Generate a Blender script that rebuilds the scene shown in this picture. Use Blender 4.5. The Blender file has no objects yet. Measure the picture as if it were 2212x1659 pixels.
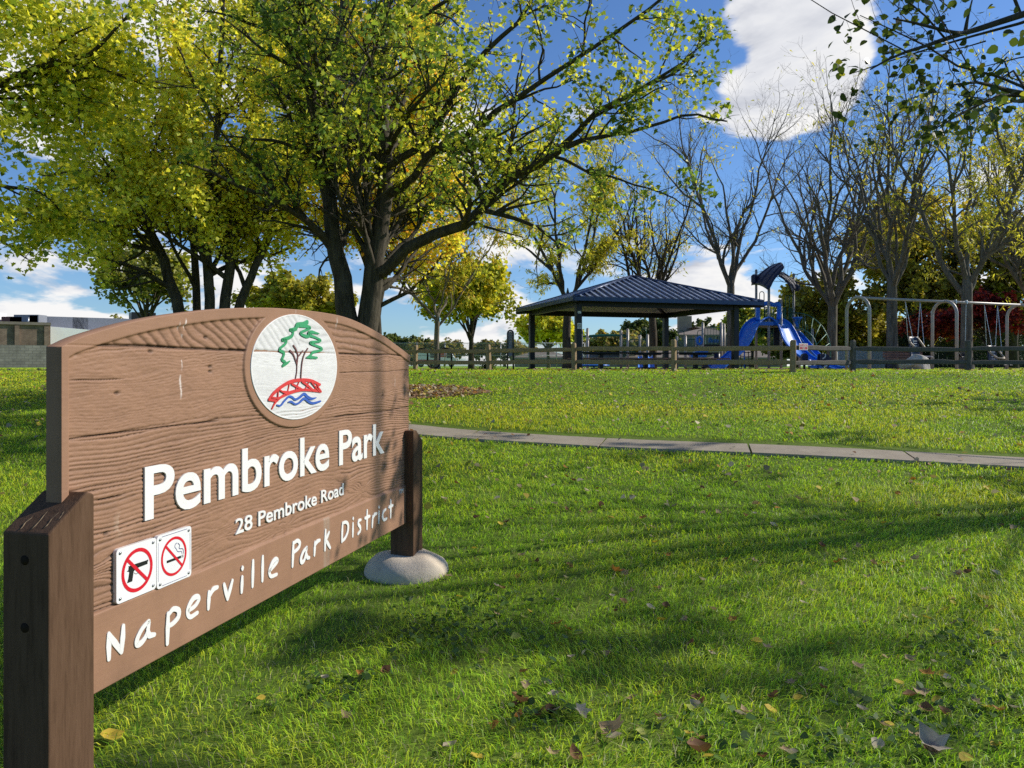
import bpy, math, random
import numpy as np
from mathutils import Vector, Matrix, Euler

R = math.radians
sc = bpy.context.scene
COL = sc.collection
rng = np.random.default_rng(7)
random.seed(7)

# ------------------------------------------------------------------ surveying
# The camera stands at (0, 0, 1.5) looking along +Y; F_, CX_, CY_ relate a
# bearing in the photograph to a direction so measured things stand at their real depth.
F_, CX_, CY_, HC = 1661.0, 1106.0, 787.0, 1.5

def W(x, y, D):
    return Vector(((x - CX_) / F_ * D, D, HC + (CY_ - y) / F_ * D))

def sp(v, w=0.6):
    return w * np.logaddexp(0.0, np.asarray(v, float) / w)

def zg(x, y):
    x = np.asarray(x, float); y = np.asarray(y, float)
    z = 0.100 * (sp(y - 5.2) - sp(y - 18.4, .4)) - 0.003 * sp(y - 22.0)
    return z + 0.012 * np.sin(x * 0.9 + 0.4 * y) * np.cos(y * 0.7 - 0.3 * x) * np.clip((y - 2) / 4, 0, 1)

def zgf(x, y):
    return float(zg(x, y))

def ground_at(px, py):
    a = (px - CX_) / F_; b = (CY_ - py) / F_
    lo, hi = 1.0, 60.0
    for _ in range(60):
        m = (lo + hi) / 2
        if HC + b * m > zgf(a * m, m): lo = m
        else: hi = m
    return a * lo, lo

# ------------------------------------------------------------------ nodes / materials
class NT:
    def __init__(s, name):
        s.m = bpy.data.materials.new(name); s.m.use_nodes = True
        s.t = s.m.node_tree; s.t.nodes.clear()
        s.out = s.n('ShaderNodeOutputMaterial')
    def n(s, typ, **kw):
        nd = s.t.nodes.new(typ)
        for k, v in kw.items():
            if isinstance(k, str) and hasattr(nd, k): setattr(nd, k, v)
        return nd
    def l(s, a, b): s.t.links.new(a, b)
    def val(s, sock, v):
        if isinstance(v, bpy.types.NodeSocket): s.l(v, sock)
        else: sock.default_value = v
    def coord(s, scale=(1, 1, 1), kind='Object'):
        tc = s.n('ShaderNodeTexCoord'); mp = s.n('ShaderNodeMapping')
        mp.inputs['Scale'].default_value = scale
        s.l(tc.outputs[kind], mp.inputs[0]); return mp.outputs[0]
    def noise(s, vec, scale, detail=4, rough=0.55, dist=0.0):
        nd = s.n('ShaderNodeTexNoise')
        nd.inputs['Scale'].default_value = scale; nd.inputs['Detail'].default_value = detail
        nd.inputs['Roughness'].default_value = rough; nd.inputs['Distortion'].default_value = dist
        if vec is not None: s.l(vec, nd.inputs['Vector'])
        return nd.outputs['Fac']
    def ramp(s, fac, stops):
        nd = s.n('ShaderNodeValToRGB'); e = nd.color_ramp.elements
        while len(e) < len(stops): e.new(0.5)
        for el, (p, c) in zip(e, stops):
            el.position = p; el.color = (*c, 1) if len(c) == 3 else c
        s.l(fac, nd.inputs[0]); return nd.outputs[0]
    def mix(s, fac, a, b, bt='MIX'):
        nd = s.n('ShaderNodeMix'); nd.data_type = 'RGBA'; nd.blend_type = bt
        s.val(nd.inputs[0], fac)
        for i, v in ((6, a), (7, b)):
            if isinstance(v, bpy.types.NodeSocket): s.l(v, nd.inputs[i])
            else: nd.inputs[i].default_value = (*v, 1)
        return nd.outputs[2]
    def math(s, op, a, b=0.0, c=None, clamp=False):
        nd = s.n('ShaderNodeMath'); nd.operation = op; nd.use_clamp = clamp
        s.val(nd.inputs[0], a); s.val(nd.inputs[1], b)
        if c is not None: s.val(nd.inputs[2], c)
        return nd.outputs[0]
    def attr(s, name='col'):
        nd = s.n('ShaderNodeAttribute'); nd.attribute_name = name; return nd.outputs['Color']
    def bump(s, h, strength=0.3, dist=0.02):
        nd = s.n('ShaderNodeBump'); nd.inputs['Strength'].default_value = strength
        nd.inputs['Distance'].default_value = dist; s.l(h, nd.inputs['Height']); return nd.outputs[0]
    def bsdf(s, color, rough=0.6, metal=0.0, spec=0.5, normal=None, coat=0.0):
        b = s.n('ShaderNodeBsdfPrincipled')
        s.val(b.inputs['Base Color'], color if isinstance(color, bpy.types.NodeSocket) else (*color, 1))
        s.val(b.inputs['Roughness'], rough); b.inputs['Metallic'].default_value = metal
        b.inputs['Specular IOR Level'].default_value = spec
        b.inputs['Coat Weight'].default_value = coat
        if normal is not None: s.l(normal, b.inputs['Normal'])
        return b.outputs[0]
    def done(s, sh):
        s.l(sh, s.out.inputs[0]); return s.m

def mat_simple(name, c, rough=0.55, metal=0.0, var=0.15, scale=8.0, bump=0.0, spec=0.5, coat=0.0, c2=None):
    t = NT(name); v = t.coord()
    f = t.noise(v, scale, 5, 0.6)
    lo = tuple(x * (1 - var) for x in c); hi = c2 if c2 else tuple(min(1, x * (1 + var)) for x in c)
    colr = t.ramp(f, [(0.3, lo), (0.7, hi)])
    nrm = t.bump(t.noise(v, scale * 6, 4), bump, 0.01) if bump else None
    return t.done(t.bsdf(colr, rough, metal, spec, nrm, coat))

def mat_leaf(name, rough=0.45, trans=0.5, spec=0.35, tint=(1.0, 1.0, 0.55)):
    t = NT(name); c = t.attr('col')
    b = t.bsdf(c, rough, 0, spec)
    tr = t.n('ShaderNodeBsdfTranslucent')
    t.l(t.mix(1.0, c, tint, 'MULTIPLY'), tr.inputs[0])
    ms = t.n('ShaderNodeMixShader'); ms.inputs[0].default_value = trans
    t.l(b, ms.inputs[1]); t.l(tr.outputs[0], ms.inputs[2])
    return t.done(ms.outputs[0])

def mat_bark(name, c1, c2, scale=14):
    t = NT(name); v = t.coord((1, 1, 0.18))
    f = t.noise(v, scale, 6, 0.7, 0.6)
    f2 = t.noise(t.coord(), 1.3, 3)
    colr = t.ramp(f, [(0.35, c1), (0.62, c2)])
    colr = t.mix(t.math('MULTIPLY', f2, 0.35), colr, (c2[0] * 0.9, c2[1] * 1.0, c2[2] * 0.75))
    return t.done(t.bsdf(colr, 0.9, 0, 0.15, t.bump(f, 0.9, 0.03)))

# ------------------------------------------------------------------ objects
def tag(o, label=None, cat=None, group=None, kind=None):
    if label: o['label'] = label
    if cat: o['category'] = cat
    if group: o['group'] = group
    if kind: o['kind'] = kind
    return o

def empty(name, loc=(0, 0, 0), rz=0.0, **kw):
    o = bpy.data.objects.new(name, None); COL.objects.link(o)
    o.location = loc; o.rotation_euler = (0, 0, rz); o.empty_display_size = 0.2
    return tag(o, **kw)

def np_mesh(name, V, faces, mat, parent=None, col=None, smooth=False, mats=None, mi=None):
    """faces: list of (n,k) index arrays. World coordinates (or parent-local)."""
    me = bpy.data.meshes.new(name)
    V = np.asarray(V, np.float32)
    me.vertices.add(len(V)); me.vertices.foreach_set('co', V.ravel())
    faces = [np.asarray(f, np.int32) for f in faces if len(f)]
    loops = np.concatenate([f.ravel() for f in faces])
    tot = np.concatenate([np.full(len(f), f.shape[1], np.int32) for f in faces])
    st = np.concatenate([[0], np.cumsum(tot)[:-1]]).astype(np.int32)
    me.loops.add(len(loops)); me.loops.foreach_set('vertex_index', loops)
    me.polygons.add(len(tot)); me.polygons.foreach_set('loop_start', st)
    if smooth: me.polygons.foreach_set('use_smooth', np.ones(len(tot), bool))
    me.update(calc_edges=True)
    if col is not None:
        a = me.attributes.new('col', 'FLOAT_COLOR', 'POINT')
        c4 = np.ones((len(V), 4), np.float32); c4[:, :3] = col
        a.data.foreach_set('color', c4.ravel())
    for m in (mats or [mat]): me.materials.append(m)
    if mi is not None: me.polygons.foreach_set('material_index', np.asarray(mi, np.int32))
    o = bpy.data.objects.new(name, me); COL.objects.link(o)
    if parent is not None:
        o.parent = parent
    return o

class MB:
    """Collects solids; build() links ONE mesh object. Coordinates are world; build subtracts the parent's placement."""
    def __init__(s): s.v = []; s.f = []; s.sm = []
    def add(s, v, f, smooth=False):
        b = len(s.v); s.v += [tuple(p) for p in v]
        s.f += [tuple(i + b for i in q) for q in f]; s.sm += [smooth] * len(f); return s
    def box(s, c, size, rz=0.0, M=None, bev=0.0):
        hx, hy, hz = (k / 2 for k in size)
        if bev > 0:
            b = min(bev, hx * .9, hy * .9, hz * .9); v = []; 
            for sx in (-1, 1):
                for sy in (-1, 1):
                    for sz in (-1, 1):
                        v += [(sx * (hx - b), sy * (hy - b), sz * hz), (sx * (hx - b), sy * hy, sz * (hz - b)), (sx * hx, sy * (hy - b), sz * (hz - b))]
            import bmesh
            bm = bmesh.new()
            for p in v: bm.verts.new(p)
            bmesh.ops.convex_hull(bm, input=bm.verts)
            bm.verts.index_update()
            v = [x.co.copy() for x in bm.verts]; f = [[x.index for x in q.verts] for q in bm.faces]
            bm.free()
        else:
            v = [Vector((x, y, z)) for x in (-hx, hx) for y in (-hy, hy) for z in (-hz, hz)]
            f = [(0, 1, 3, 2), (4, 6, 7, 5), (0, 4, 5, 1), (2, 3, 7, 6), (0, 2, 6, 4), (1, 5, 7, 3)]
        T = Matrix.Translation(c) @ (M.to_4x4() if M is not None else Matrix.Rotation(rz, 4, 'Z'))
        return s.add([T @ Vector(p) for p in v], f)
    def tube(s, pts, r, k=8, caps=True, closed=False, flat=None):
        pts = [Vector(p) for p in pts]; n = len(pts)
        rs = [r] * n if not hasattr(r, '__len__') else list(r)
        v = []; f = []; ref = None
        for i, p in enumerate(pts):
            if closed: t = pts[(i + 1) % n] - pts[i - 1]
            else: t = pts[min(i + 1, n - 1)] - pts[max(i - 1, 0)]
            t.normalize()
            if ref is None:
                ref = t.orthogonal().normalized() if flat is None else (Vector(flat) - t * t.dot(Vector(flat))).normalized()
            ref = (ref - t * ref.dot(t)).normalized(); b = t.cross(ref)
            for j in range(k):
                a = 2 * math.pi * (j + .5) / k
                v.append(p + (ref * math.cos(a) + b * math.sin(a)) * rs[i])
        for i in range(n if closed else n - 1):
            for j in range(k):
                i2 = (i + 1) % n
                f.append((i * k + j, i * k + (j + 1) % k, i2 * k + (j + 1) % k, i2 * k + j))
        if caps and not closed:
            f.append(tuple(range(k - 1, -1, -1))); f.append(tuple((n - 1) * k + j for j in range(k)))
        return s.add(v, f, True)
    def cyl(s, p0, p1, r, k=12): return s.tube([p0, p1], r, k)
    def lathe(s, c, prof, k=24):
        v = []; f = []; n = len(prof)
        for (r, z) in prof:
            for j in range(k):
                a = 2 * math.pi * j / k; v.append((c[0] + r * math.cos(a), c[1] + r * math.sin(a), c[2] + z))
        for i in range(n - 1):
            for j in range(k): f.append((i * k + j, i * k + (j + 1) % k, (i + 1) * k + (j + 1) % k, (i + 1) * k + j))
        f.append(tuple(range(k - 1, -1, -1))); f.append(tuple((n - 1) * k + j for j in range(k)))
        return s.add(v, f, True)
    def prism(s, poly, off):
        """poly: list of 3D points, extruded by vector off"""
        n = len(poly); off = Vector(off)
        v = [Vector(p) for p in poly] + [Vector(p) + off for p in poly]
        f = [tuple(range(n - 1, -1, -1)), tuple(range(n, 2 * n))]
        f += [(i, (i + 1) % n, (i + 1) % n + n, i + n) for i in range(n)]
        return s.add(v, f)
    def loft(s, A, B, steps=6, sag=0.0, sagv=(0, 0, -1), thick=0.04, power=0.5):
        """Sheet between two rails A and B (same count) with a U-shaped sag, given a thickness."""
        n = len(A); v = []; f = []; sv = Vector(sagv); m = steps + 1
        for lay in (0, 1):
            for i in range(n):
                a = Vector(A[i]); b = Vector(B[i])
                for j in range(m):
                    w = j / steps; q = (1 - abs(2 * w - 1) ** (1 / power)) if sag else 0
                    v.append(a.lerp(b, w) + sv * (sag * q + lay * thick))
        o = n * m
        for i in range(n - 1):
            for j in range(steps):
                p = i * m + j
                f.append((p, p + 1, p + m + 1, p + m)); f.append((o + p, o + p + m, o + p + m + 1, o + p + 1))
            p = i * m; f.append((p, p + m, o + p + m, o + p)); p += steps; f.append((p + m, p, o + p, o + p + m))
        for i in (0, n - 1):
            for j in range(steps):
                p = i * m + j
                f.append((p + 1, p, o + p, o + p + 1) if i == 0 else (p, p + 1, o + p + 1, o + p))
        return s.add(v, f, True)
    def build(s, name, mat, parent=None, **kw):
        V = s.v
        p = parent; chain = []
        while p is not None: chain.append(p); p = p.parent
        Mw = Matrix()
        for q in reversed(chain): Mw = Mw @ Matrix.LocRotScale(q.location, q.rotation_euler, q.scale)
        Mi = Mw.inverted()
        me = bpy.data.meshes.new(name)
        me.from_pydata([tuple(Mi @ Vector(p)) for p in V], [], s.f)
        me.polygons.foreach_set('use_smooth', np.array(s.sm, bool))
        me.materials.append(mat); me.validate(); me.update()
        o = bpy.data.objects.new(name, me); COL.objects.link(o)
        if parent is not None: o.parent = parent
        return tag(o, **kw)

def bspline(pts, n):
    P = np.array([list(p) for p in pts], float)
    if len(P) < 3:
        t = np.linspace(0, 1, n)[:, None]; return P[0] * (1 - t) + P[-1] * t
    Q = np.vstack([2 * P[0] - P[1], P, 2 * P[-1] - P[-2]])
    out = []
    for u in np.linspace(0, len(P) - 1 - 1e-9, n):
        i = int(u); t = u - i; a, b, c, d = Q[i:i + 4]
        out.append(0.5 * (2 * b + (c - a) * t + (2 * a - 5 * b + 4 * c - d) * t * t + (3 * b - a - 3 * c + d) * t ** 3))
    return np.array(out)

# value noise on arrays
def vnoise(x, y, seed=0):
    x = np.asarray(x, float); y = np.asarray(y, float)
    xi = np.floor(x).astype(np.int64); yi = np.floor(y).astype(np.int64)
    fx = x - xi; fy = y - yi; fx = fx * fx * (3 - 2 * fx); fy = fy * fy * (3 - 2 * fy)
    def h(a, b):
        n = (a * 374761393 + b * 668265263 + seed * 1442695041) & 0x7fffffff
        n = ((n ^ (n >> 13)) * 1274126177) & 0x7fffffff
        return ((n ^ (n >> 16)) & 0xffff) / 65535.0
    return (h(xi, yi) * (1 - fx) + h(xi + 1, yi) * fx) * (1 - fy) + (h(xi, yi + 1) * (1 - fx) + h(xi + 1, yi + 1) * fx) * fy

def fbm(x, y, oct=4, seed=0):
    a = 0; w = 0.5
    for k in range(oct):
        a = a + w * vnoise(x * 2 ** k, y * 2 ** k, seed + k * 17); w *= 0.5
    return a / (1 - 0.5 ** oct)
# ------------------------------------------------------------------ camera, light, sky
cam = bpy.data.cameras.new('camera'); cam.sensor_width = 36; cam.lens = 36 * F_ / 2212
cam.shift_y = -(829.5 - CY_) / 2212; cam.clip_end = 3000; cam.clip_start = 0.05
co = bpy.data.objects.new('camera', cam); COL.objects.link(co)
co.location = (0, 0, HC); co.rotation_euler = (R(90), 0, 0); sc.camera = co

SUN_EL = 32.0
SAZ = (0.95, 0.31)
nz = math.hypot(*SAZ); SAZ = (SAZ[0] / nz, SAZ[1] / nz)
SDIR = Vector((SAZ[0] * math.cos(R(SUN_EL)), SAZ[1] * math.cos(R(SUN_EL)), math.sin(R(SUN_EL))))
sl = bpy.data.lights.new('sun', 'SUN'); sl.energy = 5.0; sl.angle = R(0.53); sl.color = (1.0, 0.93, 0.82)
so = bpy.data.objects.new('sun', sl); COL.objects.link(so)
so.rotation_euler = SDIR.to_track_quat('Z', 'Y').to_euler(); so.location = (30, 10, 30)

world = bpy.data.worlds.new('World'); sc.world = world; world.use_nodes = True
wt = world.node_tree; wt.nodes.clear()
class WN(NT):
    def __init__(s): s.t = wt
wn = WN(); wo = wn.n('ShaderNodeOutputWorld'); bg = wn.n('ShaderNodeBackground')
sky = wn.n('ShaderNodeTexSky'); sky.sky_type = 'NISHITA'; sky.sun_disc = False
sky.sun_elevation = R(SUN_EL); sky.sun_rotation = math.atan2(SAZ[0], SAZ[1])
sky.altitude = 200; sky.air_density = 1.0; sky.dust_density = 0.25; sky.ozone_density = 2.0
tc = wn.n('ShaderNodeTexCoord'); dirv = tc.outputs['Generated']
def vmath(op, a, b=None, out=0):
    nd = wn.n('ShaderNodeVectorMath'); nd.operation = op; wn.l(a, nd.inputs[0])
    if b is not None:
        if isinstance(b, bpy.types.NodeSocket): wn.l(b, nd.inputs[1])
        else: nd.inputs[1].default_value = b
    return nd.outputs[out]
sxyz = wn.n('ShaderNodeSeparateXYZ'); wn.l(dirv, sxyz.inputs[0])
elev = sxyz.outputs[2]
zc = wn.math('ADD', wn.math('MAXIMUM', elev, 0.0), 0.30)
cmb = wn.n('ShaderNodeCombineXYZ'); wn.l(wn.math('DIVIDE', sxyz.outputs[0], zc), cmb.inputs[0]); wn.l(wn.math('DIVIDE', sxyz.outputs[1], zc), cmb.inputs[1]); wn.l(wn.math('MULTIPLY', elev, 3.2), cmb.inputs[2])
def dens(off):
    p = vmath('ADD', cmb.outputs[0], off)
    return wn.noise(p, 2.5, 10, 0.56, 0.3)
def blob(px, py, rad, amt):
    d = Vector(((px - CX_) / F_, 1, (CY_ - py) / F_)).normalized()
    dt = vmath('DOT_PRODUCT', dirv, tuple(d), out='Value')
    mr = wn.n('ShaderNodeMapRange'); mr.interpolation_type = 'SMOOTHSTEP'
    mr.inputs[1].default_value = math.cos(R(rad)); mr.inputs[2].default_value = 1.0
    mr.inputs[3].default_value = 0.0; mr.inputs[4].default_value = amt
    wn.l(dt, mr.inputs[0]); return mr.outputs[0]
bias = None
for b in [(1690, 165, 7, .20), (1610, 215, 5, .14), (1640, 8, 3.6, .16), (1780, 5, 3.6, .14), (1790, 190, 3.5, .10), (2070, 150, 7, -.10), (1840, 40, 5, .10), (1600, 90, 2.2, -.12), (90, 655, 6, .10), (1440, 600, 6, .09), (1100, 640, 6, .08), (1720, 590, 5, .08),
          (1500, 330, 7, -.10), (1420, 120, 5, -.16), (1250, 250, 9, -.16), (1560, 160, 2.5, -.10), (1700, 400, 8, -.16), (1880, 330, 6, -.12), (200, 540, 4, -.08), (2000, 160, 4, -.10), (300, 100, 12, .05), (20, 60, 6, .08), (1180, 420, 7, -.05)]:
    o_ = blob(*b); bias = o_ if bias is None else wn.math('ADD', bias, o_)
mrb = wn.n('ShaderNodeMapRange'); mrb.inputs[1].default_value = -0.25; mrb.inputs[2].default_value = 0.25; mrb.inputs[3].default_value = -0.13; mrb.inputs[4].default_value = 0.0  # fewer unseen clouds behind the camera, to dim the ambient light there
wn.l(sxyz.outputs[1], mrb.inputs[0]); bias = wn.math('ADD', bias, mrb.outputs[0])
def cover(off):
    d = wn.math('ADD', dens(off), bias)
    mr = wn.n('ShaderNodeMapRange'); mr.interpolation_type = 'SMOOTHSTEP'
    mr.inputs[1].default_value = 0.505; mr.inputs[2].default_value = 0.60
    wn.l(d, mr.inputs[0]); return mr.outputs[0], d
c0, d0 = cover((0.3, 0.1, 0.0))
_, d1 = cover((0.3 + 0.10, 0.1 - 0.02, 0.16))
relief = wn.math('MULTIPLY_ADD', wn.math('SUBTRACT', d0, d1), 4.2, 0.62, clamp=True)
thick = wn.math('MULTIPLY_ADD', wn.math('SUBTRACT', d0, 0.60), -1.5, 1.0, clamp=True)
shade = wn.math('MULTIPLY', relief, thick)
ccol = wn.ramp(shade, [(0.0, (0.60, 0.63, 0.71)), (0.4, (0.82, 0.84, 0.89)), (0.75, (0.98, 0.98, 0.98))])
skc = wn.n('ShaderNodeHueSaturation'); skc.inputs['Saturation'].default_value = 1.0; skc.inputs['Value'].default_value = 1.0
wn.l(sky.outputs[0], skc.inputs['Color'])
lp = wn.n('ShaderNodeMix'); lp.data_type = 'RGBA'; wn.l(c0, lp.inputs[0]); wn.l(wn.mix(1.0, skc.outputs[0], (0.84, 1.14, 1.56), 'MULTIPLY'), lp.inputs[6])
cs = wn.mix(1.0, ccol, (11.4, 11.3, 11.2), 'MULTIPLY')
wn.l(cs, lp.inputs[7])
wn.l(lp.outputs[2], bg.inputs[0]); bg.inputs[1].default_value = 0.085
wn.l(bg.outputs[0], wo.inputs[0])
world.cycles.sampling_method = 'MANUAL'; world.cycles.sample_map_resolution = 512

sc.view_settings.view_transform = 'Standard'; sc.view_settings.look = 'None'
sc.view_settings.exposure = 0; sc.view_settings.gamma = 1
cy = sc.cycles
cy.max_bounces = 8; cy.diffuse_bounces = 4; cy.glossy_bounces = 2; cy.transmission_bounces = 5; cy.transparent_max_bounces = 6
cy.caustics_reflective = False; cy.caustics_refractive = False
cy.use_denoising = False; cy.sample_clamp_indirect = 4.0
sc.render.use_persistent_data = False

# ------------------------------------------------------------------ ground
t = NT('lawn_soil'); v = t.coord()
f1 = t.noise(v, 0.5, 6); f2 = t.noise(v, 9, 6, 0.7)
c = t.ramp(f1, [(0.3, (0.10, 0.19, 0.018)), (0.7, (0.18, 0.29, 0.03))])
c = t.mix(t.math('MULTIPLY', f2, 0.75), c, (0.07, 0.055, 0.025))
gp = t.n('ShaderNodeNewGeometry'); sx3 = t.n('ShaderNodeSeparateXYZ'); t.l(gp.outputs['Position'], sx3.inputs[0])
far_ = t.math('MULTIPLY', t.math('SUBTRACT', sx3.outputs[1], 24.0), 0.06, clamp=True)
c = t.mix(far_, c, t.ramp(t.noise(v, 0.25, 8, .7), [(0.3, (0.17, 0.33, 0.025)), (0.7, (0.28, 0.42, 0.04))]))
M_GROUND = t.done(t.bsdf(c, 0.95, 0, 0.1, t.bump(f2, 0.6, 0.05)))

xs = np.unique(np.concatenate([np.linspace(-900, -40, 24), np.arange(-40, 40.1, 0.5), np.linspace(40, 900, 24)]))
ys = np.unique(np.concatenate([np.linspace(-120, -4, 12), np.arange(-4, 34, 0.25), np.arange(34, 90, 2), np.linspace(90, 1500, 30)]))
gx, gy = np.meshgrid(xs, ys); gz = zg(gx, gy)
gz = np.where(gy > 34, np.maximum(gz, 1.285 - 0.0022 * (gy - 34)), gz)
V = np.stack([gx, gy, gz], -1).reshape(-1, 3); nx = len(xs)
I = np.arange(len(V)).reshape(gx.shape)
Fq = np.stack([I[:-1, :-1], I[:-1, 1:], I[1:, 1:], I[1:, :-1]], -1).reshape(-1, 4)
g = np_mesh('lawn', V, [Fq], M_GROUND, smooth=True); tag(g, kind='structure')
def zfar(x, y):
    return zgf(x, y) if y <= 34 else max(zgf(x, y), 1.285 - 0.0022 * (y - 34))

# sidewalk -------------------------------------------------------
t = NT('weathered_concrete'); v = t.coord()
f = t.noise(v, 3, 8, 0.65); f2 = t.noise(v, 60, 4, 0.7)
c = t.ramp(f, [(0.25, (0.27, 0.225, 0.165)), (0.75, (0.44, 0.375, 0.285))])
c = t.mix(t.math('MULTIPLY', f2, 0.4), c, (0.16, 0.15, 0.13))
M_WALK = t.done(t.bsdf(c, 0.9, 0, 0.2, t.bump(f2, 0.35, 0.01)))
WALKC = np.array([(-14.0, 38.0), (-9.5, 24.0), (-6.0, 16.5), (-3.4, 12.6), (-1.3, 10.95), (0.9, 10.22), (3.3, 9.62), (5.9, 8.95), (9.5, 7.95), (14, 6.7), (22, 4.4)])
walk = bspline([(p[0], p[1], 0) for p in WALKC], 240)[:, :2]
seg = np.linalg.norm(np.diff(walk, axis=0), axis=1); cum = np.concatenate([[0], np.cumsum(seg)])
def walk_at(sv):
    x = np.interp(sv, cum, walk[:, 0]); y = np.interp(sv, cum, walk[:, 1])
    dx = np.interp(sv + .05, cum, walk[:, 0]) - np.interp(sv - .05, cum, walk[:, 0]); dy = np.interp(sv + .05, cum, walk[:, 1]) - np.interp(sv - .05, cum, walk[:, 1])
    l = math.hypot(dx, dy) or 1; return x, y, -dy / l, dx / l
HWK = 0.46
mb = MB(); sv = 0.1
while sv < cum[-1] - 2:
    n = 6; A = []; B = []
    for k in range(n + 1):
        x, y, nx_, ny_ = walk_at(sv + (1.83 - 0.025) * k / n)
        z = zgf(x, y) + 0.03
        A.append((x + nx_ * HWK, y + ny_ * HWK, zgf(x + nx_ * HWK, y + ny_ * HWK) * .5 + zgf(x, y) * .5 + .012)); B.append((x - nx_ * HWK, y - ny_ * HWK, zgf(x - nx_ * HWK, y - ny_ * HWK) * .5 + zgf(x, y) * .5 + .012))
    mb.loft(A, B, 1, 0, (0, 0, -1), 0.12); sv += 1.83
mb.sm = [False] * len(mb.f)
mb.build('sidewalk', M_WALK, kind='structure')
def walk_dist(x, y):
    d = np.full(np.shape(x), 1e9)
    for i in range(0, len(walk), 2):
        d = np.minimum(d, np.hypot(x - walk[i, 0], y - walk[i, 1]))
    return d
def walk_dist_signed(x, y):
    best = np.full(np.shape(x), 1e9); sg = np.zeros(np.shape(x))
    for i in range(0, len(walk) - 1, 2):
        tx = walk[i + 1, 0] - walk[i, 0]; ty = walk[i + 1, 1] - walk[i, 1]; l = math.hypot(tx, ty)
        rx = x - walk[i, 0]; ry = y - walk[i, 1]
        d = np.hypot(rx, ry); s_ = (tx * ry - ty * rx) / l
        m = d < best; best = np.where(m, d, best); sg = np.where(m, s_, sg)
    return best, sg

MULCH = (-2.95, 14.75, 2.40, 1.05)
def mulch_r(x, y):
    a = np.arctan2(y - MULCH[1], x - MULCH[0])
    return np.hypot((x - MULCH[0]) / MULCH[2], (y - MULCH[1]) / MULCH[3]) / (1 + 0.06 * np.sin(3 * a + 1) + 0.04 * np.sin(7 * a))
# mulch bed: a low mound with chips
ang = np.linspace(0, 2 * np.pi, 97)[:-1]; rr = np.linspace(0.001, 1.0, 16)
AA, RR = np.meshgrid(ang, rr); wob = 1 + 0.06 * np.sin(3 * AA + 1) + 0.04 * np.sin(7 * AA)
mx = MULCH[0] + MULCH[2] * RR * np.cos(AA) * wob; my = MULCH[1] + MULCH[3] * RR * np.sin(AA) * wob
mz = zg(mx, my) + 0.004 + 0.07 * (1 - RR ** 2) + 0.02 * fbm(mx * 6, my * 6, 3, 5) * (1 - RR ** 6)
I = np.arange(mx.size).reshape(mx.shape)
Fq = np.stack([I[:-1], np.roll(I, -1, 1)[:-1], np.roll(I, -1, 1)[1:], I[1:]], -1).reshape(-1, 4)
t = NT('bark_mulch'); v = t.coord()
vo = t.n('ShaderNodeTexVoronoi'); vo.inputs['Scale'].default_value = 28; t.l(v, vo.inputs['Vector'])
c = t.ramp(t.noise(v, 40, 4, 0.7), [(0.3, (0.12, 0.07, 0.04)), (0.6, (0.32, 0.20, 0.12)), (0.8, (0.50, 0.36, 0.23))])
M_MULCH = t.done(t.bsdf(c, 0.95, 0, 0.1, t.bump(vo.outputs['Distance'], 1.0, 0.03)))
mu = np_mesh('mulch_bed', np.stack([mx, my, mz], -1).reshape(-1, 3), [Fq], M_MULCH, smooth=True); tag(mu, kind='structure')

# wood-chip play surface
pa = [(2.0, 29.5), (10, 28.8), (12.0, 23.4), (16, 23.6), (23, 26.5), (30, 34), (26, 46), (12, 50), (2, 48)]
pc = bspline([(x, y, 0) for x, y in pa + pa[:1]], 80)[:-1]
cen = pc.mean(0); ring = [cen + (pc - cen) * k for k in (0.001, .3, .55, .75, .9, 1.0)]
V = np.concatenate(ring); V[:, 2] = np.array([zfar(x, y) for x, y in V[:, :2]]) + 0.012
I = np.arange(len(V)).reshape(6, -1)
Fq = np.stack([I[:-1], np.roll(I, -1, 1)[:-1], np.roll(I, -1, 1)[1:], I[1:]], -1).reshape(-1, 4)
t = NT('wood_chips'); v = t.coord()
c = t.ramp(t.noise(v, 22, 5, 0.7), [(0.3, (0.16, 0.11, 0.07)), (0.7, (0.42, 0.33, 0.24))])
M_CHIPS = t.done(t.bsdf(c, 0.95, 0, 0.1, t.bump(t.noise(v, 40, 4), 0.7, 0.03)))
tag(np_mesh('playground_surface', V, [Fq], M_CHIPS), kind='structure')
# ------------------------------------------------------------------ the park sign
SO = (-1.4254, 2.433); SU = (0.2317, 0.9728); SN = (0.9728, -0.2317)
def S(s, z, d=0.0):
    return Vector((SO[0] + s * SU[0] + d * SN[0], SO[1] + s * SU[1] + d * SN[1], z))
def inv(x, y):
    a = (x - CX_) / F_; s = (a * SO[1] - SO[0]) / (SU[0] - a * SU[1]); D = SO[1] + SU[1] * s
    return s, HC + (CY_ - y) * D / F_
def tr(pts, x0, y0, k):   # traced strokes -> (s, z) on the board
    return [inv((x0 + p[0] * k) / 1.8228, (y0 + p[1] * k) / 1.8228) for p in pts]

def paint(name, c, worn=(0.5, 0.4, 0.3), rough=0.5, sc_=6.0, amt=0.25, bump=0.2):
    t = NT(name); v = t.coord(); a = t.attr('col')
    f = t.noise(v, sc_, 6, 0.65); f2 = t.noise(v, sc_ * 14, 4, 0.7)
    cc = t.ramp(f, [(0.3, tuple(k * (1 - amt) for k in c)), (0.7, tuple(min(1, k * (1 + amt * .6)) for k in c))])
    sp_ = t.math('GREATER_THAN', t.noise(v, sc_ * 9, 5, 0.75), 0.73)
    cc = t.mix(t.math('MULTIPLY', sp_, 0.14), cc, worn)
    return t, cc, f2, v, a

t, cc, f2, v, a = paint('brown_board_paint', (0.315, 0.178, 0.112), (0.40, 0.26, 0.17), amt=.12)
cc = t.mix(1.0, cc, a, 'MULTIPLY')
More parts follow.
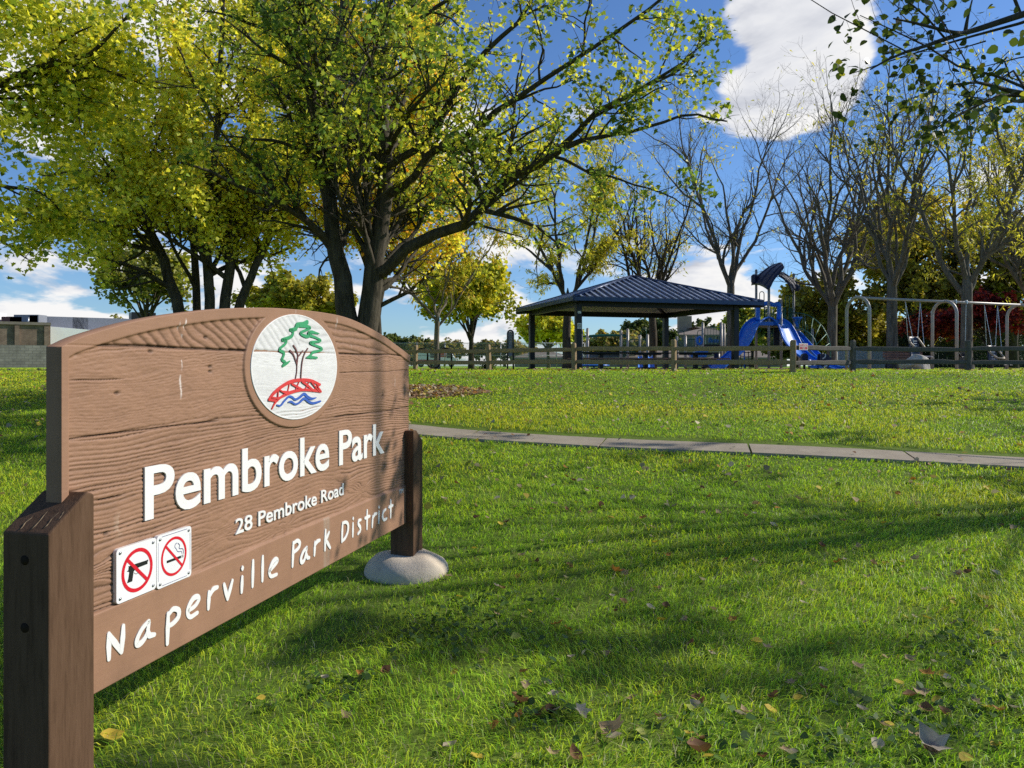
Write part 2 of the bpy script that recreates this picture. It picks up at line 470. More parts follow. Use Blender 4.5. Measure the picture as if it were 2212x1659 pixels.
# pale bird-lime runs and a scraped patch
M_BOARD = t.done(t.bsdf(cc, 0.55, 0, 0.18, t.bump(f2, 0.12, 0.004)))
t, cc, f2, v, a = paint('brown_smooth_paint', (0.315, 0.178, 0.112), (0.42, 0.28, 0.19), amt=.10)
sx_ = t.coord((1, 1, 9)); gr = t.noise(sx_, 7, 6, 0.7, .3)
cc = t.mix(t.math('MULTIPLY', t.math('SUBTRACT', 0.55, gr, clamp=True), 1.2), cc, (0.16, 0.09, 0.055))
M_TRIM = t.done(t.bsdf(cc, 0.55, 0, 0.15, t.bump(gr, 0.15, 0.004)))
t = NT('dark_brown_post_stain'); v = t.coord((9, 9, 0.9)); f = t.noise(v, 6, 7, 0.7, .2); fb = t.noise(t.coord(), 3, 4)
c = t.ramp(f, [(0.25, (0.045, 0.024, 0.014)), (0.5, (0.105, 0.060, 0.036)), (0.75, (0.135, 0.080, 0.050))])
c = t.mix(t.math('MULTIPLY', fb, .4), c, (0.13, 0.08, 0.05))
fl = t.math('GREATER_THAN', t.noise(t.coord((3, 3, 1)), 38, 4, 0.8), 0.715)
c = t.mix(t.math('MULTIPLY', fl, 0.5), c, (0.30, 0.22, 0.16))
M_POST = t.done(t.bsdf(c, 0.8, 0, 0.08, t.bump(f, 0.35, 0.01)))
t, cc, f2, v, a = paint('white_letter_paint', (0.78, 0.78, 0.76), (0.6, 0.58, 0.55), amt=.05)
M_WHITE = t.done(t.bsdf(cc, 0.5, 0, 0.4, t.bump(f2, 0.2, 0.003)))
t, cc, f2, v, a = paint('white_emblem_paint', (0.76, 0.76, 0.75), (0.6, 0.58, 0.55), amt=.05)
M_EMB = t.done(t.bsdf(t.mix(1.0, cc, a, 'MULTIPLY'), 0.5, 0, 0.4))
M_GREEN = mat_simple('emblem_green', (0.03, 0.30, 0.12), 0.5, var=.1)
M_REDP = mat_simple('emblem_red', (0.62, 0.035, 0.035), 0.5, var=.1)
M_BLUEP = mat_simple('emblem_blue', (0.03, 0.10, 0.42), 0.5, var=.1)
M_PURP = mat_simple('emblem_brown', (0.16, 0.06, 0.055), 0.5, var=.1)

t = NT('exposed_concrete'); v = t.coord(); f = t.noise(v, 5, 7, .7); vo = t.n('ShaderNodeTexVoronoi'); vo.inputs['Scale'].default_value = 70; t.l(v, vo.inputs['Vector'])
c = t.ramp(f, [(0.25, (0.42, 0.35, 0.26)), (0.7, (0.66, 0.56, 0.43))])
c = t.mix(t.math('LESS_THAN', vo.outputs['Distance'], 0.10), c, (0.24, 0.21, 0.18))
M_FOOT = t.done(t.bsdf(c, 0.95, 0, 0.15, t.bump(t.noise(v, 70, 5, .7), 0.55, 0.01)))

sign = empty('park_sign', S(1.5, 0.0), label='brown carved wooden park sign with arched top, white lettering and round tree emblem', cat='sign')

ARCH = np.array([(0, 1.556), (0.109, 1.597), (0.348, 1.657), (0.606, 1.702), (0.917, 1.742), (1.296, 1.770), (1.769, 1.779), (2.115, 1.762), (2.521, 1.697), (2.80, 1.630), (3.06, 1.562)])
ap = bspline([(p[0], p[1], 0) for p in ARCH], 160)
def top(s): return np.interp(s, ap[:, 0], ap[:, 1])
EL = (1.490, 1.487, 0.428, 0.264)    # emblem oval: centre s, z, radii
BAND = 0.664; ZB = 0.400
KNOTS = [(0.85, 0.78, .13, .05), (2.05, 0.80, .16, .05), (1.35, 0.70, .10, .03), (0.12, 0.80, .1, .05), (2.3, 0.74, .10, .04), (2.25, 1.33, .15, .05), (0.9, 1.34, .2, .05)]
def grain(s, z):
    """carved, sand-blasted wood: height in metres (<= 0) below the trim"""
    wz = 0.035 * (fbm(s * 1.3, z * 3.0, 3, 3) - .5) * 2 + 0.012 * (fbm(s * 4, z * 9, 3, 9) - .5) * 2 + 0.02 * np.sin(s * 2.1 + 1.0)
    for (ks, kz, rs, rz_) in KNOTS:
        q = np.exp(-((s - ks) / rs) ** 2 - ((z - kz) / rz_) ** 2)
        wz = wz + 0.05 * q * np.sign(z - kz + 1e-6) * np.minimum(1, np.abs(z - kz) / rz_ * 1.5)
    zz = z + wz
    topb = z > 1.565 + 0.004 * np.sin(s * 5)
    midb = (z > 1.275 + 0.012 * np.sin(s * 1.7)) & ~topb
    slope = np.where(s < 1.5, 0.62, 0.10)
    zz = np.where(topb, zz + slope * (s - 0.4) * np.where(s < 1.5, 1, .4) + 0.1 * (fbm(s * 3, z * 3, 2, 31) - .5), zz)
    zz = np.where(midb, z + 0.030 * (fbm(s * 3.0, z * 9, 3, 21) - .5) * 2 + 0.05 * (fbm(s * 1.0, z * 2, 2, 22) - .5), zz)
    fr = np.where(topb, 24.0, np.where(midb, 92.0, 58.0))
    ph = zz * fr + 0.5 * fbm(s * 2, zz * 14, 2, 77)
    rid = np.abs(np.sin(np.pi * ph))
    amp = 0.45 + 0.55 * fbm(s * 1.6, np.floor(ph) * 3.7, 2, 13)
    deep = (vnoise(np.floor(ph) * 5.3, s * 0.8, 91) > 0.60)
    lw = vnoise(np.floor(ph) * 7.7, s * .5, 57)
    h = -0.0092 * (1 - rid ** (0.16 + .26 * lw)) * (.25 + .75 * amp * (.4 + lw)) * np.where(midb, .6, 1) * np.where(deep, 1.6, .9)
    h = h + 0.0022 * (vnoise(np.floor(ph + .5) * 3.1, s * 1.1, 19) - .5)
    soft = np.clip((fbm(s * .9 + 4, z * 5, 3, 61) - .34) * 4, .42, 1); h = h * np.where(topb, 1, soft)
    h = np.where(topb, -0.007 * (1 - rid ** 0.7) * amp, h)
    h = h - 0.0022 * fbm(s * 45, z * 160, 3, 41) - 0.0015 * fbm(s * 14, z * 40, 2, 43)
    seam = 0
    for zs, a_, b_, w_ in ((1.563, -1, 4, .0045), (1.262, -1, .85, .0022), (1.45, .03, .30, .0016), (1.455, 1.9, 4, .0018), (1.20, 1.9, 3.2, .003), (1.04, .15, .30, .002)):
        ln = zs + 0.006 * (fbm(s * 3, 0 * s, 3, int(zs * 100)) - .5) * 2
        k = np.clip((s - a_) * 20, 0, 1) * np.clip((b_ - s) * 20, 0, 1) * (0.5 + fbm(s * 4, 0 * s + zs, 2, 5))
        seam = np.maximum(seam, np.exp(-((z - ln) / w_) ** 2) * k)
    h = h - 0.010 * seam
    for (ks, kz) in ((0.06, 1.535), (0.42, 1.548), (0.78, 1.49), (0.78, 1.47), (0.25, 1.40), (2.6, 1.3), (0.75, 1.61), (0.2, 0.92)):
        h = h - 0.008 * np.exp(-((s - ks) / .012) ** 2 - ((z - kz) / .006) ** 2)
    return h
ns, nv = 980, 430
sg_, vg = np.meshgrid(np.linspace(0, 3.06, ns), np.linspace(0, 1, nv), indexing='ij')
zgd = ZB + (top(sg_) - ZB) * vg
h = grain(sg_, zgd)
ring_r = np.hypot((sg_ - EL[0]) / (EL[2] + .046), (zgd - EL[1]) / (EL[3] + .040))
edge = np.minimum.reduce([(top(sg_) - zgd) - 0.048, sg_ - 0.034])
trim = 1 / (1 + np.exp(np.clip(edge / 0.0016, -40, 40)))              # 1 on the border
ringm = 1 / (1 + np.exp(np.clip((ring_r - 1) / 0.004, -40, 40)))
bandm = 1 / (1 + np.exp(np.clip((zgd - BAND - 0.002 * np.sin(sg_ * 6)) / 0.0016, -40, 40)))
smooth = np.maximum(np.maximum(trim, ringm), bandm)
fine = -0.0006 * fbm(sg_ * 6, zgd * 120, 3, 55) - 0.003 * (np.exp(-((zgd - 1.563) / .0018) ** 2) * (sg_ < .5)) * trim
hh = (h - 0.0075) * (1 - smooth) + fine * smooth
hh[:, 0] = np.minimum(hh[:, 0], 0)
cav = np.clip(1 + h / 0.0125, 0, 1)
cav = 0.22 + 0.78 * np.clip(cav * 1.2, 0, 1) ** 1.3  # groove shade put into the paint colour, darker with depth
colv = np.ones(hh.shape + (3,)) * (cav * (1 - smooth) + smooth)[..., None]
# white bird-lime streaks
def streak(s0, z0, z1, w, k):
    global colv
    m = np.exp(-((sg_ - s0 - 0.004 * np.sin(zgd * 60)) / w) ** 2) * np.clip((z1 - zgd) * 40, 0, 1) * np.clip((zgd - z0) * 40, 0, 1)
    m = m * (fbm(sg_ * 30, zgd * 30, 3, 66) > .40) * k
    colv = colv * (1 - m[..., None]) + np.array((2.4, 3.8, 5.6)) * m[..., None]
streak(0.592, 1.36, 1.47, .004, .9); streak(0.592, 1.41, 1.44, .007, .9); streak(0.596, 1.47, 1.55, .002, .8); streak(0.60, 1.60, 1.64, .004, .9)
streak(0.615, 1.63, 1.70, .004, .95); streak(0.58, 1.63, 1.67, .003, .9); streak(2.80, 1.28, 1.42, .004, .35); streak(2.13, 1.58, 1.63, .004, .25); streak(1.47, 1.75, 1.78, .006, .5); streak(1.93, 1.70, 1.77, .006, .5)
m = np.exp(-((sg_ - 1.80) / .035) ** 4) * (zgd < BAND) * (fbm(sg_ * 14, zgd * 3, 3, 88) > .42) * np.clip(fbm(sg_ * 40, zgd * 6, 2, 89) * 1.4, 0, .8)
colv = colv * (1 - m[..., None]) + np.array((1.05, 1.45, 1.75)) * m[..., None]
m = np.exp(-((sg_ - .26) / .02) ** 2 - ((zgd - .94) / .035) ** 2) * .5 * (fbm(sg_ * 40, zgd * 40, 2, 90) > .45)
colv = colv * (1 - m[..., None]) + np.array((1.5, 2.0, 2.4)) * m[..., None]
P = np.zeros(hh.shape + (3,))
P[..., 0] = SO[0] + sg_ * SU[0] + hh * SN[0]; P[..., 1] = SO[1] + sg_ * SU[1] + hh * SN[1]; P[..., 2] = zgd
I = np.arange(P.shape[0] * P.shape[1]).reshape(P.shape[:2])
Fq = np.stack([I[:-1, :-1], I[1:, :-1], I[1:, 1:], I[:-1, 1:]], -1).reshape(-1, 4)
# back and edges
def rimrow(idx): return P[idx].reshape(-1, 3)
rim = np.concatenate([I[:, 0], I[-1, 1:], I[::-1, -1][1:], I[0, ::-1][1:-1]])
PV = P.reshape(-1, 3); back = PV[rim] - np.array((SN[0], SN[1], 0)) * 0.058
allV = np.vstack([PV, back]) - np.array(sign.location)
b0 = len(PV); k = len(rim); j = np.arange(k)
Fe = np.stack([rim, np.full(k, 0) + b0 + j, b0 + (j + 1) % k, np.roll(rim, -1)], -1)
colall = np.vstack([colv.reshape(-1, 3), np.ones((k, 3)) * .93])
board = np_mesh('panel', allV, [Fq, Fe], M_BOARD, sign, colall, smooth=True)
me = board.data
bk = MB()
ss = np.linspace(0, 3.06, 60)
poly = [S(x, ZB, -.0575) for x in ss] + [S(x, float(top(x)), -.0575) for x in ss[::-1]]
bk.add(poly, [tuple(range(len(poly)))]); bk.build('backing_sheet', M_TRIM, board)

# emblem
nr, na = 90, 260
RR, AA = np.meshgrid(np.linspace(0.004, 1, nr), np.linspace(0, 2 * np.pi, na + 1)[:-1], indexing='ij')
es = EL[0] + EL[2] * RR * np.cos(AA); ez = EL[1] + EL[3] * RR * np.sin(AA)
eh = grain(es, ez) * 0.40; eh = eh * np.clip((1 - RR) * 30, 0, 1)
ed = 0.003 + eh
P = np.stack([SO[0] + es * SU[0] + ed * SN[0], SO[1] + es * SU[1] + ed * SN[1], ez], -1)
I = np.arange(nr * na).reshape(nr, na)
Fq = np.stack([I[:-1], I[1:], np.roll(I, -1, 1)[1:], np.roll(I, -1, 1)[:-1]], -1).reshape(-1, 4)
out = I[-1]; V = P.reshape(-1, 3); bkv = V[out] - np.array((SN[0], SN[1], 0)) * 0.006
Fr = np.stack([out, len(V) + np.arange(na), len(V) + (np.arange(na) + 1) % na, np.roll(out, -1)], -1)
ecol = np.clip(0.62 + 0.38 * np.clip(1 + eh / .0028, 0, 1), 0, 1)[..., None] * np.ones(3)  # same groove shade put into the emblem's white
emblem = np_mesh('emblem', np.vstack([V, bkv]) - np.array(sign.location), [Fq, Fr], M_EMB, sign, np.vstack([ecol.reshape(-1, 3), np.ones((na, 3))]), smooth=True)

def ribbons(name, strokes, mat, parent, d0, th, trf=None, dflt=0.012, rnd=True, smooth_n=8, xk=1.0):
    """strokes: list of (points, width or widths) in board coordinates, laid as raised flat strokes with round ends"""
    mb = MB()
    for si_, (pts, w) in enumerate(strokes):
        d1 = d0 + 0.00035 * (si_ % 7)
        P2 = [(p[0], p[1], 0) for p in pts]
        n = max(2, (len(P2) - 1) * smooth_n + 1) if len(P2) > 2 else 6
        C = bspline(P2, n)
        ws = np.interp(np.linspace(0, 1, n), np.linspace(0, 1, len(w)), w) if hasattr(w, '__len__') else np.full(n, w)
        T = np.gradient(C, axis=0); T /= np.linalg.norm(T, axis=1)[:, None] + 1e-9
        Nn = np.stack([-T[:, 1], T[:, 0]], -1)
        L = [(C[i, :2] + Nn[i] * ws[i] / 2) for i in range(n)]; Rr = [(C[i, :2] - Nn[i] * ws[i] / 2) for i in range(n)]
        # round caps
        def cap(c, t, w_, sgn):
            a0 = math.atan2(t[1], t[0]); return [(c[0] + w_ / 2 * math.cos(a0 + sgn * q), c[1] + w_ / 2 * math.sin(a0 + sgn * q)) for q in np.linspace(math.pi / 2, -math.pi / 2, 7)[1:-1]]
        for i in range(n - 1):
            q = [L[i], Rr[i], Rr[i + 1], L[i + 1]]
            b = len(mb.v); mb.v += [tuple(S(x, z, d1 + th)) for x, z in q] + [tuple(S(x, z, d1)) for x, z in q]
            mb.f += [(b, b + 1, b + 2, b + 3), (b, b + 3, b + 7, b + 4), (b + 1, b + 5, b + 6, b + 2)]; mb.sm += [False] * 3
        for i, sg in ((0, -1), (n - 1, 1)):
            pts_c = cap(C[i, :2], T[i] * sg, ws[i], 1)
            ends = [L[i]] + (pts_c) + [Rr[i]] if sg == 1 else [Rr[i]] + pts_c + [L[i]]
            b = len(mb.v); m = len(ends)
            mb.v += [tuple(S(x, z, d1 + th)) for x, z in ends] + [tuple(S(x, z, d1)) for x, z in ends]
            mb.f += [tuple(range(b + m - 1, b - 1, -1))] + [(b + q, b + q + 1, b + m + q + 1, b + m + q) for q in range(m - 1)]; mb.sm += [False] * m
    return mb.build(name, mat, parent)

LG = (950, 1220, .2712)
def LGs(lst): 
    out = []
    for p, w in lst:
        ww = [x * .00050 for x in w] if hasattr(w, '__len__') else w * .00050
        out.append((tr(p, *LG), ww))
    return out
ribbons('tree_outline', LGs([
    ([(945, 180), (890, 205), (800, 225), (775, 275), (690, 290), (738, 310), (720, 380), (650, 415), (580, 435), (640, 450), (620, 500), (540, 575), (605, 625), (590, 690), (575, 725), (625, 765), (590, 812)], [50, 45, 55, 45, 20, 35, 35, 35, 30, 32, 26, 28, 34, 30, 26, 34, 30]),
    ([(600, 805), (650, 775), (692, 742)], [30, 26, 10]),
    ([(840, 225), (960, 245), (982, 270), (870, 318), (852, 350), (930, 385), (985, 368), (962, 335), (1010, 322), (1115, 345)], [40, 30, 26, 26, 26, 36, 36, 30, 36, 10]),
    ([(985, 372), (1060, 400), (1132, 435), (1125, 457), (1005, 468), (1005, 492), (1150, 555), (1135, 588), (1030, 615), (990, 660), (930, 695)], [30, 24, 22, 22, 26, 26, 24, 26, 30, 26, 10]),
    ([(930, 696), (1000, 688), (1085, 695)], [8, 30, 22])]), M_GREEN, emblem, 0.0035, 0.003)
ribbons('tree_stem', LGs([
    ([(745, 518), (785, 585), (808, 660), (800, 740), (795, 820), (792, 900), (772, 1010)], [16, 18, 16, 20, 12, 10, 12]),
    ([(695, 592), (740, 645), (770, 720), (795, 800)], [20, 18, 14, 12]), ([(880, 592), (845, 640), (815, 675)], [10, 12, 12]),
    ([(950, 560), (895, 660), (865, 790), (850, 1005)], [12, 14, 14, 12])]), M_PURP, emblem, 0.0037, 0.003)
ribbons('bridge_mark', LGs([
    ([(390, 1300), (450, 1220), (560, 1125), (700, 1045), (850, 1018), (1000, 1030), (1130, 1085)], [26, 34, 34, 36, 34, 34, 26]),
    ([(430, 1440), (480, 1345), (560, 1270), (700, 1200), (850, 1165), (1000, 1165), (1145, 1188)], [12, 24, 26, 34, 26, 30, 22]),
    ([(385, 1305), (480, 1318)], 24), ([(1130, 1085), (1098, 1112), (1145, 1188)], [24, 20, 22]), ([(520, 1185), (512, 1320)], 15), ([(430, 1272), (530, 1288)], 18),
    ([(545, 1165), (640, 1225)], 15), ([(570, 1185), (700, 1195)], 18), ([(685, 1075), (660, 1190)], 11), ([(720, 1075), (800, 1120), (880, 1165)], 24), ([(820, 1055), (790, 1120), (765, 1185)], 13),
    ([(870, 1040), (950, 1100), (1030, 1172)], 26), ([(960, 1060), (935, 1110), (910, 1150)], 13), ([(1000, 1045), (1050, 1110), (1110, 1180)], 15), ([(1085, 1090), (1070, 1130), (1035, 1180)], 13)]), M_REDP, emblem, 0.0036, 0.003)
ribbons('wave_mark', LGs([
    ([(505, 1383), (555, 1390), (610, 1325), (675, 1262), (720, 1265), (770, 1300), (830, 1275), (900, 1222), (950, 1265), (1010, 1290), (1075, 1275)], [14, 18, 20, 20, 24, 22, 26, 30, 34, 26, 10]),
    ([(668, 1340), (710, 1335), (770, 1368), (825, 1350), (900, 1288), (960, 1330), (1030, 1355), (1138, 1326)], [10, 24, 18, 20, 28, 28, 26, 18])]), M_BLUEP, emblem, 0.0036, 0.003)

# lettering
def text_line(name, body, s0, s1, zbase, cap, off, mat, parent, d0, th):
    cu = bpy.data.curves.new(name, 'FONT'); cu.body = body; cu.size = 1.0; cu.offset = 0; cu.resolution_u = 5
    cu.extrude = 0.0; cu.bevel_depth = 0.0; cu.offset = off
    o = bpy.data.objects.new(name, cu); COL.objects.link(o)
    dg = bpy.context.evaluated_depsgraph_get(); me = bpy.data.meshes.new_from_object(o.evaluated_get(dg))
    V = np.array([v.co[:] for v in me.vertices]); faces = [tuple(p.vertices) for p in me.polygons]
    COL.objects.unlink(o); bpy.data.objects.remove(o)
    x0, x1 = V[:, 0].min(), V[:, 0].max()
    capy = CAPY + off; 
    X = s0 + (V[:, 0] - x0) / (x1 - x0) * (s1 - s0); Z = (V[:, 1] + off) / (capy + off); Z = zbase + cap * np.interp(Z, [-.5, 0, .69, 1.0, 1.3], [-.5, 0, .735, 1.0, 1.3])
    # boundary edges
    from collections import Counter
    ec = Counter(); od = {}
    for f in faces:
        for i in range(len(f)):
            e = (f[i], f[(i + 1) % len(f)]); ec[tuple(sorted(e))] += 1; od[tuple(sorted(e))] = e
    n = len(V); mb = MB()
    mb.v = [tuple(S(X[i], Z[i], d0 + th)) for i in range(n)] + [tuple(S(X[i], Z[i], d0)) for i in range(n)]
    mb.f = list(faces) + [(od[e][1], od[e][0], od[e][0] + n, od[e][1] + n) for e, c in ec.items() if c == 1]; mb.sm = [False] * len(mb.f)
    return mb.build(name, mat, parent)
CAPY = 0.682
text_line('park_name_lettering', 'Pembroke Park', 0.383, 2.604, 0.928, 0.196, 0.017, M_WHITE, board, -0.009, 0.0062)
text_line('address_lettering', '28 Pembroke Road', 0.953, 2.016, 0.755, 0.066, 0.012, M_WHITE, board, -0.009, 0.0058)
text_line('trademark_lettering', 'TM', 2.845, 2.925, 0.620, 0.030, 0.0, M_WHITE, board, 0.0002, 0.002)

ZA = (350, 2000, .7878); ZBB = (1050, 1900, .4725)
hand = []
for pts in [[(98, 755), (97, 690), (97, 630)], [(97, 632), (128, 675), (160, 720)], [(160, 720), (166, 650), (169, 590)],
            [(296, 566), (262, 605), (238, 655), (240, 682), (264, 668), (288, 625), (297, 572)], [(290, 605), (298, 635), (324, 633)],
            [(388, 678), (390, 600), (392, 528)], [(392, 535), (418, 505), (444, 512), (442, 545), (418, 575), (396, 590)],
            [(498, 512), (528, 490), (547, 458), (540, 443), (518, 455), (496, 495), (492, 528), (506, 545), (540, 524)],
            [(595, 503), (597, 460), (598, 420)], [(598, 445), (618, 408), (640, 396)], [(673, 382), (690, 455)], [(690, 455), (714, 363)],
            [(760, 420), (763, 345)], [(764, 297), (764, 305)], [(816, 392), (819, 264)], [(865, 364), (867, 243)]]:
    hand.append((tr(pts, *ZA), [.0165, .0235, .0165]))
for pts in [[(20, 738), (68, 682), (86, 650), (72, 637), (46, 665), (24, 718), (20, 758), (36, 782), (80, 765)],
            [(211, 698), (215, 600), (218, 500)], [(218, 506), (252, 484), (271, 505), (260, 545), (224, 580)],
            [(330, 540), (300, 577), (281, 630), (287, 665), (310, 640), (330, 545)], [(324, 590), (333, 622), (350, 626)],
            [(395, 605), (398, 550), (400, 497)], [(400, 522), (418, 492), (440, 480)], [(482, 562), (485, 480), (488, 397)], [(516, 415), (488, 480)], [(490, 478), (525, 544)],
            [(622, 493), (625, 410), (628, 338)], [(628, 338), (656, 330), (673, 352), (671, 405), (650, 460), (622, 490)], [(715, 448), (717, 340)], [(718, 296), (718, 303)],
            [(782, 310), (765, 318), (761, 345), (776, 372), (776, 402), (758, 428)], [(832, 386), (834, 232)], [(815, 298), (855, 279)],
            [(875, 370), (880, 282)], [(880, 298), (894, 268), (912, 257)], [(932, 336), (934, 242)], [(934, 202), (934, 208)],
            [(990, 222), (970, 246), (963, 285), (976, 311), (998, 299)], [(1030, 290), (1031, 147)], [(1015, 205), (1048, 189)]]:
    hand.append((tr(pts, *ZBB), [.0165, .0235, .0165]))
ribbons('district_lettering', hand, M_WHITE, board, -0.001, 0.0035)

# posts with bevelled tops
def sign_post(s0, s1, z0, za, zb, flat):
    mb = MB(); lo, hi = -.113, .057
    if flat == 'l': prof = [(s0, z0), (s1, z0), (s1, zb - .012), (s1 - .03, zb), (s0, za)]
    else: prof = [(s0, z0), (s1, z0), (s1, zb), (s0 + .06, za), (s0, za)]
    b = .008
    for d_a, d_b, ins in ((lo, hi, 0),):
        mb.prism([S(p[0], p[1], hi) for p in prof], tuple(S(0, 0, lo) - S(0, 0, hi)))
    o = mb.build('post', M_POST, sign)
    mo = o.modifiers.new('bevel', 'BEVEL'); mo.width = 0.006; mo.segments = 2; mo.limit_method = 'ANGLE'
    return o
lp_ = sign_post(-.108, .074, -.15, .987, 1.092, 'l')
rp_ = sign_post(2.974, 3.16, -.1, 1.040, .955, 'r')
M_BOLT = mat_simple('dark_bolt_recess', (0.028, 0.019, 0.013), 0.9, spec=.05)
for z in (.905, .70):
    mb = MB(); mb.cyl(S(-.1082, z, -.03), S(-.1088, z, -.03), .015, 16); mb.build('bolt', M_BOLT, lp_)
# pale splits on the near post's top
t = NT('bare_split_wood'); f = t.noise(t.coord(), 60, 4); M_SPLIT = t.done(t.bsdf(t.ramp(f, [(0.3, (0.05, 0.03, 0.02)), (.7, (0.30, 0.22, 0.13))]), 0.9))
mb = MB()
def ptop(s, d, e=.0015): return S(s, .987 + (s + .108) / .182 * .105 * 1.13 + e, d) if s < .044 else S(s, 1.092 + e, d)
for d, a_, b_ in ((-.02, -.10, .03), (.02, -.09, -.02), (-.06, -.10, -.05), (.04, -.06, .0)):
    mb.tube([ptop(a_ + (b_ - a_) * q, d + .003 * math.sin(9 * q)) for q in np.linspace(0, 1, 8)], [.0008, .002, .0014, .0025, .0012, .002, .0014, .0005], 5)
mb.build('split', M_SPLIT, lp_)
mb = MB(); c = S(3.06, 0, -.028); gz0 = zgf(c[0], c[1])
prof = [(.295, -.06), (.297, .0), (.290, .040), (.272, .070), (.225, .105), (.17, .128), (.09, .138), (.02, .140)]
mb.lathe((c[0], c[1], gz0 - .005), prof, 40)
ft = mb.build('concrete_footing', M_FOOT, sign)
for vv in ft.data.vertices:
    q = vv.co; k = 1 + .05 * math.sin(3.1 * q.x * 8 + q.y * 9) ; q.z += .008 * math.sin(23 * q.x + 11 * q.y) 
mb = MB(); c2 = S(-.017, 0, -.028); mb.lathe((c2[0], c2[1], -.005), prof, 40); mb.build('concrete_footing', M_FOOT, sign)

# warning plates
M_PLATE = mat_simple('white_enamel', (0.80, 0.80, 0.81), 0.3, var=.03, coat=.3)
M_RING = mat_simple('sign_red', (0.62, 0.012, 0.03), 0.35, var=.04)
M_BLK = mat_simple('sign_black', (0.012, 0.013, 0.014), 0.4)
M_NAVY = mat_simple('sign_navy', (0.05, 0.055, 0.17), 0.4)
M_SCREW = mat_simple('screw_steel', (0.35, 0.36, 0.38), 0.35, 0.9)
def rrect(s0, s1, z0, z1, r, d):
    out = []
    for cx, cz, a0 in ((s1 - r, z1 - r, 0), (s0 + r, z1 - r, 90), (s0 + r, z0 + r, 180), (s1 - r, z0 + r, 270)):
        out += [S(cx + r * math.cos(R(a0 + q)), cz + r * math.sin(R(a0 + q)), d) for q in (0, 22, 45, 68, 90)]
    return out
def ringmesh(cs, cz, rs, rz, w, d, mat, parent, ang_):
    mb = MB(); n = 56; ws = w; v = []
    for i in range(n):
        a = 2 * math.pi * i / n
        v += [S(cs + rs * math.cos(a), cz + rz * math.sin(a), d), S(cs + (rs - w) * math.cos(a), cz + (rz - w) * math.sin(a), d)]
    mb.add(v, [(2 * i, 2 * ((i + 1) % n), 2 * ((i + 1) % n) + 1, 2 * i + 1) for i in range(n)])
    dx, dz = math.cos(R(ang_)), math.sin(R(ang_)); r_ = (rs + rz) / 2 - w * .6; hw = w * .46
    mb.add([S(cs + sx * dx * r_ * rs / ((rs + rz) / 2) + sy * -dz * hw, cz + sx * dz * r_ + sy * dx * hw, d + .0004) for sx, sy in ((-1, -1), (1, -1), (1, 1), (-1, 1))], [(0, 1, 2, 3)])
    return mb.build('prohibition_ring', mat, parent)
def plate(s0, s1, z0, z1, label):
    mb = MB(); mb.prism(rrect(s0, s1, z0, z1, .014, -.010), S(0, 0, .0145) - S(0, 0, 0))
    o = mb.build('warning_plate', M_PLATE, sign); o['label'] = label
    for ds in (s0 + .017, s1 - .017):
        for dz in (z0 + .016, z1 - .016):
            m2 = MB(); m2.cyl(S(ds, dz, .004), S(ds, dz, .0068), .0052, 10); m2.build('screw', M_SCREW, o)
    return o
DP = 0.0052
p1 = plate(0.232, 0.4335, 0.668, 0.859, 'white enamel plate showing a pistol struck through in red')
def G(x, y): return tr([(x, y)], 350, 1850, .30134)[0]
def cen_r(l, r_, tp, b):
    a0 = tr([l, r_, tp, b], 350, 1850, .30134); return (a0[0][0] + a0[1][0]) / 2, (a0[2][1] + a0[3][1]) / 2, (a0[1][0] - a0[0][0]) / 2, (a0[2][1] - a0[3][1]) / 2
cs, cz, rs, rz_ = cen_r((410, 1370), (818, 1250), (650, 1013), (575, 1607))
ringmesh(cs, cz, rs, rz_, .0135, DP, M_RING, p1, -44)
gun = [(610, 1222), (740, 1180), (758, 1168), (762, 1190), (752, 1200), (752, 1228), (640, 1272), (590, 1300), (570, 1330), (560, 1400), (552, 1456), (483, 1482), (500, 1420), (512, 1340), (500, 1330), (478, 1332), (500, 1310), (505, 1270), (498, 1262), (530, 1250)]
mb = MB(); mb.add([S(*G(*q), DP - .0003) for q in gun], [tuple(range(len(gun)))[::-1]])
gd = [G(600 + 28 * math.cos(q), 1325 + 34 * math.sin(q)) for q in np.linspace(-1.2, 2.6, 10)]
mb.build('pistol_symbol', M_BLK, p1)
ribbons('trigger_guard', [(gd, .0022)], M_BLK, p1, DP - .0012, .0006, smooth_n=2)
p2 = plate(0.4375, 0.638, 0.661, 0.8605, 'white enamel plate showing a lit cigarette struck through in red')
cs, cz, rs, rz_ = cen_r((928, 1190), (1262, 1080), (1115, 868), (1070, 1390))
ringmesh(cs, cz, rs, rz_, .0105, DP, M_RING, p2, -45)
mb = MB()
for q in ([(1003, 1188), (1190, 1118), (1190, 1152), (1003, 1222)], [(1199, 1112), (1206, 1109), (1206, 1146), (1199, 1148)], [(1213, 1106), (1220, 1103), (1220, 1140), (1213, 1143)]):
    mb.add([S(*G(*w), DP - .0003) for w in q], [(3, 2, 1, 0)])
mb.build('cigarette_symbol', M_BLK, p2)
ribbons('smoke_symbol', [([G(*q) for q in ((1135, 955), (1115, 975), (1110, 1010), (1130, 1035), (1140, 1060), (1165, 1070), (1195, 1065), (1203, 1095))], .0028),
                         ([G(*q) for q in ((1150, 958), (1172, 985), (1165, 1015), (1175, 1030), (1210, 1030), (1220, 1055), (1221, 1090))], .0028)], M_NAVY, p2, DP - .0012, .0008)
bl = []
a_, b_, c_, d_ = .4375 + .008, .638 - .008, .661 + .008, .8605 - .008
for q in ([(a_, c_ + .02), (a_, d_ - .02)], [(b_, c_ + .02), (b_, d_ - .02)], [(a_ + .02, c_), (b_ - .02, c_)], [(a_ + .02, d_), (b_ - .02, d_)]): bl.append((q, .0016))
ribbons('border_line', bl, M_NAVY, p2, DP - .0012, .0006)
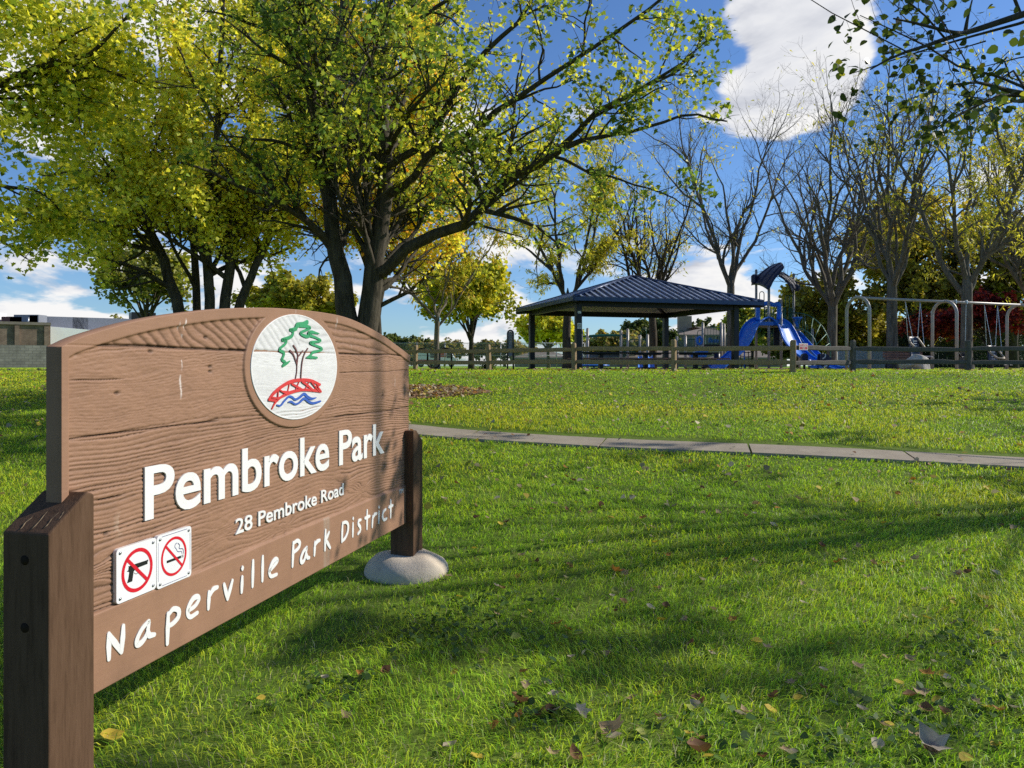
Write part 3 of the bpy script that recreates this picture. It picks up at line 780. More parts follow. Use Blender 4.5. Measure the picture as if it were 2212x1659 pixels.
# ------------------------------------------------------------------ vegetation
def norm(v): return v / (np.linalg.norm(v, axis=-1, keepdims=True) + 1e-12)

def resample(pl, n):
    return bspline(pl, n)

def spawn(g, pts, rad, per_m, t0, ang, lenf, rfac, up, lmin=.05, lmax=9, taper=.55):
    N, Sg, _ = pts.shape
    seg = np.diff(pts, axis=1); L = np.linalg.norm(seg, axis=2).sum(1)
    cnt = np.maximum(1, np.floor(per_m * L * (1 - t0) + g.random(N))).astype(int)
    idx = np.repeat(np.arange(N), cnt); M = len(idx)
    t = t0 + (1 - t0) * g.random(M); f = np.minimum(t * (Sg - 1), Sg - 1 - 1e-6); i = f.astype(int); w = (f - i)[:, None]
    pos = pts[idx, i] * (1 - w) + pts[idx, i + 1] * w
    tan = norm(seg[idx, i]); r = rad[idx, i] * (1 - w[:, 0]) + rad[idx, i + 1] * w[:, 0]
    perp = norm(np.cross(tan, g.normal(size=(M, 3))))
    a = np.radians(g.uniform(ang[0], ang[1], M))[:, None]
    d = np.cos(a) * tan + np.sin(a) * perp; d[:, 2] += up; d = norm(d)
    ln = np.clip(L[idx] * g.uniform(lenf[0], lenf[1], M) * (1 - taper * t), lmin, lmax)
    r0 = np.minimum(r * rfac, 0.03 * ln + 0.002)
    return pos, d, ln, r0

def shoot(g, pos, d, ln, r0, seg, wander, up, rend=.25):
    N = len(pos); P = np.zeros((N, seg + 1, 3)); P[:, 0] = pos; d = d.copy()
    for k in range(seg):
        d = d + g.normal(size=(N, 3)) * wander; d[:, 2] += up; d = norm(d)
        P[:, k + 1] = P[:, k] + d * (ln / seg)[:, None]
    w = np.linspace(0, 1, seg + 1)[None]
    return P, r0[:, None] * (1 - w * (1 - rend))

def tubes(P, Rd, k):
    N, S_, _ = P.shape
    T = np.empty_like(P); T[:, 1:-1] = P[:, 2:] - P[:, :-2]; T[:, 0] = P[:, 1] - P[:, 0]; T[:, -1] = P[:, -1] - P[:, -2]
    T = norm(T); ref = np.where(np.abs(T[:, :1, 2:3]) > .8, np.array([1., 0, 0]), np.array([0, 0, 1.]))
    A = norm(np.cross(T, np.broadcast_to(ref, T.shape))); B = np.cross(T, A)
    th = 2 * np.pi * np.arange(k) / k
    V = P[:, :, None] + Rd[:, :, None, None] * (np.cos(th)[None, None, :, None] * A[:, :, None] + np.sin(th)[None, None, :, None] * B[:, :, None])
    I = np.arange(N * S_ * k).reshape(N, S_, k)
    a = I[:, :-1]; b = I[:, 1:]
    F = np.stack([a, np.roll(a, -1, 2), np.roll(b, -1, 2), b], -1).reshape(-1, 4)
    return V.reshape(-1, 3), F

class Wood:
    def __init__(s): s.V = []; s.F = []; s.n = 0
    def add(s, P, Rd, k):
        V, F = tubes(P, Rd, k); s.V.append(V); s.F.append(F + s.n); s.n += len(V)
    def build(s, mat, parent, name='trunk'):
        return np_mesh(name, np.vstack(s.V) - np.array(parent.location), [np.vstack(s.F)], mat, parent, smooth=True)

LEAF_MAPLE = np.array([(0, 0), (.30, -.06), (.24, .16), (.58, .34), (.30, .46), (.25, .66), (0, 1.0), (-.25, .66), (-.30, .46), (-.58, .34), (-.24, .16), (-.30, -.06)])
LEAF_OVAL = np.array([(0, 0), (.30, .18), (.40, .45), (.24, .8), (0, 1.0), (-.24, .8), (-.40, .45), (-.30, .18)])
LEAF_DIA = np.array([(0, 0), (.36, .45), (0, 1.0), (-.36, .45)])
LEAF_HEX = np.array([(0, 0), (.34, .10), (.46, .50), (0, 1.0), (-.46, .50), (-.34, .10)])
LEAF_FEATHER = np.array([(0, 0), (.13, .35), (.0, 1.0), (-.13, .35)])

def leaves(g, pos, size, shape, cols, weights, parent, mat, hang=.35, flat=.5, name='crown', jitter=.18, fold=.25, tone=None, gain=None):
    """many single leaf blades as one crown; pos (M,3), size (M,)"""
    M = len(pos)
    ydir = g.normal(size=(M, 3)); ydir[:, 2] = ydir[:, 2] * .5 - hang; ydir = norm(ydir)
    nrm_ = g.normal(size=(M, 3)); nrm_[:, 2] = np.abs(nrm_[:, 2]) + flat; nrm_ = norm(nrm_ - ydir * (nrm_ * ydir).sum(1, keepdims=True))
    xdir = np.cross(ydir, nrm_)
    sx, sy = shape[:, 0], shape[:, 1]; zz = fold * np.abs(sx) - .18 * sy ** 2
    V = pos[:, None] + size[:, None, None] * (sx[None, :, None] * xdir[:, None] + sy[None, :, None] * ydir[:, None] + zz[None, :, None] * nrm_[:, None])
    k = len(shape); F = np.arange(M * k).reshape(M, k)
    ci = g.choice(len(cols), M, p=np.array(weights) / sum(weights))
    if tone is not None: ci = tone
    gain = gain or {'autumn_leaves': 3.1, 'small_leaves': 2.9, 'needles': 1.5}.get(mat.name, 1.0)
    c = gain * np.array(cols)[ci] * (1 + jitter * g.normal(size=(M, 1))).clip(.5, 1.6)
    return np_mesh(name, V.reshape(-1, 3) - np.array(parent.location), [F], mat, parent, np.repeat(c, k, 0).clip(0, 1))

def on_twigs(g, P, n, t0=.2, spread=.05):
    N, S_, _ = P.shape; idx = g.integers(0, N, n); t = t0 + (1 - t0) * g.random(n); f = t * (S_ - 1) - 1e-6; i = f.astype(int); w = (f - i)[:, None]
    return P[idx, i] * (1 - w) + P[idx, i + 1] * w + g.normal(size=(n, 3)) * spread

M_BARK_D = mat_bark('dark_maple_bark', (0.022, 0.018, 0.014), (0.105, 0.088, 0.068))
M_BARK_G = mat_bark('grey_locust_bark', (0.06, 0.05, 0.042), (0.215, 0.19, 0.16), 9)
M_BARK_P = mat_bark('pale_locust_bark', (0.09, 0.075, 0.06), (0.27, 0.24, 0.20), 9)
M_LEAF = mat_leaf('autumn_leaves', .42, .58, .4, (1.0, .95, .6))
M_LEAF2 = mat_leaf('small_leaves', .5, .52, .25, (1.0, .95, .5))
M_NEEDLE = mat_leaf('needles', .6, .1, .2)

GR = (0.105, 0.145, 0.020); YG = (0.235, 0.240, 0.030); YE = (0.37, 0.31, 0.040); GO = (0.40, 0.26, 0.035); DG = (0.045, 0.075, 0.016); OR = (0.42, 0.17, 0.03); OL = (0.13, 0.13, 0.02)

def limb_set(limbs):
    """limbs: (list of (x, y, depth), r0, r1)"""
    P = np.stack([resample([W(*q) for q in l[0]], 15) for l in limbs])
    g = np.random.default_rng(3); P[:, 1:-1] += g.normal(size=P[:, 1:-1].shape) * .012
    Rd = np.stack([np.linspace(l[1], l[2], 15) for l in limbs]); return P, Rd

def hero_maple():
    g = np.random.default_rng(11)
    z0 = zgf(-3.0, 14.9); D = 14.9
    root = empty('maple_tree', (-3.02, 14.9, z0), label='large forked green and yellow maple with dark trunks rising behind the sign', cat='tree')
    Wd = Wood()
    L0 = [
     ([(768, 880, D), (764, 800, D), (757, 715, D), (748, 661, D), (736, 599, D), (727, 550, D), (719, 508, D), (711, 434, D), (698, 384, D), (682, 322, D - .3), (678, 248, D - .5), (668, 174, D - .8), (645, 120, D - 1.1), (595, 60, D - 1.6), (545, -10, D - 2.1)], .225, .05),
     ([(775, 880, D + .05), (780, 800, D), (790, 720, D), (800, 661, D), (808, 579, D), (818, 517, D), (833, 434, D), (837, 351, D + .1), (828, 289, D + .2), (825, 207, D + .4), (833, 110, D + .7), (838, -40, D + 1), (850, -180, D + 1.2)], .25, .06),
    ]
    L1 = [
     ([(820, 590, D), (833, 583, D - .1), (878, 537, D - .3), (944, 504, D - .6), (1002, 484, D - .9), (1044, 446, D - 1.1), (1068, 413, D - 1.3), (1110, 380, D - 1.5), (1163, 355, D - 1.7), (1201, 331, D - 1.9), (1250, 285, D - 2.1), (1292, 240, D - 2.3), (1345, 215, D - 2.5), (1430, 165, D - 2.7), (1500, 120, D - 2.9)], .125, .018),
     ([(1190, 336, D - 1.85), (1250, 306, D - 2.2), (1292, 298, D - 2.4), (1374, 281, D - 2.7), (1478, 248, D - 3.0), (1570, 262, D - 3.2)], .05, .012),
     ([(1201, 340, D - 1.9), (1259, 364, D - 2.3), (1312, 380, D - 2.6), (1416, 413, D - 3.0), (1500, 450, D - 3.3)], .03, .008),
     ([(836, 358, D), (853, 351, D - .1), (911, 310, D - .4), (953, 256, D - .6), (977, 207, D - .8), (1010, 157, D - 1), (1064, 95, D - 1.3), (1126, 41, D - 1.6), (1159, -20, D - 1.8)], .085, .03),
     ([(834, 420, D), (853, 413, D - .1), (891, 388, D - .3), (928, 331, D - .7), (969, 314, D - 1.0), (1027, 281, D - 1.4), (1085, 231, D - 1.8), (1168, 178, D - 2.2), (1250, 124, D - 2.6), (1374, 41, D - 3.1), (1450, -20, D - 3.4)], .09, .02),
     ([(800, 640, D + .1), (829, 537, D + .5), (858, 488, D + .8), (887, 438, D + 1.2), (932, 393, D + 1.6), (990, 330, D + 2.2)], .06, .02),
     ([(812, 590, D + .1), (850, 545, D + .6), (895, 504, D + 1.0), (928, 438, D + 1.5), (969, 413, D + 1.9), (1064, 372, D + 2.5), (1180, 330, D + 3)], .055, .012),
     ([(806, 620, D), (840, 606, D + .3), (878, 595, D + .7), (903, 558, D + 1.1), (960, 520, D + 1.6)], .05, .012),
     ([(808, 590, D - .05), (804, 566, D - .15), (787, 496, D - .3), (775, 434, D - .4), (758, 380, D - .6), (746, 310, D - .8), (742, 256, D - 1.0), (730, 180, D - 1.4)], .062, .02),
     ([(768, 405, D - .5), (783, 340, D - .7), (777, 248, D - .9), (780, 150, D - 1.2), (790, 60, D - 1.6)], .045, .02),
     ([(724, 535, D), (711, 521, D - .1), (661, 475, D - .5), (612, 446, D - .9), (570, 417, D - 1.3), (521, 405, D - 1.7), (455, 372, D - 2.2), (390, 350, D - 2.7)], .085, .015),
     ([(610, 445, D - .9), (579, 384, D - 1.2), (537, 339, D - 1.5), (508, 322, D - 1.8), (450, 250, D - 2.3)], .05, .015),
     ([(690, 365, D - .2), (678, 351, D - .3), (645, 322, D - .7), (599, 306, D - 1.1), (541, 300, D - 1.5), (470, 290, D - 2)], .055, .012),
     ([(713, 440, D), (719, 384, D + .2), (717, 310, D + .4), (711, 227, D + .6), (728, 120, D + .9), (740, 0, D + 1.2), (745, -120, D + 1.3)], .10, .05),
     ([(672, 190, D - .8), (660, 110, D - .6), (640, 40, D - .4), (620, -60, D)], .05, .02),
     ([(690, 340, D - .2), (640, 230, D + .5), (560, 150, D + 1.4), (480, 60, D + 2.2)], .05, .015),
     ([(838, 300, D + .2), (880, 200, D + .9), (930, 90, D + 1.6), (980, -20, D + 2.2)], .06, .02),
     ([(715, 300, D + .3), (690, 170, D - 1.2), (660, 60, D - 3.0), (640, -30, D - 4.5)], .06, .02),
     ([(830, 260, D + .2), (810, 180, D - 1.6), (800, 130, D - 3.4), (790, 110, D - 5.2)], .06, .014),
     ([(838, 330, D), (880, 250, D - 1.4), (930, 190, D - 2.8), (960, 160, D - 4.2)], .05, .012),
     ([(820, 150, D + .5), (870, 40, D - 1.2), (900, -40, D - 3)], .05, .02),
     ([(835, 100, D + .7), (990, -20, D + .4), (1150, -120, D)], .05, .02),
     ([(835, 60, D + .7), (1050, -120, D - 1), (1300, -170, D - 2)], .05, .02),
    ]
    P0, R0 = limb_set(L0); P1, R1 = limb_set(L1)
    R0[:, 0] *= 1.25; R0[:, 1] *= 1.1
    Wd.add(P0, R0, 14); Wd.add(P1, R1, 10)
    allP = np.concatenate([P1, P0[:, :, :]]); allR = np.concatenate([R1, R0])
    q = spawn(g, allP, allR, 3.1, .25, (28, 58), (.22, .48), .62, .12, .5, 2.2); 
    A, ra = shoot(g, *q, 6, .16, .03); Wd.add(A, ra, 6)
    q = spawn(g, A, ra, 4.6, .1, (28, 62), (.35, .75), .65, .04, .25, 1.15)
    B, rb = shoot(g, *q, 4, .2, .02); Wd.add(B, rb, 4)
    q = spawn(g, B, rb, 3.2, .2, (25, 60), (.4, .8), .7, .0, .12, .5)
    C_, rc = shoot(g, *q, 3, .2, -.03); Wd.add(C_, rc, 3)
    def clear(P): # the bottom of the crown is open and its right rim ends in mid-sky
        x = CX_ + F_ * P[:, 0] / P[:, 1]; y = CY_ - F_ * (P[:, 2] - HC) / P[:, 1]
        lim = np.interp(x, [300, 640, 760, 850, 960, 1100, 1250, 1400, 1600], [420, 440, 360, 430, 520, 540, 545, 520, 430])
        return (y < lim) & (x < 1590)
    cl = []
    tp = np.concatenate([B[:, -1], C_[:, -1]])
    pos = np.concatenate([on_twigs(g, C_, 34000, .1, .09), on_twigs(g, B, 12000, .3, .09)])
    x = CX_ + F_ * pos[:, 0] / pos[:, 1]
    # sparse towards the right rim, dense above the forks
    keep = clear(pos) & (g.random(len(pos)) < np.interp(x, [600, 800, 1050, 1300, 1600], [.72, .58, .62, .85, 1]))
    pos = pos[keep]; M = len(pos); x = x[keep]
    cl = fbm(pos[:, 0] * .8, pos[:, 2] * .8 + pos[:, 1] * .5, 3, 4)
    near = pos[:, 1] < 12.3
    u = g.random(M) + (cl - .5) * 1.4 - near * .35
    tone = np.select([u < .08, u < .42, u < .80, u < 1.0], [0, 1, 2, 3], 4)
    cl2 = fbm(pos[:, 0] * 1.6, pos[:, 2] * 1.6 + pos[:, 1] * .9, 3, 44); kp = cl2 + g.random(M) * .6 > .50; pos = pos[kp]; tone = tone[kp]; M = len(pos)
    leaves(g, pos, g.uniform(.05, .105, M), LEAF_MAPLE, [DG, GR, YG, (0.27, 0.27, 0.035), (.40, .32, .03)], [1] * 5, root, M_LEAF, .3, .5, tone=tone)
    Wd.build(M_BARK_D, root)
hero_maple()

def stem_maple(name, label, D, stems, branches, leafn, cols, w, seed, size, bark, lims=None, per=(1.6, 3.0, 3.0), keep_fn=None, shape=LEAF_HEX, group=None):
    g = np.random.default_rng(seed)
    b = stems[0][0][0]; loc = W(b[0], b[1], b[2]); loc.z = zfar(loc.x, loc.y)
    root = empty(name, loc, label=label, cat='tree', group=group); Wd = Wood()
    P0, R0 = limb_set(stems); Wd.add(P0, R0, 10)
    aP, aR = P0, R0
    if branches:
        P1, R1 = limb_set(branches); Wd.add(P1, R1, 8); aP = np.concatenate([P0, P1]); aR = np.concatenate([R0, R1])
    q = spawn(g, aP, aR, per[0], .18, (30, 70), (.25, .45), .6, .08, .6, 3.6); A, ra = shoot(g, *q, 6, .15, .03); Wd.add(A, ra, 5)
    q = spawn(g, A, ra, per[1], .1, (30, 60), (.35, .65), .6, .03, .3, 1.6); B, rb = shoot(g, *q, 4, .18, .0); Wd.add(B, rb, 4)
    q = spawn(g, B, rb, per[2], .2, (25, 60), (.4, .7), .7, .0, .15, .7); C_, rc = shoot(g, *q, 2, .2, -.05); Wd.add(C_, rc, 3)
    pos = np.concatenate([on_twigs(g, C_, int(leafn * .7), .1, .2), on_twigs(g, B, int(leafn * .3), .2, .2)])
    if keep_fn is not None: pos = pos[keep_fn(g, pos, CX_ + F_ * pos[:, 0] / pos[:, 1], CY_ - F_ * (pos[:, 2] - HC) / pos[:, 1])]
    cl2 = fbm(pos[:, 0] * 1.1 + seed, pos[:, 2] * 1.1 + pos[:, 1] * .7, 3, seed + 3); pos = pos[cl2 + g.random(len(pos)) * .6 > .57]; M = len(pos)
    leaves(g, pos, g.uniform(size[0], size[1], M), shape, cols, w, root, M_LEAF, .3, .4)
    Wd.build(bark, root); return root

def keep_left(g, pos, x, y):
    lim = np.interp(x, [-60, 40, 120, 230, 300, 420, 560, 640, 760], [600, 625, 560, 610, 470, 520, 590, 600, 560])
    return (y < lim + g.normal(size=len(x)) * 12)
D = 24.0
stem_maple('maple_tree', 'many-stemmed yellow maple standing behind the left half of the sign', D,
    [([(398, 800, D), (388, 670, D), (364, 599, D), (343, 537, D), (318, 488, D), (289, 413, D - .5), (269, 351, D - .8), (252, 248, D - 1.2), (240, 120, D - 1.6), (225, -60, D - 2)], .19, .05),
     ([(428, 800, D + .6), (426, 670, D + .6), (420, 558, D + .6), (413, 475, D + .8), (397, 405, D + 1.2), (370, 300, D + 1.8), (350, 150, D + 2.2), (330, 0, D + 2.4)], .14, .04),
     ([(452, 800, D - .2), (453, 665, D - .2), (446, 537, D - .2), (442, 467, D - .2), (455, 390, D - .3), (467, 322, D - .6), (472, 200, D - 1), (480, 40, D - 1.5), (485, -120, D - 1.8)], .17, .05),
     ([(472, 800, D), (486, 661, D), (498, 558, D), (504, 475, D), (512, 393, D + .3), (535, 290, D + .7), (560, 150, D + 1.1), (580, 0, D + 1.4), (590, -120, D + 1.5)], .18, .05),
     ([(485, 800, D + .2), (517, 661, D + .2), (537, 612, D + .2), (554, 570, D + .2), (579, 517, D + .4), (620, 430, D + .8), (660, 330, D + 1.2), (700, 200, D + 1.5), (720, 60, D + 1.8)], .16, .04)],
    [([(345, 545, D), (290, 500, D - .8), (220, 480, D - 1.8), (140, 470, D - 2.6)], .06, .02), ([(262, 310, D - 1), (200, 250, D - 1.5), (120, 210, D - 2)], .06, .02),
     ([(285, 405, D - .6), (230, 380, D - 1.2), (170, 370, D - 2), (90, 380, D - 2.6)], .06, .02), ([(470, 280, D - .8), (420, 180, D - 2.5), (380, 90, D - 4)], .06, .02),
     ([(520, 370, D + .4), (560, 330, D - 1), (610, 310, D - 2.2)], .05, .02), ([(600, 470, D + .6), (640, 470, D + .2), (690, 480, D)], .05, .02),
     ([(245, 150, D - 1.5), (160, 80, D - 2.4), (70, 20, D - 3)], .06, .02)],
    84000, [GR, YG, YE, (0.5, 0.40, 0.04), GO, OL], [.05, .20, .40, .26, .06, .03], 21, (.085, .145), M_BARK_D, keep_fn=keep_left)

D = 12.5
stem_maple('maple_tree', 'green maple reaching in from beyond the left edge with drooping branches', D,
    [([(-560, 900, D + 1), (-550, 600, D + 1), (-500, 400, D + 1), (-420, 250, D + 1), (-380, 60, D + 1), (-360, -150, D + 1)], .22, .07)],
    [([(-440, 320, D + 1), (-200, 250, D + .5), (0, 178, D), (62, 153, D), (145, 128, D - .2), (194, 120, D - .3), (231, 83, D - .5), (290, 20, D - .8)], .085, .015),
     ([(-440, 330, D + 1), (-220, 270, D + .8), (-80, 230, D + .4), (0, 200, D), (60, 182, D), (150, 176, D), (230, 160, D + .2)], .06, .01),
     ([(-500, 480, D + 1), (-300, 400, D + .6), (-120, 390, D), (0, 400, D - .2), (90, 420, D - .4), (150, 470, D - .5)], .06, .01),
     ([(-520, 520, D + 1), (-300, 470, D + .8), (-150, 480, D + .3), (-20, 510, D), (60, 560, D)], .05, .01),
     ([(-400, 200, D + 1), (-200, 60, D), (-50, -30, D - 1), (100, -100, D - 2)], .08, .02), ([(-430, 300, D), (-380, 200, D - 3), (-300, 100, D - 5)], .07, .02)],
    40000, [GR, YG, (.26, .26, .02), YE, DG], [.24, .38, .20, .15, .03], 33, (.065, .11), M_BARK_D, per=(1.5, 3.0, 3.0), shape=LEAF_MAPLE,
    keep_fn=lambda g, pos, x, y: (y < np.interp(x, [-900, -200, 0, 60, 130, 180, 260, 420], [700, 640, 615, 600, 510, 600, 470, 300]) + g.normal(size=len(x)) * 10) & (x < 330))

D = 25.5
stem_maple('maple_tree', 'orange and yellow maple glowing behind the large forked maple', D,
    [([(815, 800, D), (815, 700, D), (812, 600, D), (818, 480, D), (825, 300, D), (822, 100, D), (830, -80, D)], .17, .05),
     ([(815, 690, D), (840, 560, D + .3), (880, 430, D + .6), (910, 270, D + .8), (930, 100, D + 1)], .10, .03),
     ([(812, 640, D), (780, 540, D), (740, 440, D), (700, 340, D), (690, 150, D + .4), (690, -60, D)], .10, .03)],
    [([(820, 560, D), (860, 500, D - .4), (930, 450, D - .6), (980, 400, D - 1)], .05, .015), ([(820, 590, D), (880, 560, D), (950, 530, D), (1000, 500, D)], .05, .015)],
    42000, [YG, YE, GO, OR, (0.52, 0.36, 0.05)], [.16, .34, .22, .12, .16], 41, (.085, .145), M_BARK_D,
    keep_fn=lambda g, pos, x, y: (y < np.interp(x, [600, 700, 780, 900, 1000, 1080], [560, 600, 600, 610, 540, 300]) + g.normal(size=len(x)) * 12) & (x < 1010))

def sun_spot(P):
    """where on the lawn a point's shadow lands"""
    k = np.clip(P[:, 2] - .1, 0, None)
    for _ in range(3):
        sx = P[:, 0] - SDIR.x / SDIR.z * k; sy = P[:, 1] - SDIR.y / SDIR.z * k; k = P[:, 2] - zg(sx, sy)
    return sx, sy
def on_board(P):
    """does the point stand between the sun and the sign board (leaves there are cut away to keep it lit)?"""
    n = np.array(SN); dd = (P[:, 0] - SO[0]) * SN[0] + (P[:, 1] - SO[1]) * SN[1]; tt = dd / (SDIR.x * SN[0] + SDIR.y * SN[1])
    qx = P[:, 0] - SDIR.x * tt; qy = P[:, 1] - SDIR.y * tt; qz = P[:, 2] - SDIR.z * tt; s_ = (qx - SO[0]) * SU[0] + (qy - SO[1]) * SU[1]
    return (s_ > -.4) & (s_ < 2.93 + (qz - .9) * .2 + .15 * np.sin(qz * 7)) & (qz > .15) & (qz < 2.0)
def linden():
    """tree beyond the right edge whose limbs hang into the frame and whose unseen crown is thinned to shape the lawn dapples"""
    g = np.random.default_rng(52); D = 7.6; tx, ty = 14.2, 9.8
    loc = (tx, ty, zgf(tx, ty))
    root = empty('linden_tree', loc, label='linden beyond the right edge whose dark leafy limbs hang into the upper right', cat='tree'); Wd = Wood()
    def X(x, y, z): return (x, y, z)
    tr_ = resample([X(tx, ty, loc[2] - .1), X(tx, ty, 2.2), X(tx - .1, ty, 4.6), X(tx - .1, ty, 7.4), X(tx, ty, 10), X(tx, ty, 12)], 15)[None]
    limbs = [[X(tx - .1, ty, 4.0), X(11, 9.0, 5.3), X(7.8, 8.0, 5.1), W(2290, 15, D), W(2212, 31, D), W(2122, 60, D), W(2060, 78, D - .1), W(2006, 97, D - .2), W(1936, 120, D - .3), W(1880, 150, D - .3)],
             [W(2080, 72, D), W(2050, 68, D - .2), W(1977, 50, D - .3), W(1930, 40, D - .4)],
             [W(2085, 70, D), W(2090, 40, D), W(2100, 0, D)],
             [X(tx - .1, ty, 3.6), X(11, 9.2, 4.6), X(7.8, 8.4, 4.4), W(2290, 200, D), W(2212, 202, D + .1), W(2159, 190, D), W(2110, 178, D - .2), W(2050, 185, D - .3)],
             [X(7.8, 8.4, 4.3), W(2212, 207, D + .3), W(2143, 215, D + .1), W(2080, 244, D), W(2025, 275, D - .2)]]
    for k in range(26):
        a = g.uniform(0, 6.28); z0 = g.uniform(3.6, 9.5); r_ = g.uniform(3.5, 7.6) * (1 - max(0, z0 - 6) / 9); d = np.array((math.cos(a), math.sin(a)))
        limbs.append([X(tx, ty, z0), X(tx + d[0] * r_ * .45, ty + d[1] * r_ * .45, z0 + .9), X(tx + d[0] * r_ * .8, ty + d[1] * r_ * .8, z0 + 1.3), X(tx + d[0] * r_, ty + d[1] * r_, z0 + 1.2)])
    P1 = np.stack([resample(l, 15) for l in limbs]); R1 = np.stack([np.linspace(.055 if i in (0, 3) else .034 if i > 4 else .022, .007, 15) for i in range(len(limbs))])
    Wd.add(tr_, np.linspace(.22, .03, 15)[None], 12); Wd.add(P1, R1, 8)
    q = spawn(g, P1, R1, 2.0, .2, (30, 60), (.2, .42), .6, .04, .35, 2.0); A, ra = shoot(g, *q, 5, .16, -.01); 
    q = spawn(g, A, ra, 3.4, .1, (30, 60), (.35, .7), .65, .0, .2, .9); B, rb = shoot(g, *q, 4, .2, -.03)
    q = spawn(g, B, rb, 3.2, .2, (30, 65), (.4, .8), .7, 0, .1, .35); C_, rc = shoot(g, *q, 2, .2, -.08)
    for Q, rq, k in ((A, ra, 5), (B, rb, 3), (C_, rc, 3)):
        e_ = Q[:, -1]; fx, fy = sun_spot(e_); xv = CX_ + F_ * e_[:, 0] / e_[:, 1]; yv = CY_ - F_ * (e_[:, 2] - HC) / e_[:, 1]
        kp = ~on_board(e_) & (np.hypot(fx + .55, fy - 5.2) > .6) & ~((xv < 2240) & (yv > -20) & ((yv > 330) | (xv < 1825) | (g.random(len(e_)) < .45))); Wd.add(Q[kp], rq[kp] * .85, k)
    pos = np.concatenate([on_twigs(g, C_, 52000, .1, .05), on_twigs(g, B, 16000, .2, .05)]);
    x = CX_ + F_ * pos[:, 0] / pos[:, 1]; y = CY_ - F_ * (pos[:, 2] - HC) / pos[:, 1]
    inview = (pos[:, 1] > 0) & (x < 2230) & (y > -20)
    sx, sy = sun_spot(pos); fld = fbm(sx * .75 + 3, sy * 1.05 + 1, 3, 23)
    fld = fld + .22 * np.exp(-((sx + .5) / 1.3) ** 2 - ((sy - 3.3) / .9) ** 2) + .16 * np.exp(-((sx - 1.2) / 1.4) ** 2 - ((sy - 4.2) / .35) ** 2) - .16 * np.exp(-((sx - .6) / .9) ** 2 - ((sy - 6.3) / 1.0) ** 2) - .12 * np.exp(-((sx - 3.6) / 1.0) ** 2 - ((sy - 5.5) / 2.0) ** 2)
    fld = fld - .3 * np.exp(-((sx + .45) / .5) ** 2 - ((sy - 5.2) / .45) ** 2)
    pk = np.clip((fld - .545) * 6, .006, 1)
    keep = np.where(inview, (x > 1800) & (y < 335) & (g.random(len(x)) < .11), (g.random(len(x)) < pk)) & ~(on_board(pos) & (~inview | (g.random(len(x)) < .75))) & ~((np.hypot(sx + .50, sy - 5.15) < .55) & (g.random(len(x)) < .96))
    pos = pos[keep]; M = len(pos)
    leaves(g, pos, g.uniform(.05, .10, M), LEAF_OVAL, [DG, (0.03, .05, .012), GR, (.06, .09, .015), YG], [.35, .3, .2, .1, .05], root, M_LEAF, .5, .2, gain=1.3)
    Wd.build(M_BARK_D, root)
linden()

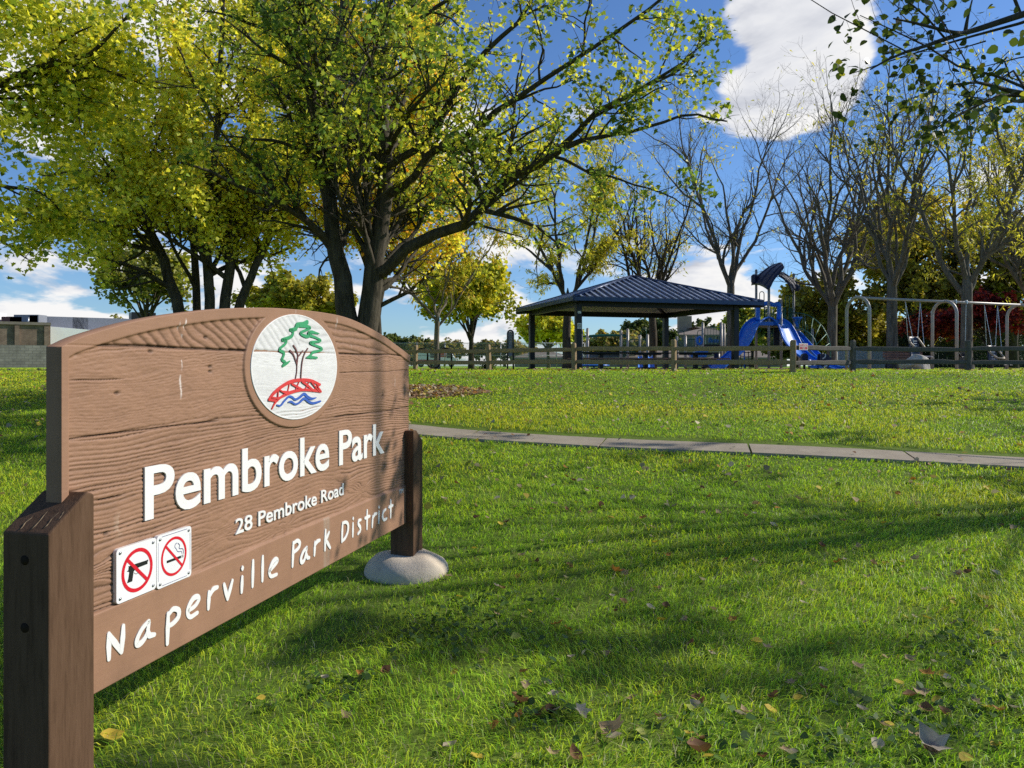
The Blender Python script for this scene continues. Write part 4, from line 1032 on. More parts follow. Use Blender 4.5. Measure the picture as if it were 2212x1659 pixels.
# ---------------------------------------------------------------- trees beyond the fence
def vase_tree(name, label, x, D, H, spread, fork, r, stems, leafn, cols, w, seed, lsize=(.16, .30), bark=None, tilt=0.0, group=None, fine=1.0, low=.35, shape=LEAF_FEATHER, hang=.8, droop=0.0):
    g = np.random.default_rng(seed); p = W(x, 797, D); z0 = zfar(p.x, p.y)
    root = empty(name, (p.x, p.y, z0), label=label, cat='tree', group=group); Wd = Wood()
    base = np.array((p.x, p.y, z0))
    top_ = base + np.array((tilt * fork, 0.1 * g.normal(), fork))
    T0 = resample([base - (0, 0, .1), base + (top_ - base) * .5 + g.normal(size=3) * .04, top_, top_ + np.array((tilt * .5, 0, fork * .25))], 10)[None]
    rr = np.linspace(r, r * .72, 10)[None]; rr[:, 0] *= 1.35; rr[:, -3:] *= np.array((.75, .45, .12)); Wd.add(T0, rr, 10)
    az = np.arange(stems) * 2 * np.pi / stems + g.uniform(0, 6.3) + g.normal(size=stems) * .35
    S_ = []
    for i in range(stems):
        rad_ = spread * g.uniform(.45, 1.0); h = (H - fork) * g.uniform(.78, 1.02); d = np.array((math.cos(az[i]), math.sin(az[i]), 0))
        s0 = base + (top_ - base) * g.uniform(.8, 1.08)
        S_.append(resample([s0, s0 + d * rad_ * .30 + (0, 0, h * .22), s0 + d * rad_ * .55 + (0, 0, h * .48), s0 + d * rad_ * .8 + (0, 0, h * .76), s0 + d * rad_ + (0, 0, h)], 14))
    P0 = np.stack(S_); P0[:, 1:] += np.cumsum(g.normal(size=P0[:, 1:].shape) * np.array((1, 1, .3)) * .085, axis=1)
    R0 = r * g.uniform(.38, .55, (stems, 1)) * np.linspace(1, .12, 14)[None] ; Wd.add(P0, R0, 7)
    q = spawn(g, P0, R0, .42, .05, (18, 42), (.55, .85), .72, .12, 1.5, H * .6, .5); q = (q[0], q[1], q[2], q[3] * 1.3); E_, re = shoot(g, *q, 13, .13, .05, .12); Wd.add(E_, re, 6)
    P0 = np.concatenate([P0, E_]); R0 = np.concatenate([R0, re])
    q = spawn(g, P0, R0, 1.25, low * .4, (28, 62), (.20, .42), .6, .12, .5, H * .26, .35); A, ra = shoot(g, *q, 6, .19, .035 - droop); Wd.add(A, ra, 5)
    q = spawn(g, A, ra, 2.2 * fine, .12, (25, 50), (.35, .6), .6, .08, .4, 1.9, .3); B, rb = shoot(g, *q, 4, .22, .02 - droop); Wd.add(B, np.maximum(rb, .004), 3)
    q = spawn(g, B, rb, 3.6 * fine, .15, (25, 60), (.45, .85), .7, .03, .25, .9, .3); C_, rc = shoot(g, *q, 2, .18, .0 - droop); Wd.add(C_, np.maximum(rc, .003), 3)
    if leafn:
        pos = np.concatenate([on_twigs(g, C_, int(leafn * .7), .1, .1), on_twigs(g, B, int(leafn * .3), .2, .1)])
        cl = fbm(pos[:, 0] * .7 + seed, pos[:, 2] * .7 + pos[:, 1] * .4, 3, seed); relz = (pos[:, 2] - z0) / H
        pos = pos[(cl + g.random(len(pos)) * .16 > .53) & (g.random(len(pos)) < np.clip(1.5 - relz, .25, 1))]
        M = len(pos); leaves(g, pos, g.uniform(lsize[0], lsize[1], M), shape, cols, w, root, M_LEAF2, hang, .2)
    Wd.build(bark or M_BARK_G, root); return root

def round_tree(name, label, x, D, H, rx, zc, rz_, r, leafn, cols, w, seed, lsize=(.22, .38), bark=None, group=None, base_y=797, fork=None, ry=None):
    """trunk, radiating limbs and a crown of leaf clusters filling an uneven ellipsoid"""
    g = np.random.default_rng(seed); p = W(x, base_y, D); z0 = zfar(p.x, p.y); ry = ry or rx
    root = empty(name, (p.x, p.y, z0), label=label, cat='tree', group=group); Wd = Wood(); base = np.array((p.x, p.y, z0))
    fk = fork or max(.6, zc - rz_ * .8)
    T0 = resample([base - (0, 0, .1), base + (0, 0, fk * .5), base + (g.normal() * .05, 0, fk), base + (g.normal() * .1, 0, zc)], 10)[None]
    Wd.add(T0, np.linspace(r * 1.2, r * .5, 10)[None], 8)
    nb = 26; d = norm(g.normal(size=(nb, 3))); d[:, 2] = np.abs(d[:, 2]) * .9 - .15
    tip = base + np.array((0, 0, zc)) + d * np.array((rx, ry, rz_)) * g.uniform(.7, .98, (nb, 1)); st = base + np.stack([np.zeros(nb), np.zeros(nb), g.uniform(fk * .8, zc, nb)], -1)
    P1 = np.stack([resample([st[i], st[i] * .5 + tip[i] * .5 + (0, 0, .25), tip[i]], 8) for i in range(nb)]); R1 = r * .4 * np.linspace(1, .1, 8)[None] * np.ones((nb, 1)); Wd.add(P1, R1, 5)
    q = spawn(g, P1, R1, 2.0, .3, (30, 70), (.3, .5), .6, .05, .3, 2.2); A, ra = shoot(g, *q, 4, .18, .0); Wd.add(A, np.maximum(ra, .006), 3)
    q = spawn(g, A, ra, 2.4, .2, (30, 65), (.4, .7), .6, 0, .25, 1.0); B, rb = shoot(g, *q, 2, .2, -.03); Wd.add(B, np.maximum(rb, .005), 3)
    pos = np.concatenate([on_twigs(g, B, int(leafn * .6), .1, .16), on_twigs(g, A, int(leafn * .4), .3, .2)])
    cl = fbm(pos[:, 0] * .6 + seed, pos[:, 2] * .9 + pos[:, 1] * .4, 3, seed); pos = pos[cl + g.random(len(pos)) * .3 > .48]
    M = len(pos); cc = fbm(pos[:, 0] * .4 + 9, pos[:, 2] * .5 + pos[:, 1] * .3, 2, seed + 5)
    kk = len(cols); cw = np.cumsum(np.array(w) / sum(w)); u = np.clip(g.random(M) * .7 + cc * .6 - .15, 0, .999); tone = np.searchsorted(cw, u)
    leaves(g, pos, g.uniform(lsize[0], lsize[1], M), LEAF_HEX, cols, w, root, M_LEAF2, .3, .4, tone=np.minimum(tone, kk - 1))
    Wd.build(bark or M_BARK_D, root); return root

def spruce(label, x, D, H, rad_, seed, group=None, cols=((0.012, 0.028, 0.012), (0.022, 0.045, 0.016))):
    g = np.random.default_rng(seed); p = W(x, 797, D); z0 = zfar(p.x, p.y)
    root = empty('spruce_tree', (p.x, p.y, z0), label=label, cat='tree', group=group); Wd = Wood(); base = np.array((p.x, p.y, z0))
    Wd.add(resample([base, base + (0, 0, H * .5), base + (0, 0, H)], 8)[None], np.linspace(.18, .02, 8)[None], 6)
    n = 260; h = g.uniform(.04, .97, n); a = g.uniform(0, 6.28, n); ln = rad_ * (1 - h) ** .8 * g.uniform(.75, 1.1, n) + .1
    d = np.stack([np.cos(a), np.sin(a), np.full(n, -.12)], -1); P, rd = shoot(g, base + np.stack([0 * h, 0 * h, h * H], -1), norm(d), ln, np.full(n, .02), 4, .06, -.02); Wd.add(P, rd, 3)
    q = spawn(g, P, rd, 5, .1, (30, 60), (.25, .45), .6, -.1, .15, .8); A, ra = shoot(g, *q, 2, .1, -.05)
    pos = on_twigs(g, A, 9000, 0, .06)
    leaves(g, pos, g.uniform(.10, .22, len(pos)), LEAF_FEATHER, cols, [1, 1], root, M_NEEDLE, .3, .1); Wd.build(M_BARK_D, root)

LOC = [YG, (0.30, 0.26, 0.03), OL, YE]; LW = [.3, .3, .25, .15]
gl = 'honey locusts around the playground'
vase_tree('locust_tree', 'pale-trunked honey locust with olive feathery leaves, just right of the sign', 945, 30, 8.3, 4.4, 1.9, .12, 5, 9000, [OL, YG, (.27, .22, .03), (.34, .22, .04)], [.35, .3, .2, .15], 61, bark=M_BARK_P, low=.2, droop=.02, group=gl)
vase_tree('locust_tree', 'dark-limbed honey locust with yellow-green leaves behind the left of the pavilion', 1226, 43, 13.0, 5.2, 3.6, .26, 4, 15000, LOC, LW, 62, group=gl, lsize=(.2, .36), bark=M_BARK_D)
vase_tree('locust_tree', 'thinning honey locust rising behind the middle of the pavilion', 1408, 46, 13.6, 5.0, 3.4, .25, 5, 5500, LOC, LW, 63, group=gl, lsize=(.2, .34), bark=M_BARK_D)
vase_tree('locust_tree', 'nearly bare grey locust behind the right end of the pavilion', 1578, 42, 14.6, 4.4, 4.5, .24, 4, 600, LOC, LW, 64, group=gl, fine=1.25)
vase_tree('locust_tree', 'bare spreading locust directly behind the slide tower roof', 1797, 40, 14.2, 5.4, 3.3, .27, 5, 600, LOC, LW, 65, group=gl, fine=1.3)
vase_tree('locust_tree', 'tall bare locust with few leaves behind the first swing arch', 1928, 34, 13.4, 4.4, 3.6, .25, 5, 1800, [YG, OL, YE], [.4, .3, .3], 66, group=gl, fine=1.3)
vase_tree('locust_tree', 'thick-trunked locust with low yellow leaves by the second swing arch', 2087, 31, 11.8, 4.6, 3.4, .24, 5, 12000, [YG, YE, OL, (.3, .27, .03)], [.3, .2, .3, .2], 67, group=gl, fine=1.1, low=.1, droop=.02, lsize=(.14, .26))
vase_tree('locust_tree', 'leafy olive locust at the right edge behind the swings', 2260, 36, 13.0, 5.0, 3.0, .25, 5, 14000, [OL, YG, (.22, .19, .03)], [.45, .3, .25], 68, group=gl, low=.1)
round_tree('maple_tree', 'low golden-green maple behind the pale-trunked locust', 1018, 36, 6.0, 3.0, 3.5, 2.1, .14, 17000, [(.10, .13, .015), YG, (.36, .29, .03), GO], [.3, .35, .25, .1], 71, (.13, .22), fork=1.3)
round_tree('maple_tree', 'round yellow-green tree seen under the left eave of the pavilion', 1185, 62, 5.4, 2.9, 3.0, 2.3, .15, 9000, [(.10, .12, .015), YG, (.36, .30, .03)], [.3, .35, .35], 72, (.2, .34))
gb = 'background trees behind the playground'
round_tree('shade_tree', 'feathery grey-green tree left of the many-stemmed maple', 318, 44, 8.4, 3.2, 4.9, 3.2, .16, 5500, [(.09, .10, .03), OL, YG], [.5, .35, .15], 73, (.16, .3), group=gb)
round_tree('shade_tree', 'broad olive-yellow tree between the two maples above the sign', 640, 48, 7.2, 4.0, 3.9, 2.5, .18, 15000, [(.13, .12, .02), OL, (.26, .22, .03), YG], [.3, .3, .2, .2], 74, (.16, .3), group=gb)
round_tree('shade_tree', 'small faded tree above the left shoulder of the sign', 238, 95, 7.0, 4.2, 3.9, 2.9, .2, 6000, [(.12, .11, .05), OL, (.24, .17, .04)], [.5, .35, .15], 75, (.3, .5), group=gb)
round_tree('shade_tree', 'tall golden-leaved tree behind the swing set', 1965, 54, 14, 5.6, 8.2, 5.2, .25, 13000, [OL, (.22, .19, .035), (.30, .24, .035)], [.35, .35, .3], 76, (.22, .36), group=gb)
round_tree('shade_tree', 'dark olive tree behind the arched climber', 1790, 58, 8.5, 4.8, 4.4, 3.9, .22, 9500, [(.10, .09, .025), (.16, .14, .03), (.2, .19, .03), (.27, .22, .03)], [.35, .3, .25, .1], 77, (.2, .36), group=gb)
round_tree('shade_tree', 'brown-olive tree filling the gap behind the first two swing arches', 1990, 52, 8.0, 4.4, 4.4, 3.6, .22, 9000, [(.09, .085, .025), (.16, .15, .03), (.26, .22, .035)], [.4, .35, .25], 78, (.18, .34), group=gb)
round_tree('shade_tree', 'dense dark tree closing the view at the right edge', 2190, 47, 11.5, 4.8, 6.0, 5.2, .25, 17000, [(.075, .07, .02), OL, (.20, .16, .02), YG], [.4, .35, .15, .1], 79, (.2, .36), group=gb)
round_tree('shade_tree', 'bright green leafy tree low behind the slides', 1720, 66, 5.4, 4.2, 2.8, 2.5, .2, 11000, [(.05, .07, .015), (.10, .12, .02), (.2, .2, .03)], [.4, .4, .2], 80, (.24, .42), group=gb)
round_tree('shade_tree', 'rounded green tree seen beneath the right eave of the pavilion', 1625, 72, 6.6, 3.2, 3.6, 2.9, .2, 9000, [(.09, .10, .02), (.16, .17, .025), YG], [.4, .4, .2], 81, (.24, .42), group=gb)
round_tree('red_maple', 'red-leaved ornamental maple behind the second swing arch', 2010, 46, 4.2, 1.8, 2.4, 1.6, .1, 5000, [(.05, .012, .01), (.17, .025, .015), (.22, .07, .02)], [.45, .35, .2], 82, (.13, .24), group='red maples behind the swings')
round_tree('red_maple', 'wide crimson maple behind the right-hand swings', 2140, 44, 5.0, 2.6, 2.8, 2.1, .12, 7000, [(.05, .008, .01), (.18, .02, .02), (.20, .02, .03)], [.5, .35, .15], 83, (.13, .24), group='red maples behind the swings')
spruce('dark spruce between the two red maples', 2065, 50, 9.5, 2.4, 84); spruce('dark spruce behind the crimson maple at the right edge', 2195, 52, 11, 2.6, 85); spruce('squat dark evergreen behind the boulder and bench', 1968, 47, 3.4, 1.4, 86)
for i, (x, D, H, rx, lab, cols) in enumerate([(1712, 62, 3.2, 2.6, 'low dark shrub between the slides and the arched climber', 'd'), (1768, 60, 3.8, 2.8, 'olive shrub under the arched climber', 'o'), (1836, 58, 4.2, 2.8, 'tall olive shrub left of the first swing arch', 'o'), (1895, 60, 3.6, 2.6, 'yellow-green shrub inside the first swing arch', 'y'),
        (1942, 58, 4.4, 2.6, 'olive shrub between the swing arches above the bench', 'o'), (2088, 57, 3.8, 2.6, 'dark shrub behind the thick-trunked locust', 'd'), (2172, 56, 4.4, 2.8, 'dark shrub behind the right-hand swings', 'd')]):
    cc = {'d': [(.04, .045, .015), (.07, .075, .02), (.12, .11, .03)], 'o': [(.08, .075, .02), (.14, .13, .03), (.22, .19, .03)], 'y': [(.12, .13, .02), (.2, .2, .03), (.3, .26, .04)]}[cols]
    round_tree('shrub', lab, x, D, H, rx, H * .48, H * .5, .08, 5200, cc, [.4, .35, .25], 120 + i, (.16, .3), group='shrubs behind the playground', fork=.3)
gt = 'far trees along the skyline'
for i, (x, D, H, rx, lab, cols) in enumerate([(862, 120, 5.6, 5.0, 'dark evergreen clump beyond the chain-link fence right of the sign', 'd'), (1330, 110, 6.0, 4.6, 'low brownish tree beyond the chain-link fence, under the pavilion', 'b'), (1398, 118, 8.6, 5.2, 'dark green tree left of the apartment roofs under the pavilion', 'd'),
        (1508, 150, 10.2, 6.0, 'dark tree rising behind the apartment roofs', 'd'), (1556, 152, 9.2, 5.0, 'orange-tinged tree behind the apartment chimney', 'o'), (1270, 130, 5.2, 5.0, 'small hazy tree near the left play posts', 'b'), (930, 120, 4.6, 6.0, 'hazy low tree behind the wave bike rack', 'b'), (1090, 125, 4.4, 7.0, 'hazy low tree behind the arched notice board', 'b')]):
    cc = {'d': [(.025, .035, .012), (.045, .06, .018), (.08, .09, .025)], 'b': [(.09, .075, .04), (.12, .12, .04), (.18, .13, .04)], 'o': [(.2, .13, .03), (.34, .22, .04), (.14, .12, .03)]}[cols]
    round_tree('shade_tree', lab, x, D, H, rx, H * .55, H * .43, .25, 7000, cc, [.4, .35, .25], 90 + i, (.34, .6), group=gt)
# ------------------------------------------------------------------ grass
def mat_grass():
    t = NT('grass_blades'); c = t.attr('col'); ge = t.n('ShaderNodeNewGeometry')
    va = t.n('ShaderNodeVectorMath'); va.operation = 'MULTIPLY_ADD'; t.l(ge.outputs['Normal'], va.inputs[0]); va.inputs[1].default_value = (.55, .55, .55); va.inputs[2].default_value = (0, 0, .75)
    vn = t.n('ShaderNodeVectorMath'); vn.operation = 'NORMALIZE'; t.l(va.outputs[0], vn.inputs[0])
    b = t.bsdf(c, .45, 0, .3, vn.outputs[0]); tr = t.n('ShaderNodeBsdfTranslucent'); t.l(t.mix(1.0, c, (1, 1, .5), 'MULTIPLY'), tr.inputs[0])
    ms = t.n('ShaderNodeMixShader'); ms.inputs[0].default_value = .40; t.l(b, ms.inputs[1]); t.l(tr.outputs[0], ms.inputs[2]); return t.done(ms.outputs[0])
M_GRASS = mat_grass()
def mulch_soft(x, y): return mulch_r(x, y)
def grass():
    g = np.random.default_rng(101); Vs = []; Q = []; Tt = []; Cs = []; nb = 0
    zones = [(2.2, 5.2, 4200, .0020, (.035, .092)), (5.2, 8.0, 2800, .0027, (.035, .085)), (8.0, 12.5, 1400, .0042, (.035, .08)), (12.5, 19.5, 680, .0075, (.03, .07)), (19.5, 27, 300, .012, (.03, .06)), (27, 60, 60, .022, (.03, .06))]
    for y0, y1, den, w, hr in zones:
        A = .72 * 2 * (y1 * y1 - y0 * y0) / 2; n = int(A * den)
        y = np.sqrt(g.uniform(y0 * y0, y1 * y1, n)); x = g.uniform(-.72, .72, n) * y
        wd, sgn = walk_dist_signed(x, y) if y1 < 20 else (np.full(n, 9.), np.ones(n))
        patch = fbm(x * .55, y * .55, 4, 7); fine = fbm(x * 2.6, y * 2.6, 3, 8)
        # position on the sign axis (bare, trodden strip under the board)
        rs = (x - SO[0]) * SU[0] + (y - SO[1]) * SU[1]; rd = (x - SO[0]) * SN[0] + (y - SO[1]) * SN[1]
        bare = np.exp(-((rd + .05) / .30) ** 2) * (rs > -.5) * (rs < 3.6) * .45
        shadepatch = np.exp(-((x - .2) / .9) ** 2 - ((y - 3.6) / .6) ** 2) * .35 + np.exp(-((x + .35) / .7) ** 2 - ((y - 4.6) / .5) ** 2) * .55
        keep = (wd > HWK - .02 + g.normal(size=n) * .025) & (mulch_soft(x, y) > .97) & (g.random(n) > np.clip(bare + shadepatch * .6 + (fine < .34) * .45, 0, .88))
        foot = np.hypot(x - S(3.06, 0, -.028)[0], y - S(3.06, 0, -.028)[1]); keep &= foot > .298
        x, y, patch, fine, wd, bare = (q[keep] for q in (x, y, patch, fine, wd, bare)); n = len(x)
        tall = .62 + .75 * np.clip((patch - .3) * 1.6, 0, 1)
        tall = tall * (1 - .45 * bare) * np.where(wd < HWK + .18, 1.1, 1)
        h = g.uniform(hr[0], hr[1], n) * tall * np.where(g.random(n) < .06, 1.35, 1)
        if y1 > 15: h *= .8
        ww = w * g.uniform(.6, 1.35, n); az = g.uniform(0, 2 * np.pi, n) ; lean = np.minimum(np.abs(g.normal(size=n)) * .62 + .32, 1.5)
        flow = 2 * np.pi * fbm(x * .8, y * .8, 2, 12) * 1.5; az = np.where(g.random(n) < .45, flow + g.normal(size=n) * .6, az)
        dx, dy = np.cos(az), np.sin(az); fa = g.uniform(0, 2 * np.pi, n); px, py = np.cos(fa), np.sin(fa)
        z = zg(x, y) - .004
        b = np.stack([x, y, z], -1); s_ = np.stack([px, py, 0 * x], -1) * ww[:, None]
        m = b + np.stack([dx * lean * h * .35, dy * lean * h * .35, h * (.66 - .16 * lean)], -1)
        t = b + np.stack([dx * lean * h * 1.15, dy * lean * h * 1.15, h * (1.06 - .42 * lean)], -1)
        V = np.stack([b - s_, b + s_, m + s_ * .85, m - s_ * .85, t], 1)
        I = nb + np.arange(n * 5).reshape(n, 5); Q.append(I[:, [0, 1, 2, 3]]); Tt.append(I[:, [3, 2, 4]]); nb += n * 5; Vs.append(V.reshape(-1, 3))
        gz_ = 1.6 if y1 < 9 else 1.75; base = np.minimum(.96, gz_ * np.array((.34, .58, .030))) ; yel = np.minimum(.96, gz_ * np.array((.55, .66, .046))); dk = np.array((.20, .44, .03)); straw = np.array((.66, .60, .34))
        q = np.clip((patch - .35) * 2.2 + g.normal(size=n) * .28, 0, 1)[:, None]
        c = base * (1 - q) + yel * q; dm = (g.random(n) < .22)[:, None]; c = np.where(dm, dk, c)
        st = (g.random(n) < .05 + .35 * bare + .06 * (fine < .4))[:, None]; c = np.where(st, straw * g.uniform(.5, 1.1, (n, 1)), c)
        c = np.minimum(c * g.uniform(.72, 1.15, (n, 1)), .97)
        k = np.array([.6, .6, 1, 1, 1.1])[None, :, None]; Cs.append((c[:, None] * k).reshape(-1, 3))  # blade feet darkened, contact shade put into the vertex colour
    o = np_mesh('lawn_grass', np.vstack(Vs), [np.vstack(Q), np.vstack(Tt)], M_GRASS, col=np.vstack(Cs).clip(0, 1))
    tag(o, 'short green lawn grass with straw flecks', 'grass', kind='stuff')
    # broad-leaved weeds low in the turf
    P = []; 
    for cx, cy, n, r in ((.15, 3.3, 60, .25), (.75, 3.05, 60, .3), (1.25, 3.0, 70, .35), (1.75, 3.15, 90, .3), (2.35, 4.0, 120, .35), (-.2, 4.6, 180, .45), (-.45, 4.2, 160, .4), (-.75, 3.5, 80, .3), (2.0, 3.4, 50, .3), (.4, 3.9, 40, .4)):
        P.append(np.stack([cx + g.normal(size=n) * r * .5, cy + g.normal(size=n) * r * .45], -1))
    P = np.vstack(P); M = len(P); pos = np.column_stack([P, zg(P[:, 0], P[:, 1]) + g.uniform(.01, .045, M)])
    e = empty('tmp', (0, 0, 0))
    o = leaves(g, pos, g.uniform(.018, .05, M), LEAF_OVAL, [(.07, .14, .03), (.11, .19, .04), (.05, .11, .03)], [1, 1, 1], e, M_GRASS, .05, 1.2, name='ground_weeds')
    o.parent = None; bpy.data.objects.remove(e); tag(o, 'small broad-leaved weeds low in the turf', 'weeds', kind='stuff')
grass()

# ------------------------------------------------------------------ fallen leaves
t = NT('dry_leaf'); c = t.attr('col'); f = t.noise(t.coord(), 45, 4); c = t.mix(t.math('MULTIPLY', f, .45), c, (.06, .035, .015))
b_ = t.bsdf(c, .7, 0, .25); trn = t.n('ShaderNodeBsdfTranslucent'); t.l(c, trn.inputs[0]); ms = t.n('ShaderNodeMixShader'); ms.inputs[0].default_value = .25
t.l(b_, ms.inputs[1]); t.l(trn.outputs[0], ms.inputs[2]); M_DRY = t.done(ms.outputs[0])

def leaf_mesh(name, shape, curl, fold, col, seed, wav=.05):
    """one fallen leaf, subdivided and curled"""
    g = np.random.default_rng(seed); n = len(shape); rings = [.0, .35, .7, 1.0]; c0 = np.array((0, .42)); V = [(0, .42)]
    for k in rings[1:]: V += [tuple(c0 + (s_ - c0) * k) for s_ in shape]
    V = np.array(V); F3 = [(0, 1 + i, 1 + (i + 1) % n) for i in range(n)]
    F4 = [(1 + r * n + i, 1 + (r + 1) * n + i, 1 + (r + 1) * n + (i + 1) % n, 1 + r * n + (i + 1) % n) for r in range(2) for i in range(n)]
    x, y = V[:, 0], V[:, 1] - .45; ph = g.uniform(0, 6.3)
    z = curl * y * y * 1.6 + fold * np.abs(x) ** 1.3 + wav * np.sin(7 * x + ph) * np.cos(6 * y + ph) + curl * .8 * x * x
    P = np.column_stack([x, y, z - z.min()]); cc = np.array(col) * (1 + .12 * g.normal(size=(len(P), 1))).clip(.6, 1.4)
    o = np_mesh(name, P, [np.array(F3), np.array(F4)], M_DRY, col=cc.clip(0, 1), smooth=True); me = o.data; bpy.data.objects.remove(o)
    return me
KINDS = [('tan', (.52, .37, .21), 'tan curled maple leaf lying in the foreground lawn', LEAF_MAPLE, .35, .3), ('brown', (.24, .12, .055), 'brown shrivelled leaf lying in the foreground lawn', LEAF_OVAL, .55, .5), ('yellow', (.68, .50, .06), 'yellow leaf lying flat in the foreground lawn', LEAF_OVAL, .2, .25),
         ('pale', (.64, .54, .38), 'pale straw-coloured leaf lying in the foreground lawn', LEAF_OVAL, .4, .35), ('orange', (.58, .25, .05), 'orange maple leaf lying in the foreground lawn', LEAF_MAPLE, .45, .25), ('green', (.42, .46, .10), 'yellow-green leaf lying in the foreground lawn', LEAF_HEX, .3, .3)]
LM = {k[0]: [leaf_mesh('fallen_leaf', k[3], k[4] * f1, k[5] * f2, k[1], 200 + i * 7 + j) for j, (f1, f2) in enumerate(((1, 1), (.5, 1.5), (1.5, .6)))] for i, k in enumerate(KINDS)}
def drop_leaf(px, py, kind, size, label=None, group=None, lift=.022):
    x, y = ground_at(px, py); me = random.choice(LM[kind])
    o = bpy.data.objects.new('fallen_leaf', me); COL.objects.link(o)
    o.location = (x, y, zgf(x, y) + lift); o.scale = (size,) * 3; o.rotation_euler = (random.uniform(-.5, .5), random.uniform(-.5, .5), random.uniform(0, 6.28))
    return tag(o, label or [k[2] for k in KINDS if k[0] == kind][0], 'leaf', group or 'leaves fallen on the lawn')
LM['ash'] = [leaf_mesh('fallen_leaf', LEAF_MAPLE, .5, .3, (.56, .48, .38), 301, .10)]
drop_leaf(2008, 1628, 'ash', .125, 'large crumpled pale grey leaf, the biggest leaf near the bottom right corner', lift=.04)
drop_leaf(1333, 1242, 'orange', .10, 'orange and tan leaf standing up in sunlit grass right of the footing')
drop_leaf(1810, 1221, 'orange', .09, 'bright orange cupped leaf in the grass midway down the right side')
drop_leaf(1120, 1525, 'brown', .11, 'large reddish-brown leaf near the bottom, straight below the emblem side of the path')
drop_leaf(2125, 1298, 'yellow', .10, 'yellow and orange leaf by the right edge of the lawn')
drop_leaf(1255, 1555, 'ash', .075, 'small slate-grey upright leaf in the shaded foreground grass')
drop_leaf(1320, 1585, 'tan', .12, 'long tan leaf hanging over a yellow one at the bottom centre')
drop_leaf(240, 1605, 'yellow', .11, 'golden serrated leaf beside the foot of the near sign post')
drop_leaf(1510, 1635, 'brown', .12, 'dark brown curled leaf at the bottom edge, right of centre')
g = np.random.default_rng(77)
kn = [k[0] for k in KINDS]
for i in range(215):
    py = 1010 + 645 * g.random() ** .85; px = g.uniform(930, 2205)
    if py > 1290 and g.random() < .42: px = g.uniform(560, 2205)
    if px < 930 and py < 1335 + (870 - px) * .52: continue
    drop_leaf(px, py, g.choice(kn, p=[.27, .17, .20, .20, .06, .10]), g.uniform(.04, .072))
def litter():
    g = np.random.default_rng(88); P = []
    for y0, y1, n in ((6.5, 13, 700), (13, 21, 1500), (21, 27, 300)):
        y = np.sqrt(g.uniform(y0 * y0, y1 * y1, n)); x = g.uniform(-.70, .70, n) * y; wd = walk_dist(x, y) if y1 < 20 else 9 + 0 * x
        k = (mulch_r(x, y) > 1) & ((wd > .7) | (g.random(n) < .2)); k &= (g.random(n) < np.clip(1.35 - np.abs(x + 1.5) / 11 + .3 * (y > 13), .25, 1))
        P.append(np.column_stack([x[k], y[k], zg(x[k], y[k]) + np.where(wd[k] < .6, .04, .045)]))
    a = g.uniform(0, 6.28, 2600); r = np.sqrt(g.random(2600)) * 1.02; x = MULCH[0] + MULCH[2] * r * np.cos(a); y = MULCH[1] + MULCH[3] * r * np.sin(a)
    P.append(np.column_stack([x, y, zg(x, y) + .03 + .07 * (1 - r ** 2).clip(0)]))
    P = np.vstack(P); M = len(P); e = empty('tmp')
    o = leaves(g, P, g.uniform(.04, .085, M), LEAF_HEX, [(.55, .40, .22), (.26, .12, .05), (.62, .46, .06), (.66, .56, .38), (.5, .22, .04), (.4, .42, .08)], [.3, .2, .2, .25, .08, .08], e, M_DRY, 0.0, 1.4, name='leaf_litter', fold=.35)
    o.parent = None; bpy.data.objects.remove(e); tag(o, 'scattered small fallen leaves over the far lawn and mulch', 'leaf litter', kind='stuff')
litter()
# ------------------------------------------------------------------ split-rail fence
t = NT('weathered_rail_wood'); v = t.coord((1, 1, 1)); a1 = t.noise(t.coord((7, 7, 1)), 9, 6, .7)
c = t.ramp(a1, [(.3, (.20, .13, .07)), (.55, (.40, .28, .155)), (.75, (.54, .41, .25))]); c = t.mix(t.math('MULTIPLY', t.noise(v, 2.2, 4), .4), c, (.30, .25, .17))
M_RAIL = t.done(t.bsdf(c, .9, 0, .15, t.bump(a1, .6, .012)))
c = t.mix(.75, c, (.10, .092, .08)); t2 = NT('grey_shaded_rail_wood'); a2 = t2.noise(t2.coord((7, 7, 1)), 9, 6, .7); M_RAIL_SHADE = t2.done(t2.bsdf(t2.ramp(a2, [(.3, (.06, .055, .048)), (.7, (.19, .175, .155))]), .9, 0, .1, t2.bump(a2, .6, .012)))  # right-run wood, grey and darkened to carry tree shade in its colour
FP = [(-3.22 - 2.5 * 1.75, 25.6 + 1.75 * 2.5), (-3.22 - 2.5, 27.35), (-3.22, 25.6)]
for i in range(1, 5): FP.append((-3.22 + 2.503 * i, 25.6 - 1.75 * i))
FP += [(9.08, 20.5), (12.15, 20.5), (15.2, 20.6), (18.2, 20.8)]
fence = empty('split_rail_fence', (FP[4][0], FP[4][1], zgf(*FP[4])), label='weathered two-rail split-rail wooden fence along the top of the lawn', cat='fence')
fr = np.random.default_rng(5)
